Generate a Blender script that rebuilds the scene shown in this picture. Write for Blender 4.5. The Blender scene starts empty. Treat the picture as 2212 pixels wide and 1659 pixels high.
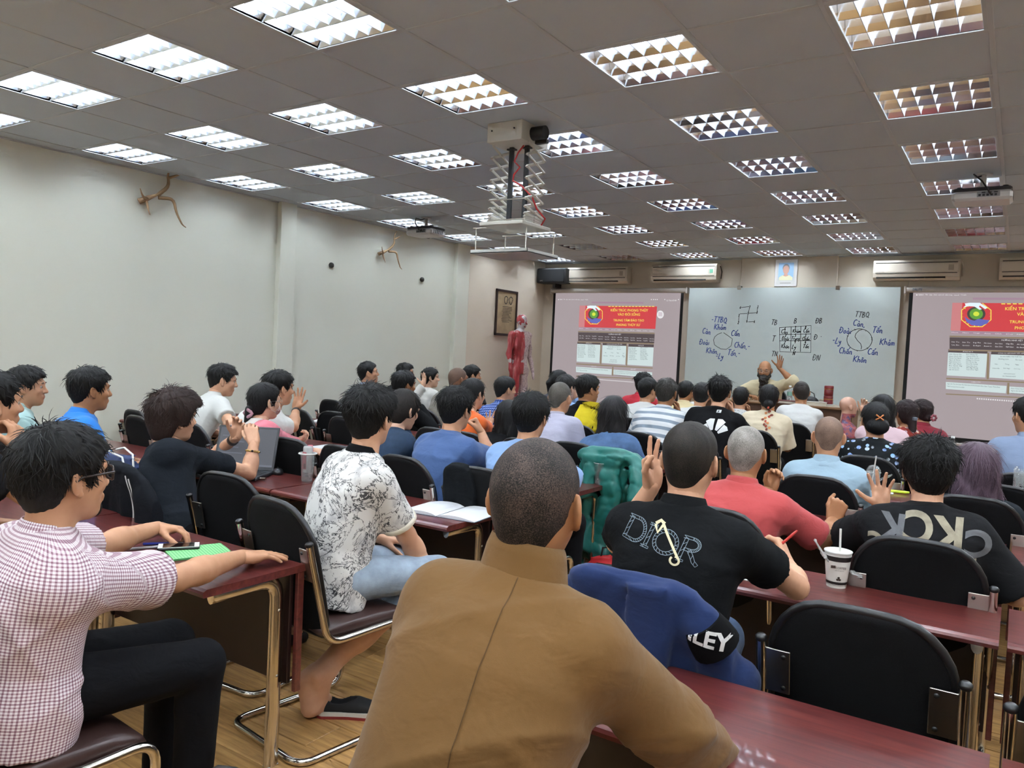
import bpy, math, random
import numpy as np
from mathutils import Matrix, Vector
from mathutils.bvhtree import BVHTree

PI = math.pi
rnd = random.Random(7)
scene = bpy.context.scene
COL = scene.collection

# ------------------------------------------------------------------ camera
IMG_W, IMG_H, FOC = 2212.0, 1659.0, 1670.46
CAM = np.array([6.8033, -2.2738, 1.55])
# rows: camera right, camera down, camera forward (world axes)
CR = np.array([[0.83456486, 0.54880754, 0.04808092],
               [0.06336876, -0.00893388, -0.99795019],
               [-0.54725304, 0.83590099, -0.04223315]])
cam_data = bpy.data.cameras.new('camera')
cam_data.sensor_fit = 'HORIZONTAL'
cam_data.sensor_width = 36.0
cam_data.lens = FOC / IMG_W * 36.0
cam_data.clip_start = 0.05
cam_data.clip_end = 60
cam_obj = bpy.data.objects.new('camera', cam_data)
COL.objects.link(cam_obj)
_m = Matrix.Identity(4)
for _i in range(3):
    _m[_i][0] = CR[0][_i]
    _m[_i][1] = -CR[1][_i]
    _m[_i][2] = -CR[2][_i]
    _m[_i][3] = CAM[_i]
cam_obj.matrix_world = _m
scene.camera = cam_obj

# ------------------------------------------------------------------ world, exposure
world = bpy.data.worlds.new('world')
scene.world = world
world.use_nodes = True
world.node_tree.nodes['Background'].inputs[0].default_value = (0.9, 0.95, 1.0, 1)
world.node_tree.nodes['Background'].inputs[1].default_value = 0.05
scene.view_settings.view_transform = 'Standard'
scene.view_settings.look = 'None'
scene.view_settings.gamma = 1.0
scene.view_settings.use_curve_mapping = False
scene.view_settings.exposure = 0.66
scene.cycles.max_bounces = 6
scene.cycles.diffuse_bounces = 3
scene.cycles.glossy_bounces = 3
scene.cycles.transmission_bounces = 4
scene.cycles.transparent_max_bounces = 8
scene.cycles.use_adaptive_sampling = True
scene.cycles.adaptive_threshold = 0.15
TUBE_POWER = 40.0          # emission of the fluorescent tubes (they light the room)
TUBE_COLOR = (0.86, 0.94, 1.0)

H = 3.083                  # ceiling height
WL = -0.20                 # left wall
WF = 9.22                  # front wall
WR = 9.6                   # right wall
WB = -4.8                  # back wall
DESK_Z = 0.74
PIT = 1.255                # pitch of the desk rows
def row_far(r): return -0.33 + PIT * r
def row_near(r): return row_far(r) - 0.43

def ray(u, v):
    return np.array([(u - IMG_W / 2) / FOC, (v - IMG_H / 2) / FOC, 1.0]) @ CR
def at(u, v, x=None, y=None, z=None):
    """world point seen at photo pixel (u, v) on the plane x=, y= or z="""
    d = ray(u, v)
    ax, val = (0, x) if x is not None else (1, y) if y is not None else (2, z)
    return CAM + d * (val - CAM[ax]) / d[ax]

# ------------------------------------------------------------------ materials
MATS = {}
def lin(c):
    if isinstance(c, str):
        c = c.lstrip('#')
        c = [int(c[i:i + 2], 16) / 255 for i in (0, 2, 4)]
    return tuple((x / 12.92 if x <= 0.04045 else ((x + 0.055) / 1.055) ** 2.4) for x in c[:3]) + (1.0,)

class NT:
    """small helper to write node trees"""
    def __init__(s, name):
        s.m = bpy.data.materials.new(name)
        s.m.use_nodes = True
        s.t = s.m.node_tree
        s.b = s.t.nodes['Principled BSDF']
    def n(s, typ, **kw):
        nd = s.t.nodes.new(typ)
        for k, v in kw.items():
            if k == 'ins':
                for a, b in v.items():
                    s.set(nd, a, b)
            else:
                setattr(nd, k, v)
        return nd
    def set(s, nd, a, b):
        inp = nd.inputs[a]
        if hasattr(b, 'is_output'):
            s.t.links.new(b, inp)
        else:
            inp.default_value = b
    def P(s, **kw):
        for k, v in kw.items():
            s.set(s.b, {'col': 'Base Color', 'rough': 'Roughness', 'metal': 'Metallic', 'normal': 'Normal',
                        'spec': 'Specular IOR Level', 'em': 'Emission Color', 'es': 'Emission Strength',
                        'trans': 'Transmission Weight', 'alpha': 'Alpha', 'ior': 'IOR', 'sheen': 'Sheen Weight',
                        'sss': 'Subsurface Weight', 'coat': 'Coat Weight'}[k], v)
        return s.m
    def coord(s, kind='Object', scale=(1, 1, 1), attr=None):
        if attr:
            o = s.n('ShaderNodeAttribute', attribute_name=attr).outputs['Vector']
        else:
            o = s.n('ShaderNodeTexCoord').outputs[kind]
        mp = s.n('ShaderNodeMapping')
        s.t.links.new(o, mp.inputs['Vector'])
        mp.inputs['Scale'].default_value = scale
        return mp.outputs['Vector']
    def noise(s, vec, scale, detail=4, rough=0.55, dist=0.0):
        nd = s.n('ShaderNodeTexNoise', ins={'Scale': scale, 'Detail': detail, 'Roughness': rough, 'Distortion': dist})
        s.t.links.new(vec, nd.inputs['Vector'])
        return nd.outputs['Fac']
    def ramp(s, fac, stops, interp='LINEAR'):
        r = s.n('ShaderNodeValToRGB')
        r.color_ramp.interpolation = interp
        el = r.color_ramp.elements
        while len(el) < len(stops):
            el.new(0.5)
        for e, (p, c) in zip(el, stops):
            e.position = p
            e.color = c if len(c) == 4 else tuple(c) + (1,)
        s.t.links.new(fac, r.inputs['Fac'])
        return r.outputs['Color']
    def mix(s, fac, a, b, mode='MIX'):
        nd = s.n('ShaderNodeMix', data_type='RGBA', blend_type=mode)
        s.set(nd, 0, fac)
        s.set(nd, 6, a)
        s.set(nd, 7, b)
        return nd.outputs[2]
    def math(s, op, a, b=0.0, c=None):
        nd = s.n('ShaderNodeMath', operation=op)
        s.set(nd, 0, a)
        s.set(nd, 1, b)
        if c is not None:
            s.set(nd, 2, c)
        return nd.outputs[0]
    def bump(s, h, strength=0.3, dist=0.01):
        nd = s.n('ShaderNodeBump', ins={'Strength': strength, 'Distance': dist, 'Height': h})
        return nd.outputs['Normal']
    def sep(s, vec):
        nd = s.n('ShaderNodeSeparateXYZ')
        s.t.links.new(vec, nd.inputs[0])
        return nd.outputs

def mat(name, col, rough=0.6, metal=0.0, spec=0.5, var=0.0, vscale=8.0, bump=0.0, bscale=60.0, kind='Object', **kw):
    if name in MATS:
        return MATS[name]
    t = NT(name)
    c = lin(col)
    args = dict(rough=rough, metal=metal, spec=spec)
    if var or bump:
        v = t.coord(kind)
    if var:
        f = t.noise(v, vscale, 5)
        args['col'] = t.ramp(f, [(0.25, tuple(x * (1 - var) for x in c[:3])), (0.75, tuple(min(1, x * (1 + var)) for x in c[:3]))])
    else:
        args['col'] = c
    if bump:
        args['normal'] = t.bump(t.noise(v, bscale, 3), bump, 0.004)
    args.update(kw)
    MATS[name] = t.P(**args)
    return MATS[name]

def emis(name, col, strength=1.0):
    if name in MATS:
        return MATS[name]
    t = NT(name)
    c = lin(col)
    MATS[name] = t.P(col=(0.02, 0.02, 0.02, 1), em=c, es=strength, rough=0.8)
    return MATS[name]

# ------------------------------------------------------------------ mesh helpers
def mesh_np(name, V, F, smooth=True, attrs=None):
    """V (n,3) array, F (m,4) or (m,3) array"""
    V = np.ascontiguousarray(V, np.float32)
    F = np.ascontiguousarray(F, np.int32)
    me = bpy.data.meshes.new(name)
    k = F.shape[1]
    me.vertices.add(len(V))
    me.vertices.foreach_set('co', V.ravel())
    me.loops.add(F.size)
    me.loops.foreach_set('vertex_index', F.ravel())
    me.polygons.add(len(F))
    me.polygons.foreach_set('loop_start', np.arange(0, F.size, k, dtype=np.int32))
    if smooth:
        me.polygons.foreach_set('use_smooth', np.ones(len(F), bool))
    if attrs:
        for a, arr in attrs.items():
            typ = 'FLOAT' if arr.ndim == 1 else 'FLOAT_VECTOR'
            at_ = me.attributes.new(a, typ, 'POINT')
            at_.data.foreach_set('value' if typ == 'FLOAT' else 'vector', np.ascontiguousarray(arr, np.float32).ravel())
    me.update(calc_edges=True)
    me.validate()
    return me

class MB:
    """collects shapes into ONE mesh; faces keep a smooth flag and a material slot"""
    def __init__(s):
        s.v, s.f, s.sm, s.mi = [], [], [], []
    def add(s, vs, fs, smooth=False, mi=0):
        o = len(s.v)
        s.v += [tuple(map(float, p)) for p in vs]
        for f in fs:
            s.f.append(tuple(i + o for i in f))
            s.sm.append(smooth)
            s.mi.append(mi)
        return s
    def box(s, lo, hi, bev=0.0, M=None, mi=0):
        (x0, y0, z0), (x1, y1, z1) = lo, hi
        if x0 > x1: x0, x1 = x1, x0
        if y0 > y1: y0, y1 = y1, y0
        if z0 > z1: z0, z1 = z1, z0
        if bev <= 0:
            vs = [(x0, y0, z0), (x1, y0, z0), (x1, y1, z0), (x0, y1, z0), (x0, y0, z1), (x1, y0, z1), (x1, y1, z1), (x0, y1, z1)]
            fs = [(0, 3, 2, 1), (4, 5, 6, 7), (0, 1, 5, 4), (1, 2, 6, 5), (2, 3, 7, 6), (3, 0, 4, 7)]
        else:
            b = min(bev, (x1 - x0) * .49, (y1 - y0) * .49, (z1 - z0) * .49)
            vs, fs = [], []
            def ring(z, i):
                return [(x0 + b * (i), y0 + i * 0 + 0, z)]
            # chamfered box: three rings of 8 around z plus caps
            def oct_(z, e, ins):
                X0, X1, Y0, Y1 = x0 + ins, x1 - ins, y0 + ins, y1 - ins
                return [(X0 + e, Y0, z), (X1 - e, Y0, z), (X1, Y0 + e, z), (X1, Y1 - e, z), (X1 - e, Y1, z), (X0 + e, Y1, z), (X0, Y1 - e, z), (X0, Y0 + e, z)]
            e = b
            vs = oct_(z0, e * .6, b) + oct_(z0 + b, e, 0) + oct_(z1 - b, e, 0) + oct_(z1, e * .6, b)
            for r in range(3):
                for i in range(8):
                    j = (i + 1) % 8
                    fs.append((r * 8 + i, r * 8 + j, r * 8 + 8 + j, r * 8 + 8 + i))
            fs.append(tuple(range(7, -1, -1)))
            fs.append(tuple(range(24, 32)))
        if M is not None:
            vs = [tuple(M @ Vector(p)) for p in vs]
        return s.add(vs, fs, False, mi)
    def tube(s, pts, r, n=8, closed=False, caps=True, mi=0, flat=1.0, up=None):
        """tube along pts; r is a number or a list; flat squeezes the section along its second axis"""
        P = [Vector(p) for p in pts]
        m = len(P)
        rs = r if isinstance(r, (list, tuple)) else [r] * m
        vs, fs = [], []
        prev = None
        for i in range(m):
            if closed:
                t = (P[(i + 1) % m] - P[i - 1])
            else:
                t = P[min(i + 1, m - 1)] - P[max(i - 1, 0)]
            if t.length < 1e-9:
                t = Vector((0, 0, 1))
            t.normalize()
            if prev is None:
                a = Vector(up) if up else (Vector((0, 0, 1)) if abs(t.z) < .9 else Vector((1, 0, 0)))
            else:
                a = prev
            a = a - t * a.dot(t)
            if a.length < 1e-6:
                a = t.orthogonal()
            a.normalize()
            prev = a
            b = t.cross(a)
            for k in range(n):
                th = 2 * PI * k / n
                vs.append(P[i] + (a * math.cos(th) + b * math.sin(th) * flat) * rs[i])
        for i in range(m if closed else m - 1):
            for k in range(n):
                k2 = (k + 1) % n
                j = (i + 1) % m
                fs.append((i * n + k, i * n + k2, j * n + k2, j * n + k))
        s.add(vs, fs, True, mi)
        if caps and not closed:
            s.add(vs[:n], [tuple(range(n - 1, -1, -1))], False, mi)
            s.add(vs[-n:], [tuple(range(n))], False, mi)
        return s
    def lathe(s, prof, n=20, c=(0, 0, 0), M=None, smooth=True, mi=0, caps=True):
        vs, fs = [], []
        for (r, z) in prof:
            for k in range(n):
                th = 2 * PI * k / n
                p = Vector((r * math.cos(th), r * math.sin(th), z))
                if M is not None:
                    p = M @ p
                vs.append((p.x + c[0], p.y + c[1], p.z + c[2]))
        m = len(prof)
        for i in range(m - 1):
            for k in range(n):
                k2 = (k + 1) % n
                fs.append((i * n + k, i * n + k2, (i + 1) * n + k2, (i + 1) * n + k))
        s.add(vs, fs, smooth, mi)
        if caps:
            if prof[0][0] > 1e-6:
                s.add(vs[:n], [tuple(range(n - 1, -1, -1))], False, mi)
            if prof[-1][0] > 1e-6:
                s.add(vs[-n:], [tuple(range(n))], False, mi)
        return s
    def ball(s, c, r, n=10, m=6, mi=0):
        rr = r if isinstance(r, (tuple, list)) else (r, r, r)
        vs, fs = [], []
        for i in range(m + 1):
            ph = -PI / 2 + PI * i / m
            for k in range(n):
                th = 2 * PI * k / n
                vs.append((c[0] + rr[0] * math.cos(ph) * math.cos(th), c[1] + rr[1] * math.cos(ph) * math.sin(th), c[2] + rr[2] * math.sin(ph)))
        for i in range(m):
            for k in range(n):
                k2 = (k + 1) % n
                fs.append((i * n + k, i * n + k2, (i + 1) * n + k2, (i + 1) * n + k))
        return s.add(vs, fs, True, mi)
    def prism(s, poly, z0, z1, M=None, mi=0):
        n = len(poly)
        vs = [(p[0], p[1], z0) for p in poly] + [(p[0], p[1], z1) for p in poly]
        if M is not None:
            vs = [tuple(M @ Vector(p)) for p in vs]
        fs = [tuple(range(n - 1, -1, -1)), tuple(range(n, 2 * n))]
        for i in range(n):
            j = (i + 1) % n
            fs.append((i, j, n + j, n + i))
        return s.add(vs, fs, False, mi)
    def ribbon(s, pts, w, M=None, off=0.0, mi=0):
        """flat ribbon in the local xy plane along 2-D points"""
        vs, fs = [], []
        m = len(pts)
        for i in range(m):
            a = np.array(pts[max(i - 1, 0)], float)
            b = np.array(pts[min(i + 1, m - 1)], float)
            t = b - a
            L = np.hypot(*t) or 1
            t = t / L
            nx, ny = -t[1] * w / 2, t[0] * w / 2
            x, y = pts[i]
            vs += [(x + nx, y + ny, off), (x - nx, y - ny, off)]
        for i in range(m - 1):
            fs.append((2 * i, 2 * i + 1, 2 * i + 3, 2 * i + 2))
        if M is not None:
            vs = [tuple(M @ Vector(p)) for p in vs]
        return s.add(vs, fs, False, mi)
    def mesh(s, name):
        me = bpy.data.meshes.new(name)
        me.from_pydata(s.v, [], s.f)
        me.polygons.foreach_set('use_smooth', s.sm)
        me.polygons.foreach_set('material_index', s.mi)
        me.update()
        return me
    def build(s, name, m, parent=None, loc=None):
        return obj(name, s.mesh(name), m, parent, loc)

def obj(name, me, m=None, parent=None, loc=None, rotz=None):
    o = bpy.data.objects.new(name, me)
    COL.objects.link(o)
    if m is not None and me is not None:
        ms = m if isinstance(m, (list, tuple)) else [m]
        if len(me.materials) == 0:
            for x in ms:
                me.materials.append(x)
    if parent is not None:
        o.parent = parent
    if loc is not None:
        o.location = loc
    if rotz is not None:
        o.rotation_euler = (0, 0, rotz)
    return o

def tag(o, label=None, cat=None, group=None, kind=None):
    if label: o['label'] = label
    if cat: o['category'] = cat
    if group: o['group'] = group
    if kind: o['kind'] = kind
    return o

def thing(name, label, cat, loc=(0, 0, 0), rotz=0.0, group=None):
    o = bpy.data.objects.new(name, None)
    o.empty_display_size = 0.05
    COL.objects.link(o)
    o.location = loc
    o.rotation_euler = (0, 0, rotz)
    return tag(o, label, cat, group)

def dup(root, loc, rotz=0.0, label=None, group=None):
    r = root.copy()
    COL.objects.link(r)
    r.location = loc
    r.rotation_euler = (0, 0, rotz)
    if label: r['label'] = label
    if group: r['group'] = group
    for ch in list(root.children):
        c = ch.copy()
        COL.objects.link(c)
        c.parent = r
        for g in list(ch.children):
            d = g.copy()
            COL.objects.link(d)
            d.parent = c
    return r

def fillet(pts, rad, n=5):
    """round the corners of a polyline"""
    P = [Vector(p) for p in pts]
    out = [P[0]]
    for i in range(1, len(P) - 1):
        a, b, c = P[i - 1], P[i], P[i + 1]
        d1, d2 = (a - b), (c - b)
        r = min(rad, d1.length * .49, d2.length * .49)
        p1, p2 = b + d1.normalized() * r, b + d2.normalized() * r
        for k in range(n + 1):
            t = k / n
            out.append(p1 * (1 - t) ** 2 + b * 2 * t * (1 - t) + p2 * t ** 2)
    out.append(P[-1])
    return out

def text_mesh(txt, size=1.0, align='CENTER', bold=0.0, shear=0.0, extrude=0.0, space=1.0, line=1.0, res=2):
    """flat mesh of a line of text in the xy plane -> (verts, faces)"""
    cu = bpy.data.curves.new('lettering', 'FONT')
    cu.body = txt
    cu.size = size
    cu.align_x = align
    cu.align_y = 'CENTER'
    cu.offset = bold
    cu.shear = shear
    cu.extrude = extrude
    cu.space_character = space
    cu.space_line = line
    cu.resolution_u = res
    o = bpy.data.objects.new('lettering', cu)
    me = bpy.data.meshes.new_from_object(o)
    V = [tuple(v.co) for v in me.vertices]
    F = [tuple(p.vertices) for p in me.polygons]
    bpy.data.meshes.remove(me)
    bpy.data.objects.remove(o)
    bpy.data.curves.remove(cu)
    return V, F
def mb_text(mb, txt, size, M, mi=0, **kw):
    V, F = text_mesh(txt, size, **kw)
    mb.add([tuple(M @ Vector(p)) for p in V], F, False, mi)
    return mb
def XZ(x, y, z):
    """matrix: local xy plane -> vertical plane facing -Y (towards the audience)"""
    return Matrix.Translation((x, y, z)) @ Matrix.Rotation(PI / 2, 4, 'X')
# ------------------------------------------------------------------ room materials
def m_wall(name, col, warm=0.0):
    t = NT(name)
    v = t.coord('Object')
    f = t.noise(v, 0.9, 3, 0.5)
    c = lin(col)
    colr = t.ramp(f, [(0.3, tuple(x * 0.96 for x in c[:3])), (0.7, c[:3])])
    return t.P(col=colr, rough=0.55, spec=0.3, normal=t.bump(t.noise(v, 90, 3), 0.06, 0.003))
M_WALL = m_wall('painted_wall_ivory', '#dfe0d2')
M_WALLF = m_wall('wall_warm_shade_tint', '#d8cdbb')  # dim, warm light of the front end put into the wall colour
M_TILE = mat('ceiling_tile', '#c0cad2', 0.9, spec=0.1, var=0.02, vscale=3, bump=0.08, bscale=180)
M_RAIL = mat('ceiling_grid_enamel', '#bcc3c8', 0.6)
M_SLAB = mat('ceiling_slab', '#77736f', 0.9)
M_CHROME = mat('chrome', '#cfcac2', 0.16, 1.0)
M_CHROME_D = mat('brushed_steel', '#b8b2a8', 0.3, 1.0)
M_BLACK = mat('black_plastic', '#141416', 0.45)
M_WHITEP = mat('white_plastic', '#d9d9d4', 0.45)

def m_floor():
    t = NT('oak_laminate')
    v = t.coord('Object', (1, 1, 1))
    info = t.n('ShaderNodeObjectInfo').outputs['Random']
    off = t.n('ShaderNodeCombineXYZ', ins={'X': t.math('MULTIPLY', info, 37.0), 'Y': t.math('MULTIPLY', info, 91.0)})
    va = t.n('ShaderNodeVectorMath', operation='ADD')
    t.t.links.new(v, va.inputs[0]); t.t.links.new(off.outputs[0], va.inputs[1])
    mp = t.n('ShaderNodeMapping'); mp.inputs['Scale'].default_value = (1.6, 22, 8)
    t.t.links.new(va.outputs[0], mp.inputs['Vector'])
    g = t.noise(mp.outputs['Vector'], 2.2, 8, 0.62, 0.6)
    c = t.ramp(g, [(0.22, lin('#6f4d2a')[:3]), (0.42, lin('#a27a48')[:3]), (0.6, lin('#bd935b')[:3]), (0.8, lin('#cfa86f')[:3])])
    tone = t.math('MULTIPLY_ADD', info, 0.25, 0.87)
    cc = t.n('ShaderNodeVectorMath', operation='SCALE')
    t.t.links.new(c, cc.inputs[0]); t.t.links.new(tone, cc.inputs['Scale'])
    return t.P(col=cc.outputs[0], rough=0.38, spec=0.45, normal=t.bump(g, 0.08, 0.002))
M_FLOOR = m_floor()
M_SUB = mat('floor_joint', '#4a3320', 0.8)

# ------------------------------------------------------------------ shell
def structure(name, mb, m):
    return tag(mb.build(name, m), kind='structure')
floor = structure('floor', MB().box((WL - .3, WB - .2, -.12), (WR + .2, WF + .2, -.006)), M_SUB)
# planks run across the room; those in view are single pieces
PL, PW = 1.22, 0.19
plank_mesh = MB().box((0.0015, 0.0015, -.006), (PL - .0015, PW - .0015, 0.0), 0.002).mesh('plank')
far_planks = MB()
def in_view(p, mx=120):
    q = CR @ (np.array(p, float) - CAM)
    if q[2] < 0.3:
        return False
    u, v = IMG_W / 2 + FOC * q[0] / q[2], IMG_H / 2 + FOC * q[1] / q[2]
    return -mx < u < IMG_W + mx and -mx < v < IMG_H + mx
plank_n = 0
for j in range(int((WF - WB) / PW) + 1):
    y = WB + j * PW
    if y > WF: continue
    x = WL - (j * 0.41 % PL)
    while x < WR:
        near = in_view((x + PL / 2, y, 0), 350) and y < 1.3 and 1.2 < x < 6.4
        if near and plank_n < 295:
            o = obj('plank', plank_mesh, M_FLOOR, floor, (x, y, 0))
            plank_n += 1
        else:
            far_planks.box((x + .0015, y + .0015, -.006), (x + PL - .0015, y + PW - .0015, 0))
        x += PL
tag(far_planks.build('plank_field', M_FLOOR, floor), kind='stuff')

wl = MB().box((WL - .25, WB, 0), (WL, WF + .2, H + .2))
wall_left = structure('wall_left', wl, M_WALL)
# two shallow pilasters on the left wall
c1 = MB().box((WL - .01, 3.50, 0), (WL + .07, 3.72, H), 0.004)
structure('trim_1', c1, M_WALL)
c2 = MB().box((WL - .01, 6.72, 0), (WL + .07, 7.02, H), 0.004)
structure('trim_2', c2, M_WALL)
# beyond the second pilaster the wall is boxed out; its warm shade is painted in beige
structure('trim_3', MB().box((WL - .01, 7.02, 0), (WL + .055, WF, H)), M_WALLF)
structure('wall_front', MB().box((WL - .25, WF, 0), (WR + .2, WF + .25, H + .2)), M_WALLF)
structure('trim_4', MB().box((3.27, WF - .06, 0), (4.61, WF + .02, H), 0.004), M_WALLF)
structure('wall_right', MB().box((WR, WB, 0), (WR + .25, WF + .2, H + .2)), M_WALLF)
structure('wall_back', MB().box((WL - .25, WB - .25, 0), (WR + .2, WB, H + .2)), M_WALLF)
structure('baseboard_left', MB().box((WL - .005, WB, 0), (WL + .014, WF, .09), .003), mat('baseboard_wood', '#6d3d2c', 0.45))
# small marks where plugs were taken out of the plaster
M_PLUG = mat('plaster_plug', '#cfcfc0', 0.7)

# ------------------------------------------------------------------ ceiling
ceiling = structure('ceiling', MB().box((WL - .2, WB - .2, H + .16), (WR + .2, WF + .2, H + .24)), M_SLAB)
T = 0.6
light_cells = {}
for r in range(-3, 8):
    for c in range(8):
        light_cells[(2 * c, 2 * r)] = (r, c)
tile_mesh = MB().box((0.004, 0.004, 0), (T - .004, T - .004, 0.015), 0.003).mesh('ceiling_tile')
left_tile = MB().box((WL + .002, 0.004, 0), (-.004, T - .004, 0.015), 0.003).mesh('ceiling_tile_cut')
far_tiles = MB()
kx0, kx1, ky0, ky1 = -1, 15, -8, 15
tiles = []
for i in range(kx0, kx1 + 1):
    for j in range(ky0, ky1 + 1):
        if (i, j) in light_cells: continue
        tiles.append((i, j))
for (i, j) in tiles:
    x0, y0 = i * T, j * T
    if i == -1:
        if in_view((-.1, y0 + .3, H), 200):
            obj('ceiling_tile', left_tile, M_TILE, ceiling, (0, y0, H))
        else:
            far_tiles.box((WL, y0 + .004, H), (-.004, y0 + T - .004, H + .015))
    elif j == 15:
        obj('ceiling_tile', MB().box((0.004, 0.004, 0), (T - .004, WF - 9.0, 0.015), 0.003).mesh('ceiling_tile_cut'), M_TILE, ceiling, (x0, y0, H))
    elif in_view((x0 + .3, y0 + .3, H), 250):
        obj('ceiling_tile', tile_mesh, M_TILE, ceiling, (x0, y0, H + (0.006 if (i, j) in ((6, 4),) else 0)))
    else:
        far_tiles.box((x0 + .004, y0 + .004, H), (x0 + T - .004, y0 + T - .004, H + .015))
tag(far_tiles.build('ceiling_tile_field', M_TILE, ceiling), kind='stuff')
for i in range(0, kx1 + 2):
    mb = MB().box((i * T - .012, WB, H - .004), (i * T + .012, WF, H + .004), 0.0015)
    mb.box((i * T - .002, WB, H + .004), (i * T + .002, WF, H + .04))
    mb.build('grid_rail', M_RAIL, ceiling)
for j in range(ky0, ky1 + 1):
    mb = MB().box((WL, j * T - .012, H - .0035), (WR, j * T + .012, H + .004), 0.0015)
    mb.box((WL, j * T - .002, H + .004), (WR, j * T + .002, H + .04))
    mb.build('grid_rail', M_RAIL, ceiling)
MB().box((WL, WB, H - .012), (WL + .022, WF, H + .004), .002).build('edge_rail', M_RAIL, ceiling)
MB().box((WL, WF - .022, H - .012), (WR, WF, H + .004), .002).build('edge_rail', M_RAIL, ceiling)

# ------------------------------------------------------------------ louvred lights
M_LOUV = mat('louvre_aluminium', '#e3e6ec', 0.16, 1.0)
M_FIN = mat('louvre_fin_white', '#b4bac4', 0.4, 0.0)
M_HOUS = mat('light_housing_reflector', '#dfe3ea', 0.2, 1.0)
def m_tube(name, power):
    t = NT(name)
    return t.P(col=(0.8, 0.8, 0.8, 1), em=TUBE_COLOR + (1,), es=power)
M_TUBE = m_tube('fluorescent_tube_lit', TUBE_POWER)
M_TUBE_OFF = mat('fluorescent_tube_off', '#d9d7d0', 0.3)
def light_meshes():
    fr = MB()
    o, i = .292, .272
    for a, b in (((-o, -o), (o, -i)), ((-o, i), (o, o)), ((-o, -i), (-i, i)), ((i, -i), (o, i))):
        fr.box((a[0], a[1], -.005), (b[0], b[1], .012), 0.002)
    ho = MB()
    d = .095
    ho.box((-i - .004, -i - .004, d), (i + .004, i + .004, d + .006))
    for a, b in (((-i - .004, -i - .004), (i + .004, -i)), ((-i - .004, i), (i + .004, i + .004)), ((-i - .004, -i), (-i, i)), ((i, -i), (i + .004, i))):
        ho.box((a[0], a[1], 0.0), (b[0], b[1], d))
    tu = MB()
    tu.tube([(-.262, 0, .062), (.262, 0, .062)], .013, 8)
    # cross fin: curved wedge, wide at the top edge of the cell
    fi = MB()
    sec = [(-.0015, .002), (.0015, .002), (.004, .02), (.012, .048), (-.012, .048), (-.004, .02)]
    n = len(sec)
    vs = [(x, -.271, z) for x, z in sec] + [(x, .271, z) for x, z in sec]
    fs = [tuple(range(n)), tuple(range(2 * n - 1, n - 1, -1))] + [(a, n + a, n + (a + 1) % n, (a + 1) % n) for a in range(n)]
    fi.add(vs, fs)
    ra = MB()
    sec = [(-.003, .001), (.003, .001), (.02, .03), (.045, .085), (-.045, .085), (-.02, .03)]
    vs = [(-.271, y, z) for y, z in sec] + [(.271, y, z) for y, z in sec]
    fs = [tuple(range(n - 1, -1, -1)), tuple(range(n, 2 * n))] + [(a, (a + 1) % n, n + (a + 1) % n, n + a) for a in range(n)]
    ra.add(vs, fs)
    sd = MB()
    sec = [(0, .001), (0, .09), (-.047, .09), (-.022, .03), (-.003, .001)]
    n = len(sec)
    vs = [(-.271, y, z) for y, z in sec] + [(.271, y, z) for y, z in sec]
    fs = [tuple(range(n - 1, -1, -1)), tuple(range(n, 2 * n))] + [(a, (a + 1) % n, n + (a + 1) % n, n + a) for a in range(n)]
    sd.add(vs, fs)
    return dict(frame=fr.mesh('frame'), housing=ho.mesh('housing'), tube=tu.mesh('tube'), fin=fi.mesh('louvre_fin'), rail=ra.mesh('reflector_rail'), tube_off=tu.mesh('tube'), side=sd.mesh('side_reflector'))
LM = light_meshes()
ordw = ['first', 'second', 'third', 'fourth', 'fifth', 'sixth', 'seventh', 'eighth', 'ninth', 'tenth', 'eleventh']
def ceiling_light(r, c):
    x, y = (2 * c + .5) * T, (2 * r + .5) * T
    off = (r, c) in ((6, 1), (7, 1), (6, 5), (7, 5), (6, 6), (7, 6))
    lab = '%s louvred ceiling light, %s from left wall, %s row from front wall' % (
        'switched-off' if off else 'glowing', ordw[c], ordw[7 - r])
    t = thing('ceiling_light', lab, 'ceiling light', (x, y, H), 0, 'louvred ceiling lights')
    obj('frame', LM['frame'], M_RAIL, t)
    obj('housing', LM['housing'], M_HOUS, t)
    for k in (-1, 0, 1):
        obj('tube', LM['tube_off' if off else 'tube'], M_TUBE_OFF if off else M_TUBE, t, (0, k * .18, 0))
    if in_view((x, y, H), 300):
        for k in range(5):
            obj('louvre_fin', LM['fin'], M_FIN, t, (-.18 + .09 * k, 0, 0))
        for k in (-1, 1):
            obj('reflector_rail', LM['rail'], M_LOUV, t, (0, k * .09, 0))
            o = obj('side_reflector', LM['side'], M_LOUV, t, (0, k * .271, 0))
            if k < 0: o.rotation_euler = (0, 0, PI)
for (r, c) in light_cells.values():
    ceiling_light(r, c)
# ------------------------------------------------------------------ desks and chairs
def m_mahogany():
    t = NT('mahogany_veneer')
    v = t.coord('Object', (1.2, 16, 16))
    info = t.n('ShaderNodeObjectInfo').outputs['Random']
    va = t.n('ShaderNodeVectorMath', operation='ADD')
    cb = t.n('ShaderNodeCombineXYZ', ins={'X': t.math('MULTIPLY', info, 51.0), 'Z': t.math('MULTIPLY', info, 23.0)})
    t.t.links.new(v, va.inputs[0]); t.t.links.new(cb.outputs[0], va.inputs[1])
    g = t.noise(va.outputs[0], 3.0, 7, 0.6, 0.4)
    c = t.ramp(g, [(0.25, lin('#41191a')[:3]), (0.5, lin('#5d2826')[:3]), (0.78, lin('#743830')[:3])])
    return t.P(col=c, rough=0.30, spec=0.5, coat=0.25, normal=t.bump(g, 0.04, 0.002))
M_MAHO = m_mahogany()
M_PANEL = mat('dark_panel', '#1d0c0c', 0.42, var=0.2, vscale=6)
DW, DD = 1.212, 0.43
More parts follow.
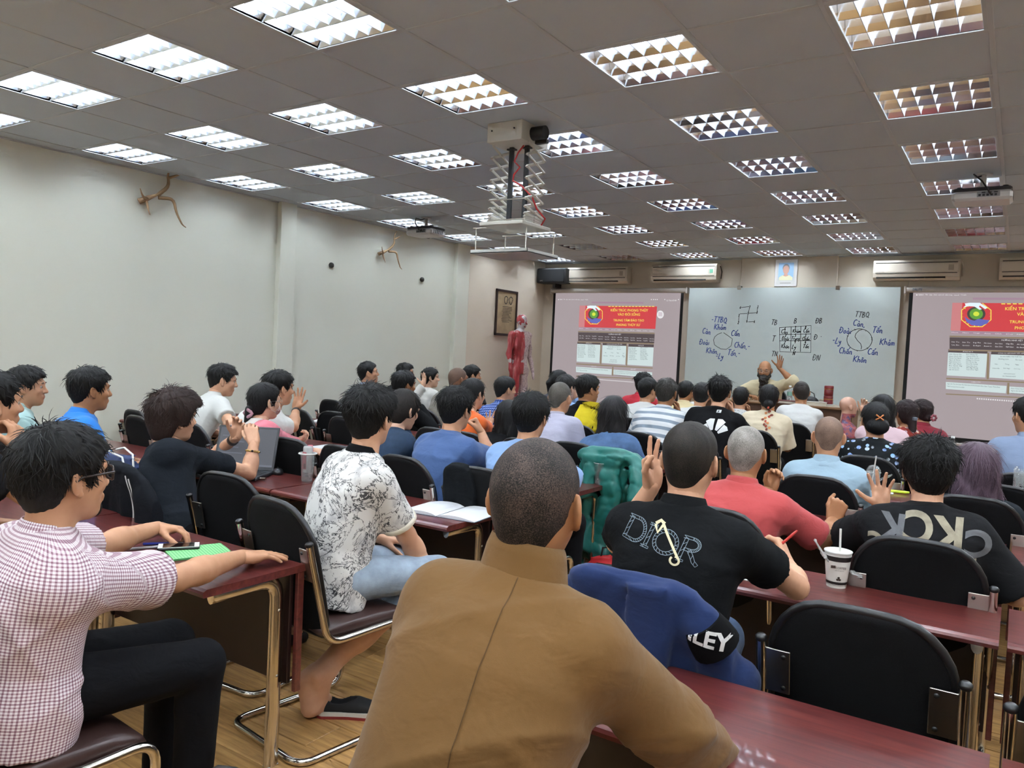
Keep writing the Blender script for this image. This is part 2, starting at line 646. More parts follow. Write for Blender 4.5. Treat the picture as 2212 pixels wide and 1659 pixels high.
def desk_meshes():
    top = MB()
    # slab with a rounded nose on its long edges
    z1, th = DESK_Z, .026
    prof = [(0.004, -th), (DD - .004, -th), (DD, -th + .006), (DD, -.008), (DD - .01, 0), (0.016, 0), (0.004, -.006), (0, -.014)]
    n = len(prof)
    x0, x1 = -DW / 2, DW / 2
    vs = [(x0 + .003, y, z1 + z) for y, z in prof] + [(x1 - .003, y, z1 + z) for y, z in prof]
    fs = [tuple(range(n - 1, -1, -1)), tuple(range(n, 2 * n))] + [(a, (a + 1) % n, n + (a + 1) % n, n + a) for a in range(n)]
    top.add(vs, fs)
    pan = MB().box((x0 + .03, DD - .05, .30), (x1 - .03, DD - .034, z1 - th - .001), .002)
    end = MB().box((-.009, DD - .034, .27), (.009, DD - .006, z1 - th - .001), .002)
    leg = MB()
    pts = fillet([(0, .07, z1 - th - .02), (0, DD - .085, z1 - th - .02), (0, DD - .085, .006)], .075, 6)
    leg.tube(pts, .029, 12, flat=.62, up=(0, 0, 1))
    leg.box((-.016, DD - .11, 0), (.016, DD - .06, .008), .002)
    bolt = MB().lathe([(0.001, .006), (.006, .004), (.007, 0)], 8, M=Matrix.Rotation(PI / 2, 4, 'Y'))
    return dict(top=top.mesh('desktop'), panel=pan.mesh('modesty_panel'), end=end.mesh('end_strip'), leg=leg.mesh('leg'), bolt=bolt.mesh('bolt'))
DM = desk_meshes()
def desk(xc, r, label, detail=True, y=None):
    t = thing('desk', label, 'desk', (xc, row_near(r) if y is None else y, 0), 0, 'dark red classroom desks')
    obj('desktop', DM['top'], M_MAHO, t)
    obj('modesty_panel', DM['panel'], M_PANEL, t)
    for s in (-1, 1):
        obj('end_strip', DM['end'], M_MAHO, t, (s * (DW / 2 - .014), 0, 0))
        lg = obj('leg', DM['leg'], M_CHROME, t, (s * (DW / 2 - .06), 0, 0))
        if detail:
            for z in (.34, .58):
                obj('bolt', DM['bolt'], M_CHROME_D, lg, (.0135 * s, DD - .085, z))
LEFT_END = 4.68
rowname = ['back row', 'second row from the back', 'third row from the back', 'fourth row from the back', 'third row from the front', 'second row from the front', 'front row']
for r in range(7):
    for k in range(4):
        x = LEFT_END - 1.22 * (k + .5)
        if r == 5 and k == 3: x = 1.35 - .61
        if r == 5 and k == 2: continue
        pos = ['at the middle aisle', 'second from the middle aisle', 'third from the middle aisle', 'against the left wall'][k]
        desk(x, r, 'dark red desk in left block, %s, %s' % (rowname[r], pos), r < 3)
    for k in range(3):
        x = 5.585 + 1.228 * (k + .5)
        pos = ['at the middle aisle', 'second from the middle aisle', 'third from the middle aisle'][k]
        desk(x, r, 'dark red desk in right block, %s, %s' % (rowname[r], pos), r < 3)

M_MESHB = mat('black_mesh_fabric', '#0b0b0d', 0.85, spec=0.2, bump=0.25, bscale=420)
M_RIM = mat('black_vinyl_edge', '#101012', 0.38)
M_SEAT = mat('brown_leatherette', '#3a2724', 0.36, bump=0.12, bscale=120)
def chair_meshes():
    # backrest: curved slab with big top corners
    def ext(f):                     # half width over height fraction
        w = .215
        if f > .70:
            q = min(1, (f - .70) / .30)
            w -= .125 * (1 - math.sqrt(max(0, 1 - q * q)))
        if f < .10:
            w *= .88 + .12 * (f / .10)
        return max(w, .001)
    zb, zt = .455, .925
    fr_ = [0, .03, .1, .25, .4, .55, .66, .75, .83, .9, .95, .985, 1.0]
    NU = 9
    def pt(u, f, side):
        w = ext(f)
        x = w * u
        z = zb + (zt - zb) * f + .022 * f ** 4 * (1 - (x / .215) ** 2)
        yb = -.205 - .085 * f - .02 * f * f
        edge = max(abs(u), 0) ** 6
        top = 1 if f >= 1 or f <= 0 else 0
        th = .016 * (1 - .6 * edge) * (1 - .6 * top)
        return (x, yb + .35 * x * x + .012 * 0 + side * th, z)
    bk = MB()
    for side in (-1, 1):
        vs, fs = [], []
        for f in fr_:
            for k in range(NU):
                vs.append(pt(-1 + 2 * k / (NU - 1), f, side))
        for i in range(len(fr_) - 1):
            for k in range(NU - 1):
                q = (i * NU + k, i * NU + k + 1, (i + 1) * NU + k + 1, (i + 1) * NU + k)
                fs.append(q if side < 0 else q[::-1])
        bk.add(vs, fs, True)
    line = [pt(-1, f, 0) for f in fr_] + [pt(u, 1.0, 0) for u in (-.5, 0, .5)] + [pt(1, f, 0) for f in fr_[::-1]] + [pt(u, 0, 0) for u in (.6, .2, -.2, -.6)]
    rim = MB().tube(line, .0125, 8, closed=True)
    st = MB()
    prof = [(-.205, .452), (-.215, .468), (-.20, .486), (-.1, .492), (.05, .492), (.16, .486), (.215, .466), (.228, .442), (.218, .43), (.19, .436), (-.1, .438)]
    n = len(prof)
    xs = [(-.222, .82), (-.214, 1), (.214, 1), (.222, .82)]
    vs = []
    for x, s in xs:
        vs += [(x, y * s + (1 - s) * 0, .46 + (z - .46) * s) for y, z in prof]
    fs = [tuple(range(n)), tuple(range(4 * n - 1, 3 * n - 1, -1))]
    for b in range(3):
        fs += [(b * n + a, (b + 1) * n + a, (b + 1) * n + (a + 1) % n, b * n + (a + 1) % n) for a in range(n)]
    st.add(vs, fs, True)
    X = .236
    half = [(-X, -.302, .82), (-X, -.205, .435), (-X, .245, .45), (-X, .225, .0145), (-X, -.31, .0145)]
    path = fillet(half + [(-x, y, z) for x, y, z in half[::-1]], .07, 6)
    fm = MB().tube(path, .0138, 10)
    cap = MB().lathe([(.0138, -.004), (.0155, -.002), (.0155, .006), (.011, .011), (.001, .012)], 12)
    br = MB().box((-.034, -.0025, -.062), (.034, .0025, .062), .001)
    sc = MB().lathe([(.001, .004), (.006, .003), (.0068, 0)], 8, M=Matrix.Rotation(PI / 2, 4, 'X'))
    return dict(back=bk.mesh('backrest'), rim=rim.mesh('rim'), seat=st.mesh('seat'), frame=fm.mesh('frame'), cap=cap.mesh('post_cap'), bracket=br.mesh('bracket'), screw=sc.mesh('screw'))
CM = chair_meshes()
def chair(x, y, label, rotz=0.0, detail=True, group='black cantilever chairs'):
    t = thing('cantilever_chair', label, 'chair', (x, y, 0), rotz, group)
    obj('seat', CM['seat'], M_SEAT, t)
    obj('backrest', CM['back'], M_MESHB, t)
    obj('rim', CM['rim'], M_RIM, t)
    obj('frame', CM['frame'], M_CHROME, t)
    for s in (-1, 1):
        o = obj('post_cap', CM['cap'], M_RIM, t, (s * .236, -.3025, .82))
        o.rotation_euler = (.23, 0, 0)
        b = obj('bracket', CM['bracket'], M_CHROME_D, t, (s * .196, -.281, .735))
        b.rotation_euler = (.2, 0, 0)
        if detail:
            for z in (-.045, .045):
                obj('screw', CM['screw'], M_BLACK, b, (-s * .018, -.003, z))
    return t
# empty chairs seen in the photograph: (pixel of the middle of the back's top edge, plane y of the back)
def empty_chair(u, v, y, label, rotz=0.0, detail=True):
    p = at(u, v, y=y)
    return chair(p[0], y + .28, label, rotz, detail)
empty_chair(1862, 1300, -.17, 'empty black chair tucked at second desk row behind paper coffee cup')
chair(7.07, .04, 'black chair cut off by the right picture edge beside coffee-cup desk')
empty_chair(490, 1036, -.1, 'empty black chair between the laptop user and marbled shirt man', .05)
empty_chair(630, 968, .95, 'empty black chair behind tall clear bottle and computer mouse')
empty_chair(300, 908, 1.15, 'empty black chair just beyond the dark-brown-haired man', -.1)
empty_chair(672, 860, 2.35, 'black chair at the left of the rucksack, nearest to raised palm', -.35, False)
empty_chair(722, 868, 2.5, 'black chair between rucksack and marbled shirt man head', .1, False)
empty_chair(1240, 938, 2.35, 'empty black chair left of long-haired woman in denim jacket', 0, False)
empty_chair(1245, 902, 3.55, 'empty black chair at the right of lilac shirt man', 0, False)
empty_chair(2120, 937, 4.6, 'empty black chair at far right below the projection screen', 0, False)
empty_chair(2085, 950, 3.4, 'empty black chair behind white cup, left of purple hair', 0, False)
empty_chair(2165, 985, 2.7, 'empty black chair partly hidden right of purple-haired woman', 0, False)
# ------------------------------------------------------------------ signed-distance modelling (bodies, clothes, hair, drapes)
def V3(*a): return np.array(a, float)
def nrm(v):
    v = np.asarray(v, float)
    l = np.linalg.norm(v)
    return v / l if l > 1e-9 else v
def dot3(x, y, z, v): return x * v[0] + y * v[1] + z * v[2]

def cone(a, b, ra, rb, k=0.02, op='u', cut=None, squash=None):
    """tapered capsule; cut = t in 0..1 beyond which it is sliced flat; squash = (axis vector, factor)"""
    a, b = np.asarray(a, float), np.asarray(b, float)
    ab = b - a
    L2 = max(ab @ ab, 1e-12)
    rm = max(ra, rb)
    def fn(x, y, z):
        px, py, pz = x - a[0], y - a[1], z - a[2]
        t = (px * ab[0] + py * ab[1] + pz * ab[2]) / L2
        tc = np.clip(t, 0, 1)
        dx, dy, dz = px - tc * ab[0], py - tc * ab[1], pz - tc * ab[2]
        if squash is not None:
            s = dx * squash[0][0] + dy * squash[0][1] + dz * squash[0][2]
            m = (squash[1] - 1) * s
            dx, dy, dz = dx + m * squash[0][0], dy + m * squash[0][1], dz + m * squash[0][2]
        d = np.sqrt(dx * dx + dy * dy + dz * dz) - (ra + tc * (rb - ra))
        if cut is not None:
            d = np.maximum(d, (t - cut) * math.sqrt(L2))
        return d
    return (fn, np.minimum(a - ra, b - rb) - .0, np.maximum(a + ra, b + rb), k, op)

def ell(c, r, k=0.02, op='u', R=None):
    c, r = np.asarray(c, float), np.asarray(r, float)
    def fn(x, y, z):
        px, py, pz = x - c[0], y - c[1], z - c[2]
        if R is not None:
            px, py, pz = dot3(px, py, pz, R[:, 0]), dot3(px, py, pz, R[:, 1]), dot3(px, py, pz, R[:, 2])
        qx, qy, qz = px / r[0], py / r[1], pz / r[2]
        k0 = np.sqrt(qx * qx + qy * qy + qz * qz)
        k1 = np.sqrt((qx / r[0]) ** 2 + (qy / r[1]) ** 2 + (qz / r[2]) ** 2)
        return k0 * (k0 - 1) / np.maximum(k1, 1e-6)
    m = r if R is None else np.full(3, r.max())
    return (fn, c - m, c + m, k, op)

def loft(p0, p1, right, prof, bow=0.0, off=0.0, k=0.02, op='u', pw=2.4, amp=None):
    """elliptic tube from p0 to p1; prof rows (t, half width, half depth); bow pushes the middle backwards"""
    p0, p1 = np.asarray(p0, float), np.asarray(p1, float)
    ax = p1 - p0
    L = np.linalg.norm(ax)
    ax = ax / L
    r = nrm(np.asarray(right, float) - ax * (ax @ np.asarray(right, float)))
    f = np.cross(ax, r)
    T_ = np.array([q[0] for q in prof]); A = np.array([q[1] for q in prof]) + off; B = np.array([q[2] for q in prof]) + off
    t0, t1 = T_[0], T_[-1]
    def fn(x, y, z):
        px, py, pz = x - p0[0], y - p0[1], z - p0[2]
        t = dot3(px, py, pz, ax) / L
        tc = np.clip(t, t0, t1)
        a = np.interp(tc, T_, A); b = np.interp(tc, T_, B)
        u = dot3(px, py, pz, r)
        w = dot3(px, py, pz, f) + bow * np.sin(PI * np.clip(tc, 0, 1))
        e = (np.abs(u / a) ** pw + np.abs(w / b) ** pw) ** (1 / pw)
        d = (e - 1) * np.minimum(a, b) * 0.95
        ext = np.abs(t - tc) * L
        d = np.where(ext > 0, np.sqrt(np.maximum(d, 0) ** 2 + ext ** 2), d)
        if amp is not None:
            d = d + amp(x, y, z, t, u, w)
        return d
    m = max(A.max(), B.max()) + abs(bow)
    q0, q1 = p0 + ax * L * t0, p0 + ax * L * t1
    return (fn, np.minimum(q0, q1) - m, np.maximum(q0, q1) + m, k, op)

class Grid:
    def __init__(s, lo, hi, h):
        lo, hi = np.asarray(lo, float) - 3 * h, np.asarray(hi, float) + 3 * h
        s.h = h
        s.lo = lo
        s.n = np.ceil((hi - lo) / h).astype(int) + 1
        s.d = np.full(s.n, 9.0, np.float32)
        s.ax = [(lo[i] + h * np.arange(s.n[i])).astype(np.float32) for i in range(3)]
    def sl(s, lo, hi, pad):
        i0 = np.clip(np.floor((lo - pad - s.lo) / s.h).astype(int), 0, s.n)
        i1 = np.clip(np.ceil((hi + pad - s.lo) / s.h).astype(int) + 1, 0, s.n)
        return i0, i1
    def put(s, prims):
        for fn, lo, hi, k, op in prims:
            i0, i1 = s.sl(lo, hi, k + 3.5 * s.h)
            if (i1 <= i0).any():
                continue
            sl = tuple(slice(a, b) for a, b in zip(i0, i1))
            x = s.ax[0][sl[0]][:, None, None]; y = s.ax[1][sl[1]][None, :, None]; z = s.ax[2][sl[2]][None, None, :]
            d = fn(x, y, z)
            o = s.d[sl]
            kk = max(k, 1e-5)
            if op == 'u':
                h = np.clip(.5 + .5 * (o - d) / kk, 0, 1)
                s.d[sl] = o + (d - o) * h - kk * h * (1 - h)
            elif op == 's':       # subtract
                d = -d
                h = np.clip(.5 - .5 * (o - d) / kk, 0, 1)
                s.d[sl] = o + (d - o) * h + kk * h * (1 - h)
            elif op == 'i':       # intersect (bounds must cover everything)
                h = np.clip(.5 - .5 * (o - d) / kk, 0, 1)
                s.d[sl] = o + (d - o) * h + kk * h * (1 - h)
            elif op == 'a':       # add displacement near the surface
                s.d[sl] = np.where(o < 1, o + d, o)
        return s
    def nets(s):
        d = s.d
        sg = d < 0
        c = np.zeros(np.array(d.shape) - 1, np.int8)
        offs = [(i, j, k) for i in (0, 1) for j in (0, 1) for k in (0, 1)]
        n = d.shape
        for (i, j, k) in offs:
            c += sg[i:n[0] - 1 + i, j:n[1] - 1 + j, k:n[2] - 1 + k]
        act = (c > 0) & (c < 8)
        I = np.argwhere(act)
        if len(I) == 0:
            return np.zeros((0, 3)), np.zeros((0, 4), int)
        idx = np.full(act.shape, -1, np.int32)
        idx[act] = np.arange(len(I))
        val = np.stack([d[I[:, 0] + i, I[:, 1] + j, I[:, 2] + k] for (i, j, k) in offs], 1)
        acc = np.zeros((len(I), 3)); cnt = np.zeros(len(I))
        of = np.array(offs, float)
        for a in range(8):
            for b in range(a + 1, 8):
                if abs(of[a] - of[b]).sum() != 1:
                    continue
                m = (val[:, a] < 0) != (val[:, b] < 0)
                t = np.where(m, val[:, a] / np.where(m, val[:, a] - val[:, b], 1), 0)
                p = of[a] + t[:, None] * (of[b] - of[a])
                acc += np.where(m[:, None], p, 0); cnt += m
        V = s.lo + s.h * (I + acc / cnt[:, None])
        Q = []
        s0 = sg
        e = (s0[:-1, 1:-1, 1:-1] != s0[1:, 1:-1, 1:-1])
        i, j, k = np.nonzero(e); ins = s0[:-1, 1:-1, 1:-1][e]; j = j + 1; k = k + 1
        q = np.stack([idx[i, j - 1, k - 1], idx[i, j, k - 1], idx[i, j, k], idx[i, j - 1, k]], 1)
        Q.append(np.where(ins[:, None], q, q[:, ::-1]))
        e = (s0[1:-1, :-1, 1:-1] != s0[1:-1, 1:, 1:-1])
        i, j, k = np.nonzero(e); ins = s0[1:-1, :-1, 1:-1][e]; i = i + 1; k = k + 1
        q = np.stack([idx[i - 1, j, k - 1], idx[i - 1, j, k], idx[i, j, k], idx[i, j, k - 1]], 1)
        Q.append(np.where(ins[:, None], q, q[:, ::-1]))
        e = (s0[1:-1, 1:-1, :-1] != s0[1:-1, 1:-1, 1:])
        i, j, k = np.nonzero(e); ins = s0[1:-1, 1:-1, :-1][e]; i = i + 1; j = j + 1
        q = np.stack([idx[i - 1, j - 1, k], idx[i, j - 1, k], idx[i, j, k], idx[i - 1, j, k]], 1)
        Q.append(np.where(ins[:, None], q, q[:, ::-1]))
        return V, np.concatenate(Q)

def solid(prims, h, pad=0.03):
    lo = np.min([p[1] for p in prims if p[4] == 'u'], 0) - pad
    hi = np.max([p[2] for p in prims if p[4] == 'u'], 0) + pad
    return Grid(lo, hi, h).put(prims).nets()
EVERY = (np.full(3, -9.0), np.full(3, 9.0))
def field(fn, k=0.001, op='i'):
    return (fn, EVERY[0], EVERY[1], k, op)
def wrinkle(amp, seed, freq=38.0):
    r = np.random.RandomState(seed)
    W = []
    for q in range(4):
        w = r.normal(size=3) * np.array([.7, .7, 1.0])
        w = w / np.linalg.norm(w) * freq * (0.7 + .9 * r.rand())
        W.append((w, r.rand() * 6, r.normal(size=3) * freq * .4, r.rand() * 6, r.normal(size=3) * freq * .22, r.rand() * 6))
    def fn(x, y, z):
        d = 0
        for w, p, w2, p2, w3, p3 in W:
            c = 1 - np.abs(np.sin(.5 * (dot3(x, y, z, w) + p + 1.0 * np.sin(dot3(x, y, z, w2) + p2))))
            m = np.clip(.5 + .8 * np.sin(dot3(x, y, z, w3) + p3), 0, 1)
            d = d - c ** 4 * m
        return amp * d
    return fn

# ------------------------------------------------------------------ heads
def head_prims():
    P = [ell((0, -.012, .03), (.0745, .097, .088), 0),
         ell((0, .028, -.035), (.0605, .064, .080), .03),
         ell((0, -.02, -.03), (.066, .075, .06), .03),
         ell((0, .062, -.094), (.027, .024, .022), .03),
         cone((-.034, .079, .026), (.034, .079, .026), .013, .013, .022),
         cone((0, .086, .012), (0, .105, -.026), .008, .0125, .012),
         ell((-.012, .098, -.030), (.009, .010, .008), .008), ell((.012, .098, -.030), (.009, .010, .008), .008),
         ell((-.040, .062, -.022), (.022, .022, .020), .02), ell((.040, .062, -.022), (.022, .022, .020), .02),
         ell((-.031, .097, .004), (.0165, .014, .0115), .012, 's'), ell((.031, .097, .004), (.0165, .014, .0115), .012, 's'),
         cone((-.019, .087, -.058), (.019, .087, -.058), .0075, .0075, .008),
         cone((-.016, .0855, -.068), (.016, .0855, -.068), .0075, .0075, .008),
         cone((-.022, .099, -.0630), (.022, .099, -.0630), .0022, .0022, .004, 's'),
         cone((0, -.022, -.05), (0, -.045, -.17), .057, .056, .025)]
    for s in (-1, 1):
        a = .55 * s
        R = np.array([[math.cos(a), -math.sin(a), 0], [math.sin(a), math.cos(a), 0], [0, 0, 1]])
        P.append(ell((s * .0835, -.010, -.004), (.0080, .0205, .0335), .008, 'u', R))
        P.append(ell((s * .0945, -.005, -.002), (.0075, .012, .020), .006, 's', R))
        P.append(ell((s * .079, .0, -.035), (.007, .009, .009), .006, 'u'))
    return P
HEADS = {}
def head_mesh(h):
    if h not in HEADS:
        V, F = solid(head_prims(), h, .02)
        lip = np.exp(-((np.abs(V[:, 0]) / .021) ** 4 + ((V[:, 2] + .063) / .0105) ** 4)) * (V[:, 1] > .07)
        HEADS[h] = (V, F, lip)
    return HEADS[h]

def hair_prims(st):
    """hair in head coordinates; st is a dict of style numbers"""
    th_t, th_s = st.get('top', .022), st.get('side', .010)
    fr, nape, burn = st.get('front', .062), st.get('nape', -.082), st.get('burn', -.012)
    amp, seed = st.get('amp', .003), st.get('seed', 1)
    cover = st.get('cover')
    tz_ = wrinkle(st.get('tousle', .006 if amp > .0021 else .0), seed + 50, 120.0)
    sweep, spike = st.get('sweep', 0.0), st.get('spike', 0.0)
    base = [ell((0, -.012, .03), (.0745, .097, .088)), ell((0, -.036, -.035), (.056, .060, .068))]
    r = np.random.RandomState(seed)
    W = [(int(r.randint(9, 26)), r.rand() * 6, r.rand() * 40) for _ in range(4)]
    gy = [-.2, -.07, -.045, -.022, .012, .034, .052, .075, .10, .14]
    gz = [nape, nape, nape * .85, min(burn, -.02) if st.get('cover') else .016, burn, burn + .006, .030, fr, fr + .006, fr + .012]
    def fn(x, y, z):
        d1 = base[0][0](x, y, z); d2 = base[1][0](x, y, z)
        k = .03
        hh = np.clip(.5 + .5 * (d2 - d1) / k, 0, 1)
        d = d2 + (d1 - d2) * hh - k * hh * (1 - hh)
        s = np.clip((z - .0) / .085, 0, 1)
        s = s * s * (3 - 2 * s)
        th = th_s + (th_t - th_s) * s
        if not cover:
            tp = np.clip((z - nape) / .075, 0, 1)
            th = th * (.18 + .82 * tp)
        th = th + sweep * np.clip((y - .02) / .08, 0, 1) * s * (1 + .5 * np.sin(x * 30 + seed))
        phi = np.arctan2(x, y + .045)
        rad = np.sqrt(x * x + (y + .045) ** 2)
        n = 0
        for f, p, q in W:
            n = n + np.sin(f * phi + p + q * rad + z * 18)
        th = th * (1 + spike * np.sin(23 * phi + 9 * rad * 30 + seed) * np.sin(31 * x * 10 + seed)) + amp * n / 5.0 * (.3 + s)
        g = np.interp(y, gy, gz) + .004 * np.sin(x * 140 + seed) * (amp > 0)
        d = d - th - tz_(x, y, z) * (.25 + .75 * s)
        m = (g - z) * .85
        k = .006
        hh = np.clip(.5 - .5 * (d - m) / k, 0, 1)
        return d + (m - d) * hh + k * hh * (1 - hh)
    lo = np.array([-.12, -.16, -.14]); hi = np.array([.12, .15, .18])
    P = [(fn, lo, hi, .0, 'u')]
    if not st.get('cover'):
        for s in (-1, 1):
            P.append(ell((s * .084, .004, -.014), (.016, .027, .030), .008, 's'))
    ln = st.get('long')
    if ln:
        wv = st.get('lw', .085)
        def wav(x, y, z, t, u, w):
            return .0035 * np.sin(u * 150 + t * 7 + seed) + .003 * np.sin(u * 70 - t * 11 + 2 * seed)
        P.append(loft((0, -.04, .03), (0, -.085 - st.get('fall', .0), -ln), (1, 0, 0),
                      [(0, .078, .075), (.25, wv, .066), (.6, wv * 1.04, .05), (.9, wv * .93, .036), (1.0, wv * .72, .02)], 0, 0, .02, 'u', 2.2, wav))
        for s in (-1, 1):
            P.append(cone((s * .068, -.01, .03), (s * (wv - .008), -.03, -.16), .03, .024, .02))
    b = st.get('bun')
    if b:
        P.append(ell(b[0], b[1], .008))
    for (a, c, ra, rb) in st.get('tails', []):
        P.append(cone(a, c, ra, rb, .012))
    return P

def strands(V, F, n, seed, length=.05, lift=.25, width=.0016, down=0.0, zmin=-.05):
    """locks of hair lying on the hair surface (head coordinates): tapered three-sided slivers"""
    r = np.random.RandomState(seed)
    a, b, c, d = V[F[:, 0]], V[F[:, 1]], V[F[:, 2]], V[F[:, 3]]
    N = np.cross(c - a, d - b)
    N /= np.linalg.norm(N, axis=1)[:, None] + 1e-9
    C = (a + b + c + d) / 4
    ok = np.where(C[:, 2] > zmin)[0]
    if len(ok) == 0: return V, F
    i = ok[r.randint(0, len(ok), n)]
    p, nn = C[i], N[i]
    crown = np.array([0, -.045, .12])
    t = p - crown + r.normal(size=(n, 3)) * .012
    t[:, 2] -= down
    t -= nn * (t * nn).sum(1)[:, None]
    t /= np.linalg.norm(t, axis=1)[:, None] + 1e-9
    side = np.cross(t, nn)
    t = t + side * r.normal(size=n)[:, None] * .28
    L = length * (.5 + r.rand(n))[:, None] * (1 if down else np.clip((p[:, 2:3] + .055) / .09, .12, 1) * np.where(p[:, 1:2] > .055, .5, 1))
    w = width * (.6 + .8 * r.rand(n))[:, None]
    lf = lift * (r.rand(n)[:, None] ** 3)
    q = [p - nn * .003, p + t * L * .4 + nn * (.0012 + lf * L * .25), p + t * L * .75 + nn * (.0008 + lf * L * .35) - np.array([0, 0, 1]) * L * .05, p + t * L + nn * (lf * L * .30) - np.array([0, 0, 1]) * L * .14]
    sw = [1.0, 1.1, .8, .15]
    o = len(V)
    VV = []
    for k in range(4):
        VV += [q[k] - side * w * sw[k], q[k] + nn * w * sw[k] * .9, q[k] + side * w * sw[k]]
    VV = np.stack(VV, 1)          # n,12,3
    FF = []
    for k in range(3):
        for m in range(2):
            FF.append([3 * k + m, 3 * k + m + 1, 3 * k + 3 + m + 1, 3 * k + 3 + m])
    FF = (np.array(FF)[None] + (np.arange(n) * 12)[:, None, None] + o).reshape(-1, 4)
    return np.concatenate([V, VV.reshape(-1, 3)]), np.concatenate([F, FF[:, ::-1]])

# ------------------------------------------------------------------ hands
HANDP = {
    'flat':   dict(curl=(.10, .08, .10, .14), spread=.10, th=(.55, .15)),
    'relax':  dict(curl=(.30, .36, .42, .48), spread=.05, th=(.35, .25)),
    'open':   dict(curl=(.05, .03, .06, .10), spread=.16, th=(.75, .05)),
    'wide':   dict(curl=(.08, .05, .08, .10), spread=.26, th=(.95, .05)),
    'fist':   dict(curl=(.95, 1.0, 1.0, 1.0), spread=.0, th=(.15, .75)),
    'three':  dict(curl=(.72, .05, .06, .08), spread=.16, th=(.30, .70)),
    'cup':    dict(curl=(.45, .5, .52, .55), spread=.06, th=(.5, .35)),
    'pinch':  dict(curl=(.55, .45, .25, .15), spread=.12, th=(.35, .45)),
    'pen':    dict(curl=(.55, .68, .85, .95), spread=.0, th=(.25, .55)),
}
HANDS = {}
def hand_mesh(pose, h, left):
    key = (pose, h, left)
    if key in HANDS:
        return HANDS[key]
    pz = HANDP[pose]
    P = [cone((-.008, -.075, 0), (-.009, .012, 0), .0205, .0205, .0), cone((.008, -.075, 0), (.009, .012, 0), .0205, .0205, .01),
         ell((-.021, .038, -.010), (.017, .030, .015), .014), ell((.021, .038, -.008), (.014, .032, .015), .014)]
    fx = (-.030, -.0105, .0095, .0285); fy = (.088, .093, .089, .080); ln = (.072, .080, .074, .058)
    for i in range(4):
        a = V3(fx[i] * .55, .010, .002); b = V3(fx[i], fy[i], .002)
        P.append(cone(a, b, .0150, .0112, .012))
        sa = (i - 1.5) * pz['spread'] * 1.0
        d0 = V3(math.sin(sa), math.cos(sa), 0)
        p = b
        ang = 0
        rr = .0092 if i < 3 else .0080
        for q, (fr_, am) in enumerate(((.44, 85), (.31, 100), (.25, 65))):
            ang += math.radians(am) * pz['curl'][i]
            d = d0 * math.cos(ang) + V3(0, 0, -1) * math.sin(ang)
            e = p + d * ln[i] * fr_
            P.append(cone(p, e, rr - .0007 * q, rr - .0007 * (q + 1), .0035))
            p = e
    out, tc = pz['th']
    d = nrm(V3(-.25 - .75 * out, .75 - .25 * out, -.35))
    p = V3(-.020, .022, -.008)
    e = p + d * .046
    P.append(cone(p, e, .0145, .0120, .012))
    inward = V3(.75, .35, -.45)
    for q, (l, r0, r1) in enumerate(((.034, .0112, .0098), (.028, .0098, .0082))):
        d = nrm(d + inward * tc * .9 + V3(0, .12, 0))
        p, e = e, e + d * l
        P.append(cone(p, e, r0, r1, .004))
    V, F = solid(P, h, .012)
    if left:
        V = V * np.array([-1, 1, 1]); F = F[:, ::-1]
    HANDS[key] = (V, F)
    return HANDS[key]

# ------------------------------------------------------------------ materials for people
def skin(tone):
    key = 'skin_' + tone
    if key in MATS: return MATS[key]
    base = {'light': '#c99b7d', 'mid': '#b98a6a', 'tan': '#a57653', 'dark': '#8a5e44', 'pale': '#d3a98e'}[tone]
    t = NT(key)
    v = t.coord('Object')
    c = lin(base)
    f = t.noise(v, 14, 4)
    col = t.ramp(f, [(.3, (c[0] * .90, c[1] * .84, c[2] * .82)), (.7, (min(1, c[0] * 1.06), c[1] * 1.06, c[2] * 1.06))])
    lip = t.n('ShaderNodeAttribute', attribute_name='lip').outputs['Fac']
    col = t.mix(t.math('MULTIPLY', lip, .6), col, (c[0] * .75, c[1] * .38, c[2] * .38, 1))
    MATS[key] = t.P(col=col, rough=.5, spec=.35, sss=0.0, normal=t.bump(t.noise(v, 220, 2), .05, .001))
    return MATS[key]
def hairmat(key, col, hi=None, rough=.5):
    key = 'hair_' + key
    if key in MATS: return MATS[key]
    t = NT(key)
    v = t.coord(attr='hs')
    f = t.noise(v, 2.6, 5, .75, 1.5)
    c = lin(col)
    h2 = lin(hi) if hi else tuple(min(1, x * 1.7 + .002) for x in c[:3])
    colr = t.ramp(f, [(.35, c[:3]), (.72, h2[:3])])
    MATS[key] = t.P(col=colr, rough=rough, spec=.3, normal=t.bump(f, .5, .006))
    return MATS[key]
def stubble(key, dark, sk, amount=.5):
    key = 'stubble_' + key
    if key in MATS: return MATS[key]
    t = NT(key)
    v = t.coord(attr='hc')
    fine = t.noise(v, 420, 2, .6)
    big = t.noise(v, 16, 3, .5)
    f = t.math('ADD', t.math('MULTIPLY', fine, 1.0), t.math('MULTIPLY', big, .55))
    a, b = lin(dark), lin(sk)
    col = t.ramp(f, [(.5 + .35 * amount - .12, a[:3]), (.5 + .35 * amount + .42, b[:3])])
    MATS[key] = t.P(col=col, rough=.62, spec=.25, normal=t.bump(fine, .35, .002))
    return MATS[key]
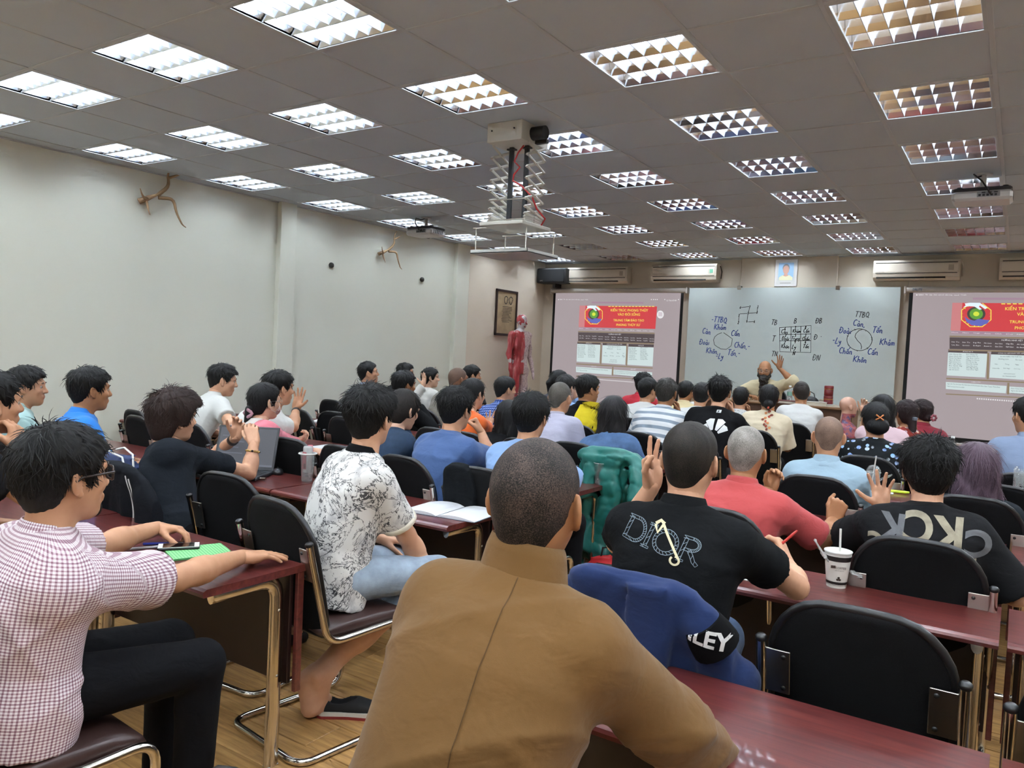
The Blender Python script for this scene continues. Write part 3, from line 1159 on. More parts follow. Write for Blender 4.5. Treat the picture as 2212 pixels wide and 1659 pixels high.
def cloth(key, col, var=.05, rough=.85, sheen=.1, weave=0.15):
    key = 'cloth_' + key
    if key in MATS: return MATS[key]
    t = NT(key)
    v = t.coord('Object')
    c = lin(col)
    f = t.noise(v, 5, 5)
    colr = t.ramp(f, [(.25, tuple(x * (1 - var) for x in c[:3])), (.75, tuple(min(1, x * (1 + var)) for x in c[:3]))])
    soft = t.noise(t.coord('Object', (1.0, 1.0, 1.6)), 11, 3, .5, .5)
    b1 = t.bump(soft, .5, .012)
    nd = t.n('ShaderNodeBump', ins={'Strength': weave, 'Distance': .0015, 'Height': t.noise(v, 480, 2), 'Normal': b1})
    MATS[key] = t.P(col=colr, rough=rough, spec=.2 if max(c[:3]) > .05 else .1, sheen=sheen if max(c[:3]) > .05 else 0.0, normal=nd.outputs['Normal'])
    return MATS[key]

# ------------------------------------------------------------------ people
LOD = {0: (.011, .0075, .0046, .0040), 1: (.015, .0105, .0062, .0048), 2: (.020, .0140, .0085, .0062)}
LECT = np.array([3.93, 8.25])
M_EYE = mat('eye_white', '#a39c93', .25)
M_IRIS = mat('eye_iris', '#1c110c', .15)
M_PANTS = {'black': cloth('trousers_black', '#101013'), 'navy': cloth('trousers_navy', '#1d2535'), 'jeans': cloth('trousers_denim', '#3c4f6b', .2), 'grey': cloth('trousers_grey', '#3b3b3e')}
M_SHOE = mat('shoe_black', '#131315', .6)
M_SOLE = mat('shoe_sole', '#d8d2c6', .6)
eye_mesh = MB().ball((0, 0, 0), .0118, 10, 6)
eye_mesh.ball((0, .0062, 0), (.0068, .0064, .0068), 8, 5, mi=1)
eye_mesh = eye_mesh.mesh('eye')
brow_mesh = MB().tube([(-.017, -.004, -.002), (-.008, .0, .003), (.004, .001, .004), (.016, -.006, .0)], [.0018, .0034, .0034, .0015], 6).mesh('eyebrow')

def rz(a):
    c, s = math.cos(a), math.sin(a)
    return np.array([[c, -s, 0], [s, c, 0], [0, 0, 1]])
def rx(a):
    c, s = math.cos(a), math.sin(a)
    return np.array([[1, 0, 0], [0, c, -s], [0, s, c]])
def ry(a):
    c, s = math.cos(a), math.sin(a)
    return np.array([[c, 0, s], [0, 1, 0], [-s, 0, c]])

def ik(S, W, l1, l2, pole):
    d = W - S
    L = np.linalg.norm(d)
    if L > (l1 + l2) * .995:
        k = L / ((l1 + l2) * .995)
        l1, l2 = l1 * k, l2 * k
    u = d / L
    a = (l1 * l1 - l2 * l2 + L * L) / (2 * L)
    h = math.sqrt(max(l1 * l1 - a * a, 0))
    p = np.asarray(pole, float)
    p = nrm(p - u * (p @ u))
    return S + u * a + p * h

def frame_mesh(V, R, t):
    return V @ R.T + t

class Person: pass
TORSO = [(-.17, .14, .10), (-.10, .168, .125), (.06, .168, .132), (.28, .150, .120), (.5, .160, .122), (.72, .176, .122), (.86, .168, .102), (.95, .120, .078), (1.02, .07, .062)]

def person(label, px, hy, hip_y, hip_dx=0.0, hip_dy=None, yaw=None, look=(0, 0, 0), bw=1.0, hs=1.0, tone='mid', hair=None, hairm=None,
           top=None, pants='black', L='desk', R='desk', lod=2, sit=True, chair_on=True, chair_label=None, floor_z=0.0, head_z=None, group='seminar audience', fem=False,
           legs=True, chair_rot=0.0, chair_dx=0.0, cat='person', name='person', bow=.022):
    h_body, h_shirt, h_head, h_hand = LOD[lod]
    head = at(px[0], px[1], y=hy)
    if head_z is not None: head[2] = head_z
    hx = head[0] + hip_dx
    to = LECT - head[:2]
    a_l = -math.atan2(to[0], to[1]) if np.hypot(*to) > .5 else 0.0
    if yaw is None: yaw = a_l * .45
    else: yaw = math.radians(yaw)
    root = thing(name, label, cat, (hx, hip_y, floor_z), yaw, group)
    o = np.array([hx, hip_y, floor_z])
    Rw = rz(yaw)
    def loc(p): return Rw.T @ (np.asarray(p, float) - o)
    def dirl(d): return nrm(Rw.T @ np.asarray(d, float))
    hc = loc(head)
    Rh = rz(a_l - yaw + math.radians(look[0])) @ rx(math.radians(look[1])) @ ry(math.radians(look[2]))
    Rh_s = Rh * hs
    if fem: bw *= .9
    # --- skeleton
    pel = V3(0, -.03, .585)
    nb = hc + Rh @ V3(0, -.035, -.105) * hs + V3(0, -.012, -.056)
    ax = nrm(nb - pel)
    rgt = nrm(V3(1, 0, 0) - ax * ax[0])
    SJ = {s: nb - ax * .062 + rgt * s * .156 * bw + np.cross(ax, rgt) * -.005 for s in (-1, 1)}
    l1, l2 = (.275, .245) if not fem else (.255, .225)
    arms = {}
    for s, spec in ((-1, L), (1, R)):
        d, n, pose, pole = None, None, 'relax', V3(s * .55, -.25, -.8)
        if spec == 'desk':
            w = V3(s * .11, .38 + .03 * s, DESK_Z + .032); d = V3(-s * .45, .88, -.03); n = V3(0, .05, 1); pose = 'flat'; pole = V3(s * .45, -.3, -.75)
        elif spec == 'desk2':
            w = V3(s * .10, .34 - .04 * s, DESK_Z + .034); d = V3(-s * .85, .5, -.03); n = V3(0, .05, 1); pose = 'relax'; pole = V3(s * .9, -.1, -.35)
        elif spec == 'lap':
            w = V3(s * .12, .25, .70); d = V3(-s * .35, .9, -.2); n = V3(0, .2, 1); pose = 'relax'; pole = V3(s * .9, -.5, -.2)
        elif spec == 'cheek':
            w = hc + V3(s * .085, .085, -.175); d = V3(-s * .25, -.1, .95); n = V3(s * .6, .7, .2); pose = 'cup'; pole = V3(s * .5, .5, -.8)
        elif spec == 'chin':
            w = hc + V3(s * .07, .125, -.215); d = V3(-s * .45, -.15, .85); n = V3(s * .2, .95, .2); pose = 'fist'; pole = V3(s * .6, .3, -.8)
        else:
            w, d, n, pose = loc(spec[0]), dirl(spec[1]), dirl(spec[2]), spec[3]
            if len(spec) > 4: pole = dirl(spec[4])
        E = ik(SJ[s], w, l1, l2, pole)
        if not isinstance(spec, str) and len(spec) > 5: E = loc(spec[5])
        elif E[2] < DESK_Z + .045 and w[2] > DESK_Z - .01 and E[1] > row_front_gap(hip_y):
            E[2] = DESK_Z + .045
        fy = nrm(d); nz = nrm(n - fy * (n @ fy)); fx = np.cross(fy, nz)
        arms[s] = (SJ[s], E, w, np.stack([fx, fy, nz], 1), pose)
    # --- skin: one mesh (trunk, arms, legs + head + hands, all blended into each other)
    prims = [loft(pel, nb, rgt, [(t, a * bw, b * (1 if not fem else .92)) for t, a, b in TORSO], bow, -.006, 0.02)]
    for s in (-1, 1):
        S, E, W_, Fm, pose = arms[s]
        k = .92 if fem else 1.0
        prims += [cone(nb + ax * .005, S, .046, .047 * k, .03), cone(S, E, .045 * k * bw ** .5, .040 * k, .03), cone(E, E + (W_ - E) * .4, .041 * k, .041 * k, .012), cone(E + (W_ - E) * .3, W_ + Fm[:, 1] * .004, .0425 * k, .0265 * k, .02)]
    prims.append(cone(nb - ax * .03, hc + Rh @ V3(0, -.022, -.05), .057 * hs, .055 * hs, .02))
    leg = {}
    for s in (-1, 1):
        hj, kn, an = V3(s * .085, .0, .604), V3(s * .105, .42, .584), V3(s * .11, .40, .10)
        leg[s] = (hj, kn, an)
        if legs is True:
            prims += [cone(hj, kn, .078, .056, .03), cone(kn, an, .052, .036, .02), cone(an, an + V3(0, .14, -.055), .035, .03, .02)]
    if legs == 'crossed':
        leg = {-1: (V3(-.085, 0, .604), V3(-.10, .40, .585), V3(-.02, -.02, .20)), 1: (V3(.085, 0, .604), V3(.13, .40, .588), V3(-.07, -.06, .17))}
        for s in (-1, 1):
            hj, kn, an = leg[s]
            prims += [cone(hj, kn, .078, .056, .03), cone(kn, an + (kn - an) * .35, .050, .055, .02), cone(an + (kn - an) * .4, an, .053, .034, .03)]
            heel = an + V3(.0, -.045, -.015)
            ball = an + V3(.025 * s, -.02, -.125)
            toe = ball + V3(.01 * s, .045, -.012)
            prims += [cone(an, heel, .034, .028, .025), cone(heel, ball, .029, .030, .03), cone(an, ball, .03, .030, .03), cone(ball, toe, .028, .018, .02)]
    V, F = solid(prims, h_body, .02)
    lipv = np.zeros(len(V))
    hv, hf, lip = head_mesh(h_head)
    parts = [(V, F, lipv), (frame_mesh(hv, Rh_s, hc), hf, lip)]
    for s in (-1, 1):
        S, E, W_, Fm, pose = arms[s]
        v2, f2 = hand_mesh(pose, h_hand, s < 0)
        v2 = v2 * (.93 if fem else 1.0)
        # bend the wrist stub into the forearm
        below = np.clip(-v2[:, 1] / .075, 0, 1)
        vw = frame_mesh(v2, Fm, W_)
        fa = nrm(E - W_)
        tgt = W_ + fa * (-v2[:, 1])[:, None] + (Fm[:, 0] * v2[:, 0][:, None] + Fm[:, 2] * v2[:, 2][:, None]) * .9
        vw = np.where((v2[:, 1] < 0)[:, None], vw * (1 - below ** .5)[:, None] + tgt * (below ** .5)[:, None], vw)
        parts.append((vw, f2, np.zeros(len(v2))))
    off = 0; VV, FF, LL = [], [], []
    for v, f, l in parts:
        VV.append(v); FF.append(f + off); LL.append(l); off += len(v)
    obj('body', mesh_np('body', np.concatenate(VV), np.concatenate(FF), attrs={'lip': np.concatenate(LL)}), skin(tone), root)
    # --- eyes and brows
    for s in (-1, 1):
        M = Matrix([list(Rh_s[i]) + [(hc + Rh_s @ V3(s * .031, .0765, .004))[i]] for i in range(3)] + [[0, 0, 0, 1]])
        e = obj('eye', eye_mesh, [M_EYE, M_IRIS], root)
        e.matrix_local = M
        M = Matrix([list((Rh_s @ np.diag([s, 1, 1]))[i]) + [(hc + Rh_s @ V3(s * .033, .0935, .027))[i]] for i in range(3)] + [[0, 0, 0, 1]])
        e = obj('eyebrow', brow_mesh, hairmat('brow', '#15100d'), root)
        e.matrix_local = M
    # --- hair
    if hair is not None:
        g = hair_prims(hair)
        hh = h_head if hair.get('top', .02) > .006 else h_head * .9
        v, f = solid(g, hh, .01)
        if hair.get('top', .02) > .009 and not hair.get('smooth'):
            nst = {0: 1500, 1: 500, 2: 160}[lod]
            if hair.get('long'):
                v, f = strands(v, f, nst, hair.get('seed', 1), .07, .03, .0014 if lod == 0 else .0022, .5, -.3)
            elif hair.get('amp', 0) > .0021:
                v, f = strands(v, f, nst, hair.get('seed', 1), .036, hair.get('lift', .16), .0013 if lod == 0 else .0020, 0.0, -.035)
            else:
                v, f = strands(v, f, nst // 2, hair.get('seed', 1), .045, .03, .0012 if lod == 0 else .002, 0.0, -.02)
        phi = np.arctan2(v[:, 0], v[:, 1] + .045)
        rad = np.sqrt(v[:, 0] ** 2 + (v[:, 1] + .045) ** 2 + (v[:, 2] - .11) ** 2)
        if hair.get('long'):
            hsv = np.stack([v[:, 0] * 260, v[:, 1] * 260, v[:, 2] * 9], 1)
        else:
            hsv = np.stack([np.cos(phi) * 26, np.sin(phi) * 26, rad * 16], 1)
        obj('hair', mesh_np('hair', frame_mesh(v, Rh_s, hc), f, attrs={'hs': hsv, 'hc': v}), hairm, root)
    # --- upper garment
    P = Person()
    if top is not None:
        of = top.get('off', .012)
        fold = top.get('fold', .0035)
        wr = wrinkle(fold, hash(label) % 9999 if False else sum(map(ord, label)), top.get('freq', 30.0))
        lo_t = top.get('low', -.16)
        prof = [(t, a * bw * top.get('wide', 1.0), b * (1 if not fem else .92)) for t, a, b in TORSO if t >= -.11]
        prof[0] = (lo_t, prof[0][1], prof[0][2])
        if fem: prof[-1] = (1.0, .075, .065)
        sp = [loft(pel, nb, rgt, prof, bow, of, .02)]
        for s in (-1, 1):
            S, E, W_, Fm, pose = arms[s]
            k = .92 if fem else 1.0
            sp.append(cone(nb - ax * .012, S - ax * .006, .048 + of * .6, .043 * k + of, .05))
            sl = top.get('sleeve', 'short')
            so = of + .004
            if sl == 'short':
                sp.append(cone(S, E, .046 * k + so, .047 * k + so + .010, .05, cut=top.get('cut', .66)))
            elif sl == 'half':
                sp.append(cone(S, E, .046 * k + so, .046 * k + so + .012, .05, cut=.95))
            elif sl == 'long':
                sp.append(cone(S, E, .046 * k + so, .044 * k + so, .05))
                sp.append(cone(E, W_, .046 * k + so, .031 * k + so, .02, cut=.94))
            elif sl == 'rolled':
                sp.append(cone(S, E, .046 * k + so, .047 * k + so + .006, .05))
                sp.append(cone(E, W_, .048 * k + so, .046 * k + so, .015, cut=.22))
        sp.append((lambda x, y, z: wr(x, y, z), EVERY[0], EVERY[1], 0, 'a'))
        v, f = solid(sp, h_shirt, .02)
        # cloth coordinates: around and along the trunk or sleeve
        cu = np.zeros_like(v)
        tz = (v - pel) @ ax
        q = v - pel - tz[:, None] * ax
        cu[:, 0] = np.arctan2(q @ rgt, -(q @ np.cross(ax, rgt))) * .165
        cu[:, 1] = tz
        yoke = (tz > np.linalg.norm(nb - pel) * .80) & bool(top.get('yoke'))
        cu[yoke, 0] = (q @ rgt)[yoke]
        cu[yoke, 1] = tz[yoke] * .5 - (q @ np.cross(ax, rgt))[yoke]
        for s in (-1, 1):
            S, E, W_, Fm, pose = arms[s]
            a = nrm(E - S)
            t = (v - S) @ a
            rr = v - S - t[:, None] * a
            m = (np.linalg.norm(rr, axis=1) < .085) & (t > .035) & ((v - pel) @ rgt * s > .135 * bw)
            e1 = nrm(np.cross(a, V3(0, 1, 0.2))); e2 = np.cross(a, e1)
            cu[m, 0] = np.arctan2(rr[m] @ e1, rr[m] @ e2) * .06 + 2 * s
            cu[m, 1] = t[m]
        me = mesh_np('shirt', v, f, attrs={'cu': cu})
        P.shirt = obj(top.get('name', 'shirt'), me, top['m'], root)
        P.tree = BVHTree.FromPolygons([Vector(p) for p in v], [tuple(q) for q in f.tolist()]) if top.get('print') else None
        if top.get('collar') is not None:
            n_ = nrm(hc + Rh @ V3(0, -.03, -.08) - nb)
            fw = np.cross(n_, rgt); fw = nrm(fw)
            ch = top.get('ch', .052)
            hw = top.get('cw', 0.0)
            if top.get('stand'):
                cprof = [(.070, -.03), (.066, ch * .5), (.064, ch), (.068, ch + .004), (.074, ch * .8), (.082, ch * .3), (.104, -.03), (.100, -.035)]
            else:
                cprof = [(.066, -.02), (.0625, ch * .6), (.062, ch), (.066, ch + .004), (.071, ch * .85), (.083, ch * .3), (.098, -.012), (.096, -.017)]
            gap = math.radians(top.get('gap', 28))
            NS = 30
            cvs, cfs = [], []
            np_ = len(cprof)
            for k2 in range(NS + 1):
                th = gap + (2 * PI - 2 * gap) * k2 / NS      # 0 = front
                dirv = fw * math.cos(th) + rgt * math.sin(th)
                fr2 = max(0, math.cos(th))
                for (rr_, zz) in cprof:
                    rr2 = rr_ + hw + .004 * math.sin(3 * th + rr_ * 90) * (1 if top.get('stand') else .3)
                    e_ = 1.0 - .06 * abs(math.cos(th))
                    cvs.append(nb + n_ * (zz - .055 * fr2 * (1 if zz > 0 else 1.2)) + dirv * rr2 * e_ - fw * .002)
            for k2 in range(NS):
                for q2 in range(np_):
                    a2, b2 = k2 * np_ + q2, k2 * np_ + (q2 + 1) % np_
                    cfs.append((a2, b2, b2 + np_, a2 + np_))
            cfs += [tuple(range(np_)), tuple(range((NS + 1) * np_ - 1, NS * np_ - 1, -1))]
            P.collar = MB().add(cvs, cfs, True).build('collar', top['collar'], P.shirt)
            cat_ = P.collar.data.attributes.new('cu', 'FLOAT_VECTOR', 'POINT')
            cat_.data.foreach_set('vector', np.array([((k2 // np_) * .014, (k2 % np_) * .013 + .003, 0) for k2 in range(len(cvs))], np.float32).ravel())
            for (pi_, rad_, m_) in top.get('stripes', []):
                line = [Vector(cvs[k2 * np_ + 6]) * pi_ + Vector(cvs[k2 * np_ + 5]) * (1 - pi_) for k2 in range(NS + 1)]
                line = [p_ + Vector(nrm(np.array(p_) - nb)) * .0015 for p_ in line]
                MB().tube(line, rad_, 6).build('collar_stripe', m_, P.shirt)
        if top.get('cuff') is not None:
            for s in (-1, 1):
                S, E, W_, Fm, pose = arms[s]
                c_ = top.get('cut', .66)
                r_ = .046 + (of + .004) + .011 * c_
                mbc = MB()
                a = nrm(E - S); base = S + (E - S) * (c_ - .075)
                end = S + (E - S) * (c_ + .006)
                mbc.tube([base, base + a * .002, end - a * .002, end], [r_ - .002, r_ + .0035, r_ + .0045, r_ + .001], 24)
                mbc.build('cuff', top['cuff'], P.shirt)
    # --- trousers and shoes
    pm = M_PANTS[pants] if isinstance(pants, str) else pants
    if legs:
        pp = [ell((0, -.02, .617), (.168 * bw, .135, .105), .03)]
        for s in (-1, 1):
            hj, kn, an = leg[s]
            pp += [cone(hj, kn, .092, .070, .04), cone(kn, an, .066, .052, .02, cut=.92 if legs is True else .42)]
        pw_ = wrinkle(.003, 5)
        pp.append((lambda x, y, z: pw_(x, y, z), EVERY[0], EVERY[1], 0, 'a'))
        hp = h_body * (.8 if lod == 0 else 1.1)
        v, f = solid(pp, hp, .02)
        obj('trousers', mesh_np('trousers', v, f), pm, root)
        if legs is True:
            for s in (-1, 1):
                an = leg[s][2]
                sv, sf = solid([cone(an + V3(0, -.03, -.055), an + V3(0, .15, -.065), .043, .037, 0), cone(an + V3(0, 0, -.03), an + V3(0, .06, -.05), .045, .04, .02), field(lambda x, y, z: .004 - z, .002)], .014, .01)
                obj('shoe', mesh_np('shoe', sv, sf), M_SHOE, root)
    if chair_on:
        if chair_label is None:
            chair_label = 'black chair beneath ' + ' '.join(label.split()[:13])
        chair(hx + chair_dx, hip_y - .012, chair_label, yaw * .4 + chair_rot, lod < 1)
    P.root, P.hc, P.Rh, P.arms, P.loc, P.nb, P.pel, P.rgt, P.ax, P.o, P.Rw = root, hc, Rh_s, arms, loc, nb, pel, rgt, ax, o, Rw
    return P
def row_front_gap(hip_y): return .22

def head_thing(P, name, mb, m, parent=None):
    """mesh given in head coordinates, as a part of the person"""
    me = mb.mesh(name)
    o = obj(name, me, m, parent or P.root)
    M = Matrix([list(P.Rh[i]) + [P.hc[i]] for i in range(3)] + [[0, 0, 0, 1]])
    o.matrix_local = M
    return o
def head_solid(P, name, prims, h, m):
    v, f = solid(prims, h, .01)
    hsv = np.stack([v[:, 0] * 160, v[:, 1] * 160, v[:, 2] * 14], 1)
    return obj(name, mesh_np(name, frame_mesh(v, P.Rh, P.hc), f, attrs={'hs': hsv, 'hc': v}), m, P.root)

import bmesh
def refine(V, F, L):
    bm = bmesh.new()
    vs = [bm.verts.new(p) for p in V]
    for f in F:
        try: bm.faces.new([vs[i] for i in f])
        except ValueError: pass
    bmesh.ops.triangulate(bm, faces=bm.faces[:])
    for _ in range(5):
        ed = [e for e in bm.edges if e.calc_length() > L]
        if not ed: break
        bmesh.ops.subdivide_edges(bm, edges=ed, cuts=1)
        bmesh.ops.triangulate(bm, faces=[f for f in bm.faces if len(f.verts) > 3])
    bm.verts.ensure_lookup_table()
    V = [tuple(v.co) for v in bm.verts]; F = [tuple(v.index for v in f.verts) for f in bm.faces]
    bm.verts.index_update()
    F = [tuple(v.index for v in f.verts) for f in bm.faces]
    bm.free()
    return V, F
def print_on(P, V, F, M, direction, name, m, L=.012, lift=.0022):
    """press flat letters (person-local after M) onto the garment along direction"""
    V, F = refine(V, F, L)
    out = []
    d = Vector(direction).normalized()
    for p in V:
        q = M @ Vector(p)
        hit, nor, i, dist = P.tree.ray_cast(q - d * .5, d, 1.5)
        out.append(tuple(hit - d * lift) if hit else tuple(q))
    mb = MB().add(out, F)
    return mb.build(name, m, P.shirt)
def back_plane(P, x, z, size=1.0, roll=0.0):
    """local xy plane facing backwards (-Y) at lateral x and height z; text reads normally from behind"""
    return Matrix.Translation((x, 0, z)) @ Matrix.Rotation(roll, 4, 'Y') @ Matrix.Rotation(PI / 2, 4, 'X') @ Matrix.Scale(size, 4)
# ------------------------------------------------------------------ hair colours and garments
HB = hairmat('black', '#050404', '#110f0e')
HB2 = hairmat('soft_black', '#080707', '#161312')
HBR = hairmat('brown', '#1d1311', '#43302a')
HPU = hairmat('purple', '#3a2b36', '#7d6675', .42)
HBN = hairmat('bun_black', '#050405', '#100d0e')
ST_BROWN = stubble('brown_man', '#171413', '#5a4a43', .85)
ST_DIOR = stubble('dark_buzz', '#100e0d', '#37302a', .7)
ST_GREY = stubble('grey_buzz', '#3b3530', '#a9a29a', .35)
ST_BALD = stubble('shaved', '#5d4a40', '#8c7161', .5)
ST_BALD2 = stubble('shaved_brown', '#4a3a30', '#73594a', .5)
ST_LIL = stubble('shaved_grey', '#37342f', '#6a645c', .5)
def hs_(seed, **k):
    d = dict(top=.021, side=.0085, sweep=.004, amp=.003, seed=seed)
    d.update(k)
    return d
def buzz(**k):
    d = dict(top=.0055, side=.0045, amp=0, front=.06)
    d.update(k)
    return d
def tee(key, col, **k):
    d = dict(m=cloth(key, col), sleeve='short')
    d.update(k)
    return d
def m_plaid():
    t = NT('cloth_plaid')
    x, y, z = t.sep(t.coord(attr='cu'))
    def band(c, per, w):
        f = t.math('FRACT', t.math('MULTIPLY', c, 1 / per))
        return t.math('LESS_THAN', f, w)
    a, b = band(x, .0078, .45), band(y, .0078, .45)
    a2, b2 = band(x, .0312, .11), band(y, .0312, .11)
    s = t.math('ADD', a, b)
    col = t.ramp(t.math('MULTIPLY', s, .5), [(0, lin('#e6e0e2')[:3]), (.5, lin('#bda5ad')[:3]), (1, lin('#84616c')[:3])], 'LINEAR')
    col = t.mix(t.math('MULTIPLY', t.math('MAXIMUM', a2, b2), .35), col, lin('#6d4656'))
    return t.P(col=col, rough=.85, spec=.15)
def m_check(key, c0, c1, c2, per):
    t = NT('cloth_' + key)
    x, y, z = t.sep(t.coord(attr='cu'))
    a = t.math('LESS_THAN', t.math('FRACT', t.math('MULTIPLY', x, 1 / per)), .4)
    b = t.math('LESS_THAN', t.math('FRACT', t.math('MULTIPLY', y, 1 / per)), .4)
    col = t.ramp(t.math('MULTIPLY', t.math('ADD', a, b), .5), [(0, lin(c0)[:3]), (.5, lin(c1)[:3]), (1, lin(c2)[:3])])
    return t.P(col=col, rough=.85, spec=.15)
def m_stripes(key, c0, c1, per, duty=.42):
    t = NT('cloth_' + key)
    x, y, z = t.sep(t.coord(attr='cu'))
    a = t.math('LESS_THAN', t.math('FRACT', t.math('MULTIPLY', y, 1 / per)), duty)
    return t.P(col=t.mix(a, lin(c0), lin(c1)), rough=.85, spec=.15)
def m_marble():
    t = NT('cloth_marble_print')
    v = t.coord('Object')
    n1 = t.noise(v, 5.0, 6, .62, 1.6)
    n2 = t.noise(v, 9.0, 7, .66, 1.2)
    cl = t.noise(v, 3.2, 3, .5)
    vein = t.math('LESS_THAN', t.math('ABSOLUTE', t.math('SUBTRACT', n1, .5)), .010)
    vein2 = t.math('LESS_THAN', t.math('ABSOLUTE', t.math('SUBTRACT', n2, .52)), .011)
    m = t.math('GREATER_THAN', cl, .47)
    cloud = t.ramp(t.noise(v, 11, 5, .65), [(.5, (0, 0, 0)), (.68, (1, 1, 1))])
    col = t.mix(t.math('MULTIPLY', t.math('MULTIPLY', cloud, m), .55), lin('#dcdad6'), lin('#5b5866'))
    col = t.mix(t.math('MULTIPLY', vein, .9), col, lin('#1b1b22'))
    col = t.mix(t.math('MULTIPLY', t.math('MULTIPLY', vein2, m), .85), col, lin('#26262e'))
    return t.P(col=col, rough=.75, spec=.2)
def m_flower(key, base, cols, scale, r0=.32):
    t = NT('cloth_' + key)
    v = t.coord('Object')
    vo = t.n('ShaderNodeTexVoronoi', ins={'Scale': scale, 'Randomness': .9})
    t.t.links.new(v, vo.inputs['Vector'])
    d = vo.outputs['Distance']
    pick = t.sep(vo.outputs['Color'])[0]
    c = t.ramp(pick, [(i / len(cols), lin(q)[:3]) for i, q in enumerate(cols)], 'CONSTANT')
    edge = t.ramp(t.noise(v, 60, 2), [(.3, (.0, .0, .0)), (.7, (1, 1, 1))])
    c = t.mix(t.math('MULTIPLY', edge, .5), c, lin('#dfe8f2'))
    m = t.math('LESS_THAN', d, r0)
    return t.P(col=t.mix(m, lin(base), c), rough=.8, spec=.2)
def m_denim(key, col):
    t = NT('cloth_' + key)
    v = t.coord('Object')
    f = t.noise(v, 7, 5, .6)
    c = lin(col)
    g = t.noise(t.coord('Object', (700, 90, 700)), 1.0, 2)
    colr = t.ramp(f, [(.3, tuple(x * .62 for x in c[:3])), (.7, tuple(min(1, x * 1.35) for x in c[:3]))])
    return t.P(col=colr, rough=.85, spec=.15, normal=t.bump(g, .2, .002))
M_PLAID, M_MARBLE = m_plaid(), m_marble()
M_DENIM, M_DENIMD, M_DENIML = m_denim('denim_jacket', '#4a6285'), m_denim('denim_dark', '#2f3e52'), m_denim('denim_pale', '#8d9aa8')
M_RIB = cloth('black_rib', '#0e0e10')
up = V3(0, 0, 1)
PPL = {}

# ------------------------------------------------------------------ nearest people
PPL['brown'] = person('person in brown monastic jacket with cropped hair, seated closest to camera', (1160, 1086), -.97, -1.27, hip_dx=-.02, yaw=8, look=(-4, 4, 0), bw=.98, hs=1.06, tone='tan',
    hair=buzz(top=.006, side=.005, nape=-.10, front=.05), hairm=ST_BROWN,
    top=dict(m=cloth('brown_robe', '#6b4d29', .07), sleeve='long', off=.026, fold=.008, freq=20, wide=1.0, print=True, collar=cloth('brown_robe', '#6b4d29'), ch=.098, cw=.010, stand=True, name='jacket'),
    pants=cloth('brown_trousers', '#5f4526'), lod=0, L=(V3(5.98, -.92, .70), (.2, .9, -.2), (0, .2, 1), 'relax', (-.4, -.3, -.9), V3(5.84, -1.10, .72)), R=(at(1545, 1655, y=-.66), (-.2, .95, 0), (0, .1, 1), 'relax', (.9, -.3, -.3)),
    chair_label='black chair under the person in brown jacket, closest to camera')
PPL['plaid'] = person('person in mauve checked short-sleeved shirt with glasses, leaning on back-row desk', (138, 1030), -1.2, -1.27, hip_dx=-.02, yaw=-10, look=(-4, 1, 0), bw=1.12, hs=1.05, tone='mid',
    hair=hs_(3, top=.026, side=.017, nape=-.085, amp=.004, burn=-.02), hairm=HB2,
    top=dict(m=M_PLAID, sleeve='short', off=.022, fold=.005, freq=22, wide=1.08, collar=M_PLAID, cut=.78, low=-.2), lod=0,
    R=(at(520, 1203, z=.785), (.35, .93, -.05), (0, .1, 1), 'flat', (.8, -.5, -.6)), L=(at(338, 1140, y=-.52), (.8, .6, -.05), (-.2, .1, 1), 'relax', (-.3, -.3, -.9)),
    chair_label='black chair under the person in mauve checked shirt')
PPL['marble'] = person('person in white marble-print polo shirt and pale ripped jeans, beside the aisle', (800, 905), .1, -.02, hip_dx=-.03, yaw=-18, look=(6, 4, 0), bw=.94, tone='light',
    hair=hs_(5, top=.036, side=.014, sweep=.006, amp=.0045, nape=-.075), hairm=HB,
    top=dict(m=M_MARBLE, sleeve='short', off=.014, fold=.004, collar=M_RIB, cuff=cloth('cream_rib', '#d6cfbd'), cut=.78), pants=M_DENIML, lod=0,
    R=(at(925, 1236, y=.36), (.3, .9, -.35), (.3, .1, .9), 'relax', (.75, -.5, -.3)), L='lap', legs='crossed', chair_label='black chair under the person in marble-print polo shirt')
PPL['brownhair'] = person('person with dark brown layered hair and black tee, hands clasped before laptop', (376, 903), .02, -.03, hip_dx=.2, yaw=-22, look=(-2, 0, 4), bw=.98, tone='light',
    hair=hs_(8, top=.040, side=.028, nape=-.115, burn=-.03, cover=True, sweep=.012, amp=.006), hairm=HBR, top=tee('black_tee', '#1c2026', fold=.004), lod=0,
    R=(at(549, 958, y=.60), (-.45, .1, .85), (.5, -.75, .3), 'relax', (.7, .2, -.8), at(538, 1022, z=.79)), L=(at(510, 945, y=.68), (.25, 0, .97), (-.6, .7, .1), 'relax', (-.4, .3, -.9), at(462, 985, z=.80)),
    chair_label='black chair with striped jacket under the dark-brown-haired person')
PPL['dior'] = person('person in black designer-lettered polo holding three fingers up and a red pen', (1492, 996), .1, -.03, hip_dx=-.0, yaw=8, look=(-14, 2, 0), bw=1.04, tone='light',
    hair=buzz(top=.011, side=.0065, nape=-.085, amp=.001, smooth=True), hairm=ST_DIOR, top=dict(m=cloth('black_polo', '#121315'), sleeve='short', off=.015, fold=.0035, collar=cloth('black_polo', '#121315'), cut=.56, print=True), lod=0,
    L=(at(1408, 1052, y=.22), (-.05, .05, 1), (-.75, .55, .1), 'three', (-.5, .2, -.8)), R=(at(1702, 1222, y=.56), (-.45, .3, .8), (.5, .2, .85), 'pen', (.85, -.1, -.45), at(1720, 1268, y=.36)),
    chair_label='black chair draped with blue jacket, second row from the back', pants='jeans')
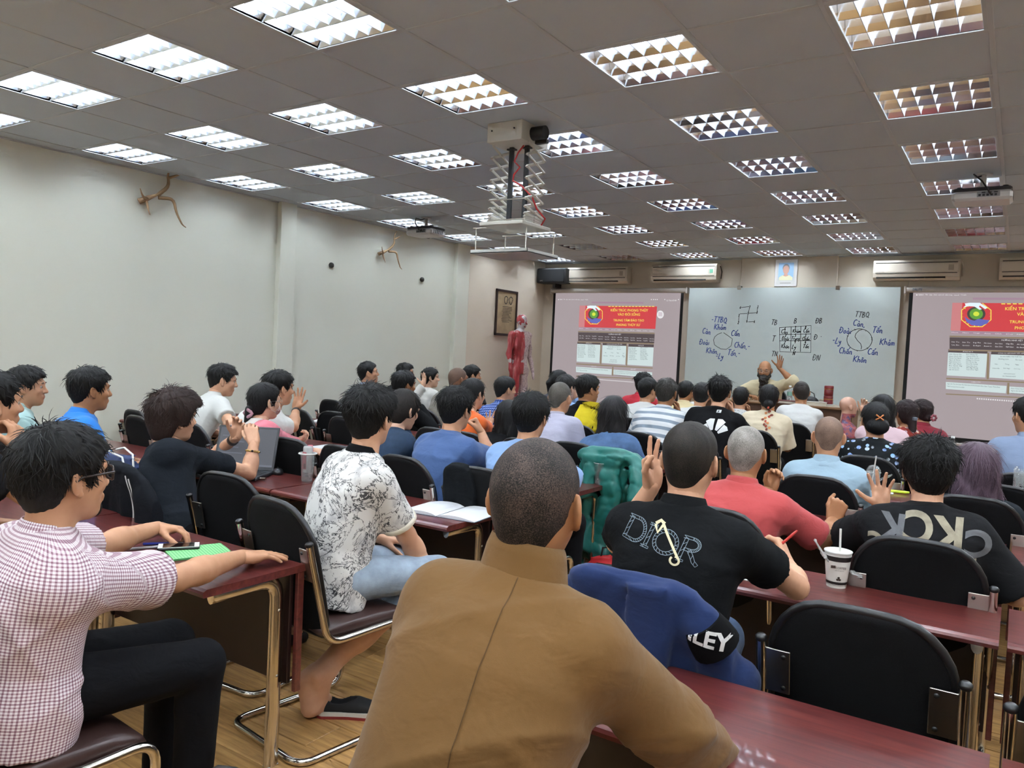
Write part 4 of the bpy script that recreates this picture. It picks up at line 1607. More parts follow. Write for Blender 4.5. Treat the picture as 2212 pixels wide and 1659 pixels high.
PPL['pinkpolo'] = person('person in coral pink polo with grey cropped hair, arm resting on desk', (1612, 978), 1.25, 1.12, yaw=2, look=(-12, 2, 0), bw=1.05, tone='tan',
    hair=buzz(top=.006, side=.005, nape=-.085), hairm=ST_GREY, top=dict(m=cloth('coral_polo', '#ae4747'), sleeve='short', off=.015, fold=.003, collar=cloth('coral_polo', '#b84f52'), cut=.86, stripes=[(.9, .0022, cloth('white_line', '#d8d4d0')), (1.02, .0016, M_RIB)], print=True), lod=0,
    R=(at(1800, 1125, y=1.52), (.25, .1, .95), (.35, -.9, .2), 'fist', (.9, -.1, -.5), at(1776, 1168, y=1.36)), L=(at(1662, 1062, y=1.78), (.2, .1, .95), (-.6, .75, .0), 'cup', (-.5, 0, -.8)), chair_label='black chair under the person in coral pink polo')
PPL['ck'] = person('person in black tee printed with large tan letters, spreading five fingers', (2003, 1018), 1.25, 1.12, hip_dx=.02, yaw=2, look=(-4, 0, 0), bw=1.0, tone='light',
    hair=hs_(11, top=.036, side=.022, nape=-.095, cover=False, sweep=.006, amp=.005, burn=-.02), hairm=HB, top=dict(m=cloth('black_print_tee', '#1a1a1c'), sleeve='half', off=.02, fold=.0045, wide=1.05, print=True), lod=0,
    L=(at(1903, 1098, y=1.55), (-.05, .0, 1), (-.25, .95, 0), 'wide', (-.7, .2, -.6)), R='lap', chair_label='black chair under the person in large-lettered black tee')
# ------------------------------------------------------------------ left block
PPL['edge'] = person('person in black tee cut off by the left picture edge', (-18, 872), -.85, -1.22, yaw=-20, tone='mid', hair=hs_(2), hairm=HB, top=tee('black_tee2', '#15161a'), lod=1, R='cheek', chair_label='black chair under the person cut off at left edge')
PPL['mint'] = person('person in pale mint polo sitting at the far left by the wall', (60, 836), .15, 0.0, yaw=-14, look=(-22, 0, 0), tone='mid', hair=hs_(4, top=.024, side=.012), hairm=HB, top=dict(m=cloth('mint_polo', '#9fbdb8'), sleeve='short', collar=cloth('mint_polo', '#9fbdb8')), lod=1)
PPL['bluepolo'] = person('person in bright blue polo with striped collar near the left wall', (196, 843), .15, 0.0, yaw=-14, look=(-2, 0, 0), bw=1.04, tone='tan', hair=hs_(6, top=.026, side=.014), hairm=HB, top=dict(m=cloth('bright_blue_polo', '#2a76c4'), sleeve='short', collar=cloth('bright_blue_polo', '#2a76c4'), cut=.8, stripes=[(.9, .002, M_RIB), (.75, .0015, cloth('pinkish_line', '#c79a98'))]), lod=1)
PPL['whitelean'] = person('person in white polo bending forward over notes by the left wall', (482, 822), 1.6, 1.22, yaw=-12, look=(-14, -8, 0), tone='light', hair=hs_(7), hairm=HB, top=dict(m=cloth('white_polo', '#c9c9c4'), sleeve='short', collar=cloth('white_polo', '#c9c9c4')), lod=1, R='desk2', L='desk2')
PPL['pinkgirl'] = person('person in pink blouse wearing a face mask, hair tied with pale scrunchie', (572, 868), 1.2, 1.2, hip_dx=.12, yaw=-16, fem=True, tone='pale', hair=hs_(9, top=.016, side=.014, nape=-.09, burn=-.03, cover=True, amp=.001, tails=[((0, -.11, -.05), (0, -.13, -.22), .028, .02)]), hairm=HBN,
    top=dict(m=cloth('pink_blouse', '#c7707b'), sleeve='long', off=.014, collar=cloth('white_collar', '#d8d2cc'), ch=.03, cw=.01), lod=1, R=(at(640, 958, y=1.62), (.4, .5, .5), (.2, .8, -.5), 'cup', (.6, -.2, -.7)))
PPL['whitehand'] = person('person in white tee showing an open palm with dark wristwatch', (603, 840), 1.5, 1.27, hip_dx=-.22, yaw=-14, tone='mid', bw=1.05, hair=hs_(10, top=.026), hairm=HB, top=tee('white_tee', '#cfcfca'), lod=1, R=(at(640, 884, y=1.78), (.12, .1, 1), (-.35, .9, 0), 'open', (.6, -.2, -.7)))
PPL['denimgirl'] = person('person in dark denim jacket with ribbed cuffs, fingers in hair', (872, 886), 1.45, 1.25, yaw=-12, look=(-6, -14, 0), fem=True, tone='pale', hair=hs_(12, top=.018, side=.018, nape=-.12, burn=-.05, cover=True, amp=.002), hairm=hairmat('dark_streak', '#0d0b0b', '#2c2119'), top=dict(m=M_DENIMD, sleeve='long', off=.02, name='jacket'), lod=1,
    R=(at(866, 926, y=1.46), (-.28, .1, .95), (.5, -.85, .2), 'flat', (.7, -.1, -.6), at(884, 985, y=1.52)))
PPL['blueshirt'] = person('person in mid-blue linen shirt resting chin on hand', (985, 886), 1.35, 1.22, yaw=-10, tone='mid', bw=1.02, hair=hs_(13, top=.030, side=.012, sweep=.004), hairm=HB, top=dict(m=cloth('blue_linen', '#455c87', .08), sleeve='half', off=.02, fold=.0045, collar=cloth('blue_linen', '#455c87'), ch=.026), lod=0,
    R=(at(1040, 935, y=1.68), (-.45, -.1, .85), (.75, .5, .2), 'fist', (.7, -.3, -.6), at(1060, 996, y=1.62)), chair_label='black chair under the person in mid-blue linen shirt')
PPL['ltblue'] = person('person in light blue shirt with navy inner collar, behind nearest shaved head', (1148, 902), 1.35, 1.22, yaw=-6, tone='mid', hair=hs_(14, top=.030, side=.016, sweep=.004), hairm=HB, top=dict(m=cloth('light_blue_shirt', '#7f9cc4'), sleeve='half', off=.018, collar=cloth('navy_collar', '#1d2233'), ch=.02), lod=0, R=(at(1240, 1052, y=1.72), (-.6, .7, 0), (0, 0, 1), 'relax', (.95, -.1, -.2)),
    chair_label='black chair under the person in light blue shirt with navy collar')
PPL['hiddenhair'] = person('long black-haired person mostly hidden behind light blue shirt', (1100, 900), 2.65, 2.5, hip_dx=-.06, fem=True, yaw=-6, tone='pale', hair=hs_(15, long=.30, nape=-.10, burn=-.05, cover=True, top=.014, side=.014, amp=.001), hairm=HBN, top=tee('black_top', '#121214'), lod=2)
PPL['blackjkt'] = person('person in black hooded jacket leaning head on fist', (873, 833), 2.9, 2.52, yaw=-10, tone='tan', hair=hs_(16), hairm=HB, top=dict(m=cloth('black_jacket', '#111214'), sleeve='long', off=.022, name='jacket'), lod=1, R='cheek')
PPL['orange'] = person('person in orange top with dark hair tied back, one hand open', (1022, 852), 2.65, 2.52, fem=True, yaw=-10, tone='pale', hair=hs_(17, top=.013, side=.012, nape=-.09, burn=-.02, amp=.001, tails=[((0, -.11, -.04), (-.01, -.13, -.16), .024, .015)]), hairm=HBN, top=tee('orange_top', '#d2612a', cut=.9), lod=1, R=(at(1052, 925, y=3.0), (.25, .1, .95), (-.3, .9, 0), 'wide', (.6, -.2, -.7)))
PPL['lilac'] = person('person in pale lilac robe shirt with grey shaved head', (1210, 860), 2.75, 2.52, hip_dx=.04, yaw=-6, tone='mid', hair=buzz(top=.004, side=.0035), hairm=ST_LIL, top=dict(m=cloth('lilac_robe', '#a5a3b3'), sleeve='long', off=.022, collar=cloth('lilac_robe', '#a5a3b3')), lod=1)
PPL['longden'] = person('person in blue denim jacket with very long straight black hair', (1325, 895), 2.6, 2.45, hip_dx=.06, chair_dx=.16, yaw=-2, fem=True, tone='pale', hair=hs_(18, long=.50, lw=.090, nape=-.10, burn=-.06, cover=True, top=.016, side=.016, amp=.001, front=.05), hairm=hairmat('long_black', '#0d0b0c', '#241d1e'), top=dict(m=M_DENIM, sleeve='long', off=.024, fold=.004, name='jacket', collar=M_DENIM), lod=1)
PPL['topman'] = person('person in grey-blue shirt tilting the head back by the left wall', (796, 806), 3.95, 3.75, yaw=-12, look=(-8, 8, 0), tone='mid', hair=hs_(19, top=.016, side=.010), hairm=HB, top=dict(m=cloth('grey_blue_shirt', '#7d8798'), sleeve='long', collar=cloth('grey_blue_shirt', '#7d8798')), lod=2, R='chin')
PPL['behindbj'] = person('dark-haired person just behind the black hooded jacket', (876, 806), 5.2, 5.03, yaw=-10, tone='tan', hair=hs_(20), hairm=HB, top=tee('charcoal_tee', '#2a2b2e'), lod=2)
PPL['whitewoman'] = person('person in white knit top with raised hand and pushed-up glasses', (930, 816), 5.1, 5.0, yaw=-10, fem=True, tone='pale', hair=hs_(21, top=.014, side=.014, cover=True, nape=-.09, burn=-.03), hairm=HBN, top=dict(m=cloth('white_knit', '#c8c6bf'), sleeve='long', off=.018), lod=2, L=(at(915, 833, y=4.95), (.05, 0, 1), (.2, .95, 0), 'open', (-.6, 0, -.7)))
PPL['baldbrown'] = person('person in grey robe with shaved brown head near the far pilaster', (990, 820), 4.0, 3.78, yaw=-8, tone='dark', bw=1.06, hair=buzz(top=.0035, side=.003), hairm=ST_BALD2, top=dict(m=cloth('grey_robe', '#6e685e'), sleeve='long', off=.026, collar=cloth('grey_robe', '#6e685e')), lod=2)
PPL['behindbald'] = person('dark-haired person partly hidden behind the shaved brown head', (1020, 812), 5.3, 5.05, hip_dx=.08, yaw=-8, tone='mid', hair=hs_(22), hairm=HB, top=tee('dark_tee3', '#2b2a2c'), lod=2)
PPL['bluepl'] = person('person in navy checked shirt in front of the anatomy mannequin', (1092, 842), 3.95, 3.78, yaw=-6, look=(-12, 0, 0), tone='mid', hair=hs_(23, top=.018), hairm=HB, top=dict(m=m_check('navy_check', '#2a3a6b', '#4b62a0', '#9fb0d8', .03), sleeve='short', collar=m_check('navy_check_c', '#2a3a6b', '#4b62a0', '#9fb0d8', .03)), lod=2)
PPL['ltblue2'] = person('person in sky blue shirt holding a hand beside dark glasses', (1222, 838), 4.2, 3.82, yaw=-4, tone='pale', fem=True, hair=hs_(24, top=.018, side=.014), hairm=HB2, top=dict(m=cloth('sky_shirt', '#7fa0cc'), sleeve='long', off=.018), lod=2, R=(at(1240, 862, y=4.35), (.15, 0, 1), (-.2, .95, 0), 'open', (.6, 0, -.7)))
PPL['pony'] = person('person with black ponytail before the left projection screen', (1208, 824), 5.2, 5.05, yaw=-4, fem=True, tone='pale', hair=hs_(25, top=.014, side=.012, cover=True, burn=-.02, tails=[((0, -.10, .03), (0, -.14, -.02), .03, .03), ((0, -.14, -.02), (0, -.12, -.16), .03, .018)]), hairm=HBN, top=tee('grey_top', '#54565c'), lod=2)
PPL['yellow'] = person('person in black polo with yellow back panel, looking up right', (1270, 842), 3.85, 3.72, yaw=-4, look=(-26, 2, 0), tone='tan', hair=hs_(26, top=.024, side=.006, front=.06), hairm=HB, top=dict(m=cloth('black_yellow_polo', '#151517'), sleeve='short', collar=cloth('black_yellow_polo', '#151517'), print=True), lod=1)
PPL['stripe'] = person('person in white and grey-blue striped shirt, fist at cheek', (1440, 850), 4.0, 3.75, yaw=2, look=(-4, -4, 0), tone='tan', bw=1.05, hair=hs_(27, top=.018, side=.010), hairm=hairmat('greying', '#15130f', '#4a4641'), top=dict(m=m_stripes('grey_stripes', '#d2d3d4', '#7d8894', .07), sleeve='half', off=.02, collar=cloth('pale_collar', '#c9cdd2')), lod=1, R='cheek')
PPL['ny'] = person('person in black tee with white emblem, touching right ear', (1555, 848), 4.0, 3.75, hip_dx=-.03, yaw=4, look=(-4, 2, 0), bw=1.05, tone='light', hair=hs_(28, top=.026, side=.007, sweep=.0, spike=.2, lift=.3), hairm=HB, top=dict(m=cloth('black_tee_ny', '#101012'), sleeve='half', off=.02, print=True), lod=1, R='cheek')
PPL['whitetee'] = person('person in white tee with grey collar before the left screen', (1400, 844), 5.2, 5.0, yaw=2, look=(-18, 0, 0), tone='mid', hair=hs_(29, top=.024, side=.010), hairm=HB, top=tee('white_tee2', '#c8c8c4', collar=cloth('grey_rib', '#4a4a4c'), ch=.02), lod=2)
PPL['white3'] = person('person in plain white tee leaning left of black emblem tee', (1515, 854), 5.3, 5.03, yaw=2, look=(10, -4, 4), tone='mid', hair=hs_(30, top=.018, side=.012), hairm=HB, top=tee('white_tee3', '#cbcbc8'), lod=2)
PPL['bun'] = person('person in cream blouse with floral back strip and low bun', (1660, 860), 5.2, 5.0, yaw=6, look=(0, 0, 0), fem=True, bw=1.08, tone='tan', hair=hs_(31, top=.016, side=.014, cover=True, burn=-.02, nape=-.08, amp=.001, bun=((0, -.115, -.055), (.045, .038, .045))), hairm=HBN, top=dict(m=cloth('cream_blouse', '#cdbfa4'), sleeve='half', off=.026, wide=1.06, print=True), lod=1)
PPL['red'] = person('person in red polo with spiky hair at the front row', (1390, 830), 6.4, 6.25, yaw=4, tone='mid', hair=hs_(32, top=.026, side=.008, spike=.5, amp=.006, lift=.5), hairm=HB, top=dict(m=cloth('red_polo', '#a92532'), sleeve='short', off=.018, collar=cloth('red_polo', '#a92532')), lod=2)
PPL['cream'] = person('person in pale yellow polo at the front row', (1482, 846), 6.4, 6.25, yaw=4, tone='tan', hair=hs_(33, top=.014, side=.010), hairm=HB, top=dict(m=cloth('pale_yellow_polo', '#d8c79b'), sleeve='short', off=.018, collar=cloth('pale_yellow_polo', '#d8c79b')), lod=2)
PPL['kid'] = person('small dark-haired person in dotted white top, arms folded at front row', (1600, 860), 6.4, 6.25, yaw=4, tone='mid', fem=True, hair=hs_(34, top=.016, side=.014), hairm=HB, top=dict(m=m_flower('dotted_white', '#cfcfcc', ['#1c1c1e', '#2a2a2c'], 60, .3), sleeve='half', off=.016), lod=2, R='cheek')
PPL['white4'] = person('person in white tee with thinning crown at the front row', (1730, 848), 6.4, 6.25, yaw=8, tone='tan', bw=1.05, hair=hs_(35, top=.006, side=.012, front=.05), hairm=hairmat('thin', '#14110f', '#3b3029'), top=tee('white_tee4', '#d0d0cd'), lod=2)
# ------------------------------------------------------------------ right block
PPL['ltpolo'] = person('person in pale blue polo with shaved head, right of coral polo', (1790, 944), 2.5, 2.45, yaw=6, look=(-10, 0, 0), tone='mid', hair=buzz(top=.0035, side=.003, nape=-.08), hairm=ST_BALD, top=dict(m=cloth('pale_blue_polo', '#8da3b0'), sleeve='short', off=.017, collar=cloth('pale_blue_polo', '#8da3b0'), cut=.85), lod=1, chair_label='black chair under the person in pale blue polo')
PPL['purple'] = person('person with long purple-tinted hair and dark sweater', (2106, 1012), 2.35, 2.4, yaw=6, fem=True, tone='pale', hair=hs_(36, long=.27, lw=.095, nape=-.10, burn=-.06, cover=True, top=.022, side=.024, amp=.002, front=.05), hairm=HPU, top=dict(m=cloth('dark_sweater', '#1d2226'), sleeve='long', off=.022), lod=0, chair_label='black chair under the purple-haired person')
PPL['floral'] = person('person in black dress with blue flowers, bun and orange clip', (1890, 908), 3.8, 3.75, yaw=4, look=(-4, 0, 0), fem=True, bw=1.12, tone='mid', hair=hs_(37, top=.018, side=.016, cover=True, burn=-.02, nape=-.085, amp=.001, bun=((0, -.10, -.035), (.075, .05, .06))), hairm=HBN, top=dict(m=m_flower('blue_flowers', '#101418', ['#2f62a8', '#16242e', '#7fb0dd', '#b8c9d4', '#1a2a1e', '#3b6fb5'], 24, .36), sleeve='half', off=.02, wide=1.06, name='dress'), lod=1)
PPL['pinkl'] = person('person in pale pink tee with straight black hair and centre parting', (1906, 884), 5.08, 5.02, yaw=6, fem=True, tone='pale', hair=hs_(38, long=.24, lw=.085, nape=-.10, burn=-.06, cover=True, top=.016, side=.016, amp=.001, front=.05), hairm=HBN, top=tee('pale_pink_tee', '#c9adb3', wide=1.05), lod=2, L=(at(1868, 892, y=5.2), (0, 0, 1), (-.1, .95, 0), 'relax', (-.6, 0, -.7), at(1866, 945, y=5.2)))
PPL['clip'] = person('person with gathered black hair and yellow-red patterned scarf', (1957, 894), 5.75, 5.66, yaw=8, fem=True, tone='tan', hair=hs_(39, top=.022, side=.020, cover=True, burn=-.03, nape=-.09, tails=[((0, -.10, -.04), (0, -.12, -.18), .04, .03)]), hairm=hairmat('dark_red', '#120a0b', '#2e1618'), top=dict(m=m_flower('scarf', '#7a2a22', ['#b98436', '#8c2f24', '#c9a35a', '#61201c'], 26, .42), sleeve='long', off=.018), lod=2, R='cheek')
PPL['redj'] = person('person in crimson jacket with flower scrunchie at the front right', (1990, 890), 6.4, 6.3, yaw=8, fem=True, bw=1.06, tone='mid', hair=hs_(40, top=.016, side=.014, cover=True, burn=-.02, bun=((0, -.10, -.05), (.04, .03, .035))), hairm=hairmat('dark_red', '#120a0b'), top=dict(m=cloth('crimson_jacket', '#7c1f2c'), sleeve='long', off=.024, name='jacket', collar=cloth('crimson_jacket', '#7c1f2c')), lod=2)
PPL['rightedge'] = person('person in grey-blue shirt cut off by the right picture edge', (2222, 900), 3.75, 3.7, yaw=6, tone='mid', hair=hs_(41), hairm=HB, top=dict(m=cloth('grey_blue_shirt2', '#75839b'), sleeve='long', off=.02, collar=cloth('grey_blue_shirt2', '#75839b')), lod=2, chair_label='black chair under the person cut off at right edge')
# ------------------------------------------------------------------ lecturer
POD = .25
PPL['lect'] = person('bearded bald person in cream shirt behind the lecture table, left hand raised', (1652, 800), 8.28, 8.45, yaw=176, look=(187, -9, 0), bw=1.06, hs=1.06, tone='tan', hair=None, hairm=None,
    top=dict(m=cloth('cream_shirt', '#cfc3a0', .06), sleeve='rolled', off=.022, fold=.005, wide=1.05, collar=cloth('cream_shirt', '#cfc3a0')), lod=1, floor_z=POD, group=None,
    L=(at(1683, 795, y=8.2), (.1, -.02, 1), (.1, .95, 0), 'open', (.8, .1, -.7)), R=(V3(3.80, 8.06, 1.112), (.9, -.3, 0), (0, 0, 1), 'relax', (-.9, .2, -.3), V3(3.60, 8.30, 1.13)), chair_on=False)
# ------------------------------------------------------------------ front of the room
structure('floor_podium', MB().box((2.3, 7.62, 0), (WR - .1, WF, POD), .004), M_FLOOR)
YS = 9.13                              # plane of the projected pictures
M_CANVAS = emis('screen_canvas', '#a69a9d', .62)
M_SCRBLACK = mat('screen_border', '#0c0c0e', .8)
M_CASE = mat('screen_case', '#c9c4bd', .4)
def quad(mb, pts, y, mi=0):
    """upright quad from four (x, z) corners"""
    mb.add([(p[0], y, p[1]) for p in pts], [tuple(range(len(pts)))], False, mi)
def L1(cx, cy):
    p = at(1000 + cx / 4.424, 520 + cy / 4.424, y=YS)
    return (p[0], p[2])
def text_fit(mb, txt, a, b, y, size=None, mi=0, dx=0.0, dz=0.0, **kw):
    """text centred between the two (x, z) points a and b, running from a to b"""
    V, F = text_mesh(txt, 1.0, **kw)
    xs = [p[0] for p in V]; ys = [p[1] for p in V]
    if not xs: return
    w = max(xs) - min(xs)
    d = np.array([b[0] - a[0], b[1] - a[1]])
    L = np.hypot(*d)
    k = size if size else L / w
    ux = d / L
    uz = np.array([0, 1.0])
    cx, cy = (max(xs) + min(xs)) / 2, (max(ys) + min(ys)) / 2
    c = np.array([(a[0] + b[0]) / 2 + dx, (a[1] + b[1]) / 2 + dz])
    kx = L / w
    mb.add([((c + ux * (p[0] - cx) * kx + uz * (p[1] - cy) * k)[0], y, (c + ux * (p[0] - cx) * kx + uz * (p[1] - cy) * k)[1]) for p in V], F, False, mi)
E_RED, E_RED2 = emis('page_red', '#d3454b', .62), emis('page_red_pale', '#d98a8c', .55)
E_YEL, E_WHI, E_BOX = emis('page_yellow', '#f0dc5a', .68), emis('page_white', '#e6e4e6', .65), emis('page_box', '#c9d9d9', .66)
E_BRN, E_TXT, E_GOLD = emis('page_brown', '#6e6164', .35), emis('page_ink', '#5c6468', .5), emis('page_gold', '#9c8a6e', .5)
E_MAUVE, E_GRN, E_BLU, E_LBL = emis('page_mauve', '#a88a9c', .6), emis('page_green', '#5f9a3e', .7), emis('page_blue', '#5a5fa8', .8), emis('page_paleblue', '#c3d3dc', .9)

def projection(label, x0, x1, dx, dz, name_case, logo):
    t = thing('projection_screen', label, 'screen', ((x0 + x1) / 2, WF, 0))
    o = t.location
    def put(mb, name, m, parent=t):
        mb.v = [(x - o.x + 0, y - o.y, z) for x, y, z in mb.v]
        return mb.build(name, m, parent)
    zt, zb = 2.575, .72
    mb = MB()
    mb.tube([(x0, YS + .02, zt + .035), (x1, YS + .02, zt + .035)], .042, 12)
    case = put(mb, 'case', M_CASE)
    mb = MB().box((x0 - .012, YS - .03, zt - .015), (x0 + .012, YS + .075, zt + .085), .006).box((x1 - .012, YS - .03, zt - .015), (x1 + .012, YS + .075, zt + .085), .006)
    mb.tube([(x0 + .03, YS + .04, zt + .08), (x0 + .03, YS + .06, zt + .16), (x0 + .03, WF - .006, zt + .17)], .004, 6)
    put(mb, 'end_cap', M_CASE)
    if logo:
        mb = MB()
        text_fit(mb, logo, (x0 + .09, zt + .035), (x0 + .2, zt + .035), YS - .0235, size=.05)
        put(mb, 'maker_mark', mat('mark_blue', '#2c5d86', .5), case)
    bx = .045
    put(MB().box((x0 + .05, YS + .004, zb), (x0 + .05 + bx, YS + .008, zt)), 'black_border', M_SCRBLACK)
    put(MB().box((x1 - .05 - bx, YS + .004, zb), (x1 - .05, YS + .008, zt)), 'black_border', M_SCRBLACK)
    put(MB().box((x0 + .05 + bx, YS + .004, zb), (x1 - .05 - bx, YS + .008, zt)), 'canvas', M_CANVAS)
    put(MB().box((x0 + .05, YS + .004, zb - .07), (x1 - .05, YS + .008, zb)), 'black_border', M_SCRBLACK)
    put(MB().tube([(x0 + .04, YS + .006, zb - .08), (x1 - .04, YS + .006, zb - .08)], .014, 8), 'bottom_bar', M_CASE)
    xmax = x1 - .1
    def S(cx, cy):
        p = L1(cx, cy)
        return (min(p[0] + dx, xmax), p[1] + dz)
    y = YS + .003
    # page: banner, bars and panels
    mb = MB()
    quad(mb, [S(1105, 825), S(1838, 843), S(1855, 628), S(1115, 620)], y)
    ban = put(mb, 'page_banner', E_RED)
    mb = MB()
    quad(mb, [S(1105, 825), S(1160, 826), S(1172, 621), S(1115, 620)], y - .0005)
    put(mb, 'banner_fade', E_RED2, ban)
    mb = MB()
    for txt, yy, a, b in (('KIẾN TRÚC PHONG THỦY', 657, 1412, 1770), ('VÀO ĐỜI SỐNG', 697, 1478, 1692), ('TRUNG TÂM ĐÀO TẠO', 760, 1436, 1730), ('PHONG THỦY SƯ', 800, 1466, 1692)):
        text_fit(mb, txt, S(a, yy), S(b, yy + (b - a) * .006), y - .001, bold=.012)
        put(mb, 'banner_lettering', E_YEL, ban)
        mb = MB()
    for k in range(14):
        quad(mb, [S(1390 + 32 * k, 632), S(1412 + 32 * k, 632), S(1412 + 32 * k, 625), S(1390 + 32 * k, 625)], y - .001)
    put(mb, 'banner_headline_edge', E_YEL, ban)
    # emblem: octagon, globe and two hands
    cx, cy, R = 1250, 710, 92
    ring = MB()
    pts = [(cx + R * math.cos(PI / 8 + k * PI / 4), cy + R * 1.04 * math.sin(PI / 8 + k * PI / 4)) for k in range(8)]
    for k in range(8):
        a, b = pts[k], pts[(k + 1) % 8]
        m1 = lambda p, f: (cx + (p[0] - cx) * f, cy + (p[1] - cy) * f)
        if a[1] < cy - 60 and b[1] < cy - 60: continue
        quad(ring, [S(*a), S(*b), S(*m1(b, .94)), S(*m1(a, .94))], y - .001)
        for f in (.3, .65):
            c_ = (a[0] + (b[0] - a[0]) * f, a[1] + (b[1] - a[1]) * f)
            d_ = m1(c_, .86)
            quad(ring, [S(c_[0] - 3, c_[1]), S(c_[0] + 3, c_[1]), S(d_[0] + 3, d_[1]), S(d_[0] - 3, d_[1])], y - .001)
    put(ring, 'emblem_octagon', E_YEL, ban)
    def disc(r, sx=1.0):
        return [S(cx + r * sx * math.cos(2 * PI * k / 20), cy - 8 + r * math.sin(2 * PI * k / 20)) for k in range(20)][::-1]
    mb = MB(); quad(mb, disc(52), y - .001); put(mb, 'emblem_globe', emis('page_globe_dark', '#4a4a44', .6), ban)
    mb = MB(); quad(mb, disc(40, .95), y - .0015); put(mb, 'emblem_land', E_GRN, ban)
    mb = MB(); quad(mb, disc(17), y - .002); put(mb, 'emblem_core', emis('page_lime', '#b7c33c', .9), ban)
    mb = MB(); quad(mb, [S(*p) for p in [(1175, 655), (1190, 640), (1185, 625), (1215, 620), (1270, 621), (1312, 655), (1300, 668), (1270, 640), (1265, 650), (1282, 668), (1268, 672), (1240, 648), (1205, 645)]][::-1], y - .0022)
    put(mb, 'emblem_hand', E_LBL, ban)
    mb = MB(); quad(mb, [S(*p) for p in [(1185, 722), (1205, 742), (1240, 752), (1262, 738), (1300, 745), (1326, 748), (1312, 772), (1275, 792), (1225, 785), (1195, 760)]][::-1], y - .0022)
    put(mb, 'emblem_hand', E_BLU, ban)
    bars = MB()
    for (a, b, c, d) in (((1100, 862), (1832, 880), (1832, 890), (1100, 872)), ((1096, 962), (1824, 980), (1824, 990), (1096, 972)), ((1082, 1172), (1812, 1212), (1812, 1222), (1082, 1182)), ((1080, 1288), (1806, 1322), (1806, 1330), (1080, 1296))):
        quad(bars, [S(*d), S(*c), S(*b), S(*a)], y)
    for (xa, ya, yb) in ((1318, 985, 1180), (1565, 992, 1195), (1432, 1205, 1290)):
        quad(bars, [S(xa - 8, yb), S(xa + 4, yb), S(xa + 6, ya), S(xa - 6, ya)], y)
    put(bars, 'page_rule', E_GOLD)
    mb = MB()
    quad(mb, [S(1100, 960), S(1826, 980), S(1832, 892), S(1100, 874)], y + .0005)
    for (a, b, c, d) in (((1092, 985), (1314, 992), (1316, 968), (1094, 962)), ((1334, 998), (1562, 1004), (1564, 978), (1336, 972)), ((1580, 1012), (1822, 1018), (1824, 992), (1582, 986))):
        quad(mb, [S(*a), S(*b), S(*c), S(*d)], y + .0005)
    put(mb, 'page_panel', E_BRN)
    mb = MB()
    quad(mb, [S(1108, 846), S(1445, 856), S(1447, 838), S(1110, 828)], y)
    quad(mb, [S(1230, 598), S(1725, 602), S(1725, 586), S(1230, 582)], y)
    put(mb, 'page_tab', E_MAUVE)
    for q in (((1085, 1155), (1302, 1168), (1314, 995), (1092, 985)), ((1325, 1168), (1550, 1185), (1562, 1006), (1334, 998)), ((1570, 1185), (1812, 1200), (1822, 1020), (1582, 1012)), ((1080, 1255), (1418, 1282), (1422, 1228), (1080, 1203)), ((1437, 1278), (1806, 1310), (1808, 1258), (1438, 1232))):
        mb = MB(); quad(mb, [S(*p) for p in q], y)
        put(mb, 'page_box', E_BOX)
    # small print
    ink = MB()
    r2 = random.Random(3)
    def words(n): return ' '.join(''.join(r2.choice('aeinortuhgcm') for _ in range(r2.randint(2, 5))).capitalize() for _ in range(n))
    for col, n in ((1098, 9), (1195, 9), (1588, 9), (1695, 9)):
        base = 1000 if col < 1500 else 1022
        for k in range(n):
            text_fit(ink, words(3), S(col, base + k * 14), S(col + 55 + r2.randint(0, 20), base + 1 + k * 14), y - .001, size=.022)
    for txt, a, b, yy in (('QUAN NIÊN THI THỂ TỰ', 1385, 1505, 1012), ('Dương Lịch', 1376, 1432, 1032), ('Âm Lịch', 1470, 1508, 1036), ('Năm', 1355, 1372, 1068), ('Tháng', 1412, 1436, 1070), ('Ngày', 1470, 1490, 1072), ('Giờ', 1526, 1540, 1074), ('Nhâm Dần', 1342, 1382, 1098), ('Bính Ngọ', 1404, 1440, 1100), ('Canh Thân', 1462, 1498, 1102), ('Tý', 1520, 1544, 1105), ('XEM HÔM NAY', 1405, 1470, 1138), ('IN TRANG NÀY', 1400, 1474, 1156)):
        text_fit(ink, txt, S(a, yy), S(b, yy + 2), y - .001)
    for k in range(2):
        text_fit(ink, words(16 - 8 * k), S(1088, 1217 + 18 * k), S(1385 - 200 * k, 1240 + 4 * k), y - .001, size=.024)
    for k in range(3):
        text_fit(ink, words(18 - 7 * (k == 2)), S(1446, 1246 + 17 * k), S(1790 - 190 * (k == 2), 1272 + 13 * k), y - .001, size=.022)
    put(ink, 'page_small_print', E_TXT)
    wh = MB()
    for txt, a, b, yy in (('Safari', 922, 950, 560), ('Tệp', 960, 975, 560), ('Sửa', 984, 1000, 561), ('Xem', 1008, 1028, 561), ('Lịch sử', 1036, 1066, 562), ('Dấu trang', 1074, 1114, 562), ('Cửa sổ', 1124, 1152, 563), ('Trợ giúp', 1162, 1194, 563), ('12 Th6 07:49', 1945, 2040, 571)):
        text_fit(wh, txt, S(a, yy), S(b, yy), y, bold=.01)
    text_fit(wh, 'HƯỚNG NHÀ VIỆT', S(1392, 893), S(1512, 896), y - .001)
    for rr, yy in ((0, 908), (1, 930)):
        for k in range(12):
            text_fit(wh, words(2), S(1112 + 61 * k, yy + k * 2.6), S(1112 + 61 * k + 42, yy + 1 + k * 2.6), y - .001, size=.02)
    for k in range(12):
        text_fit(wh, words(1), S(1112 + 61 * k, 838 + k * 2.2), S(1112 + 61 * k + 36, 839 + k * 2.2), y - .001, size=.02)
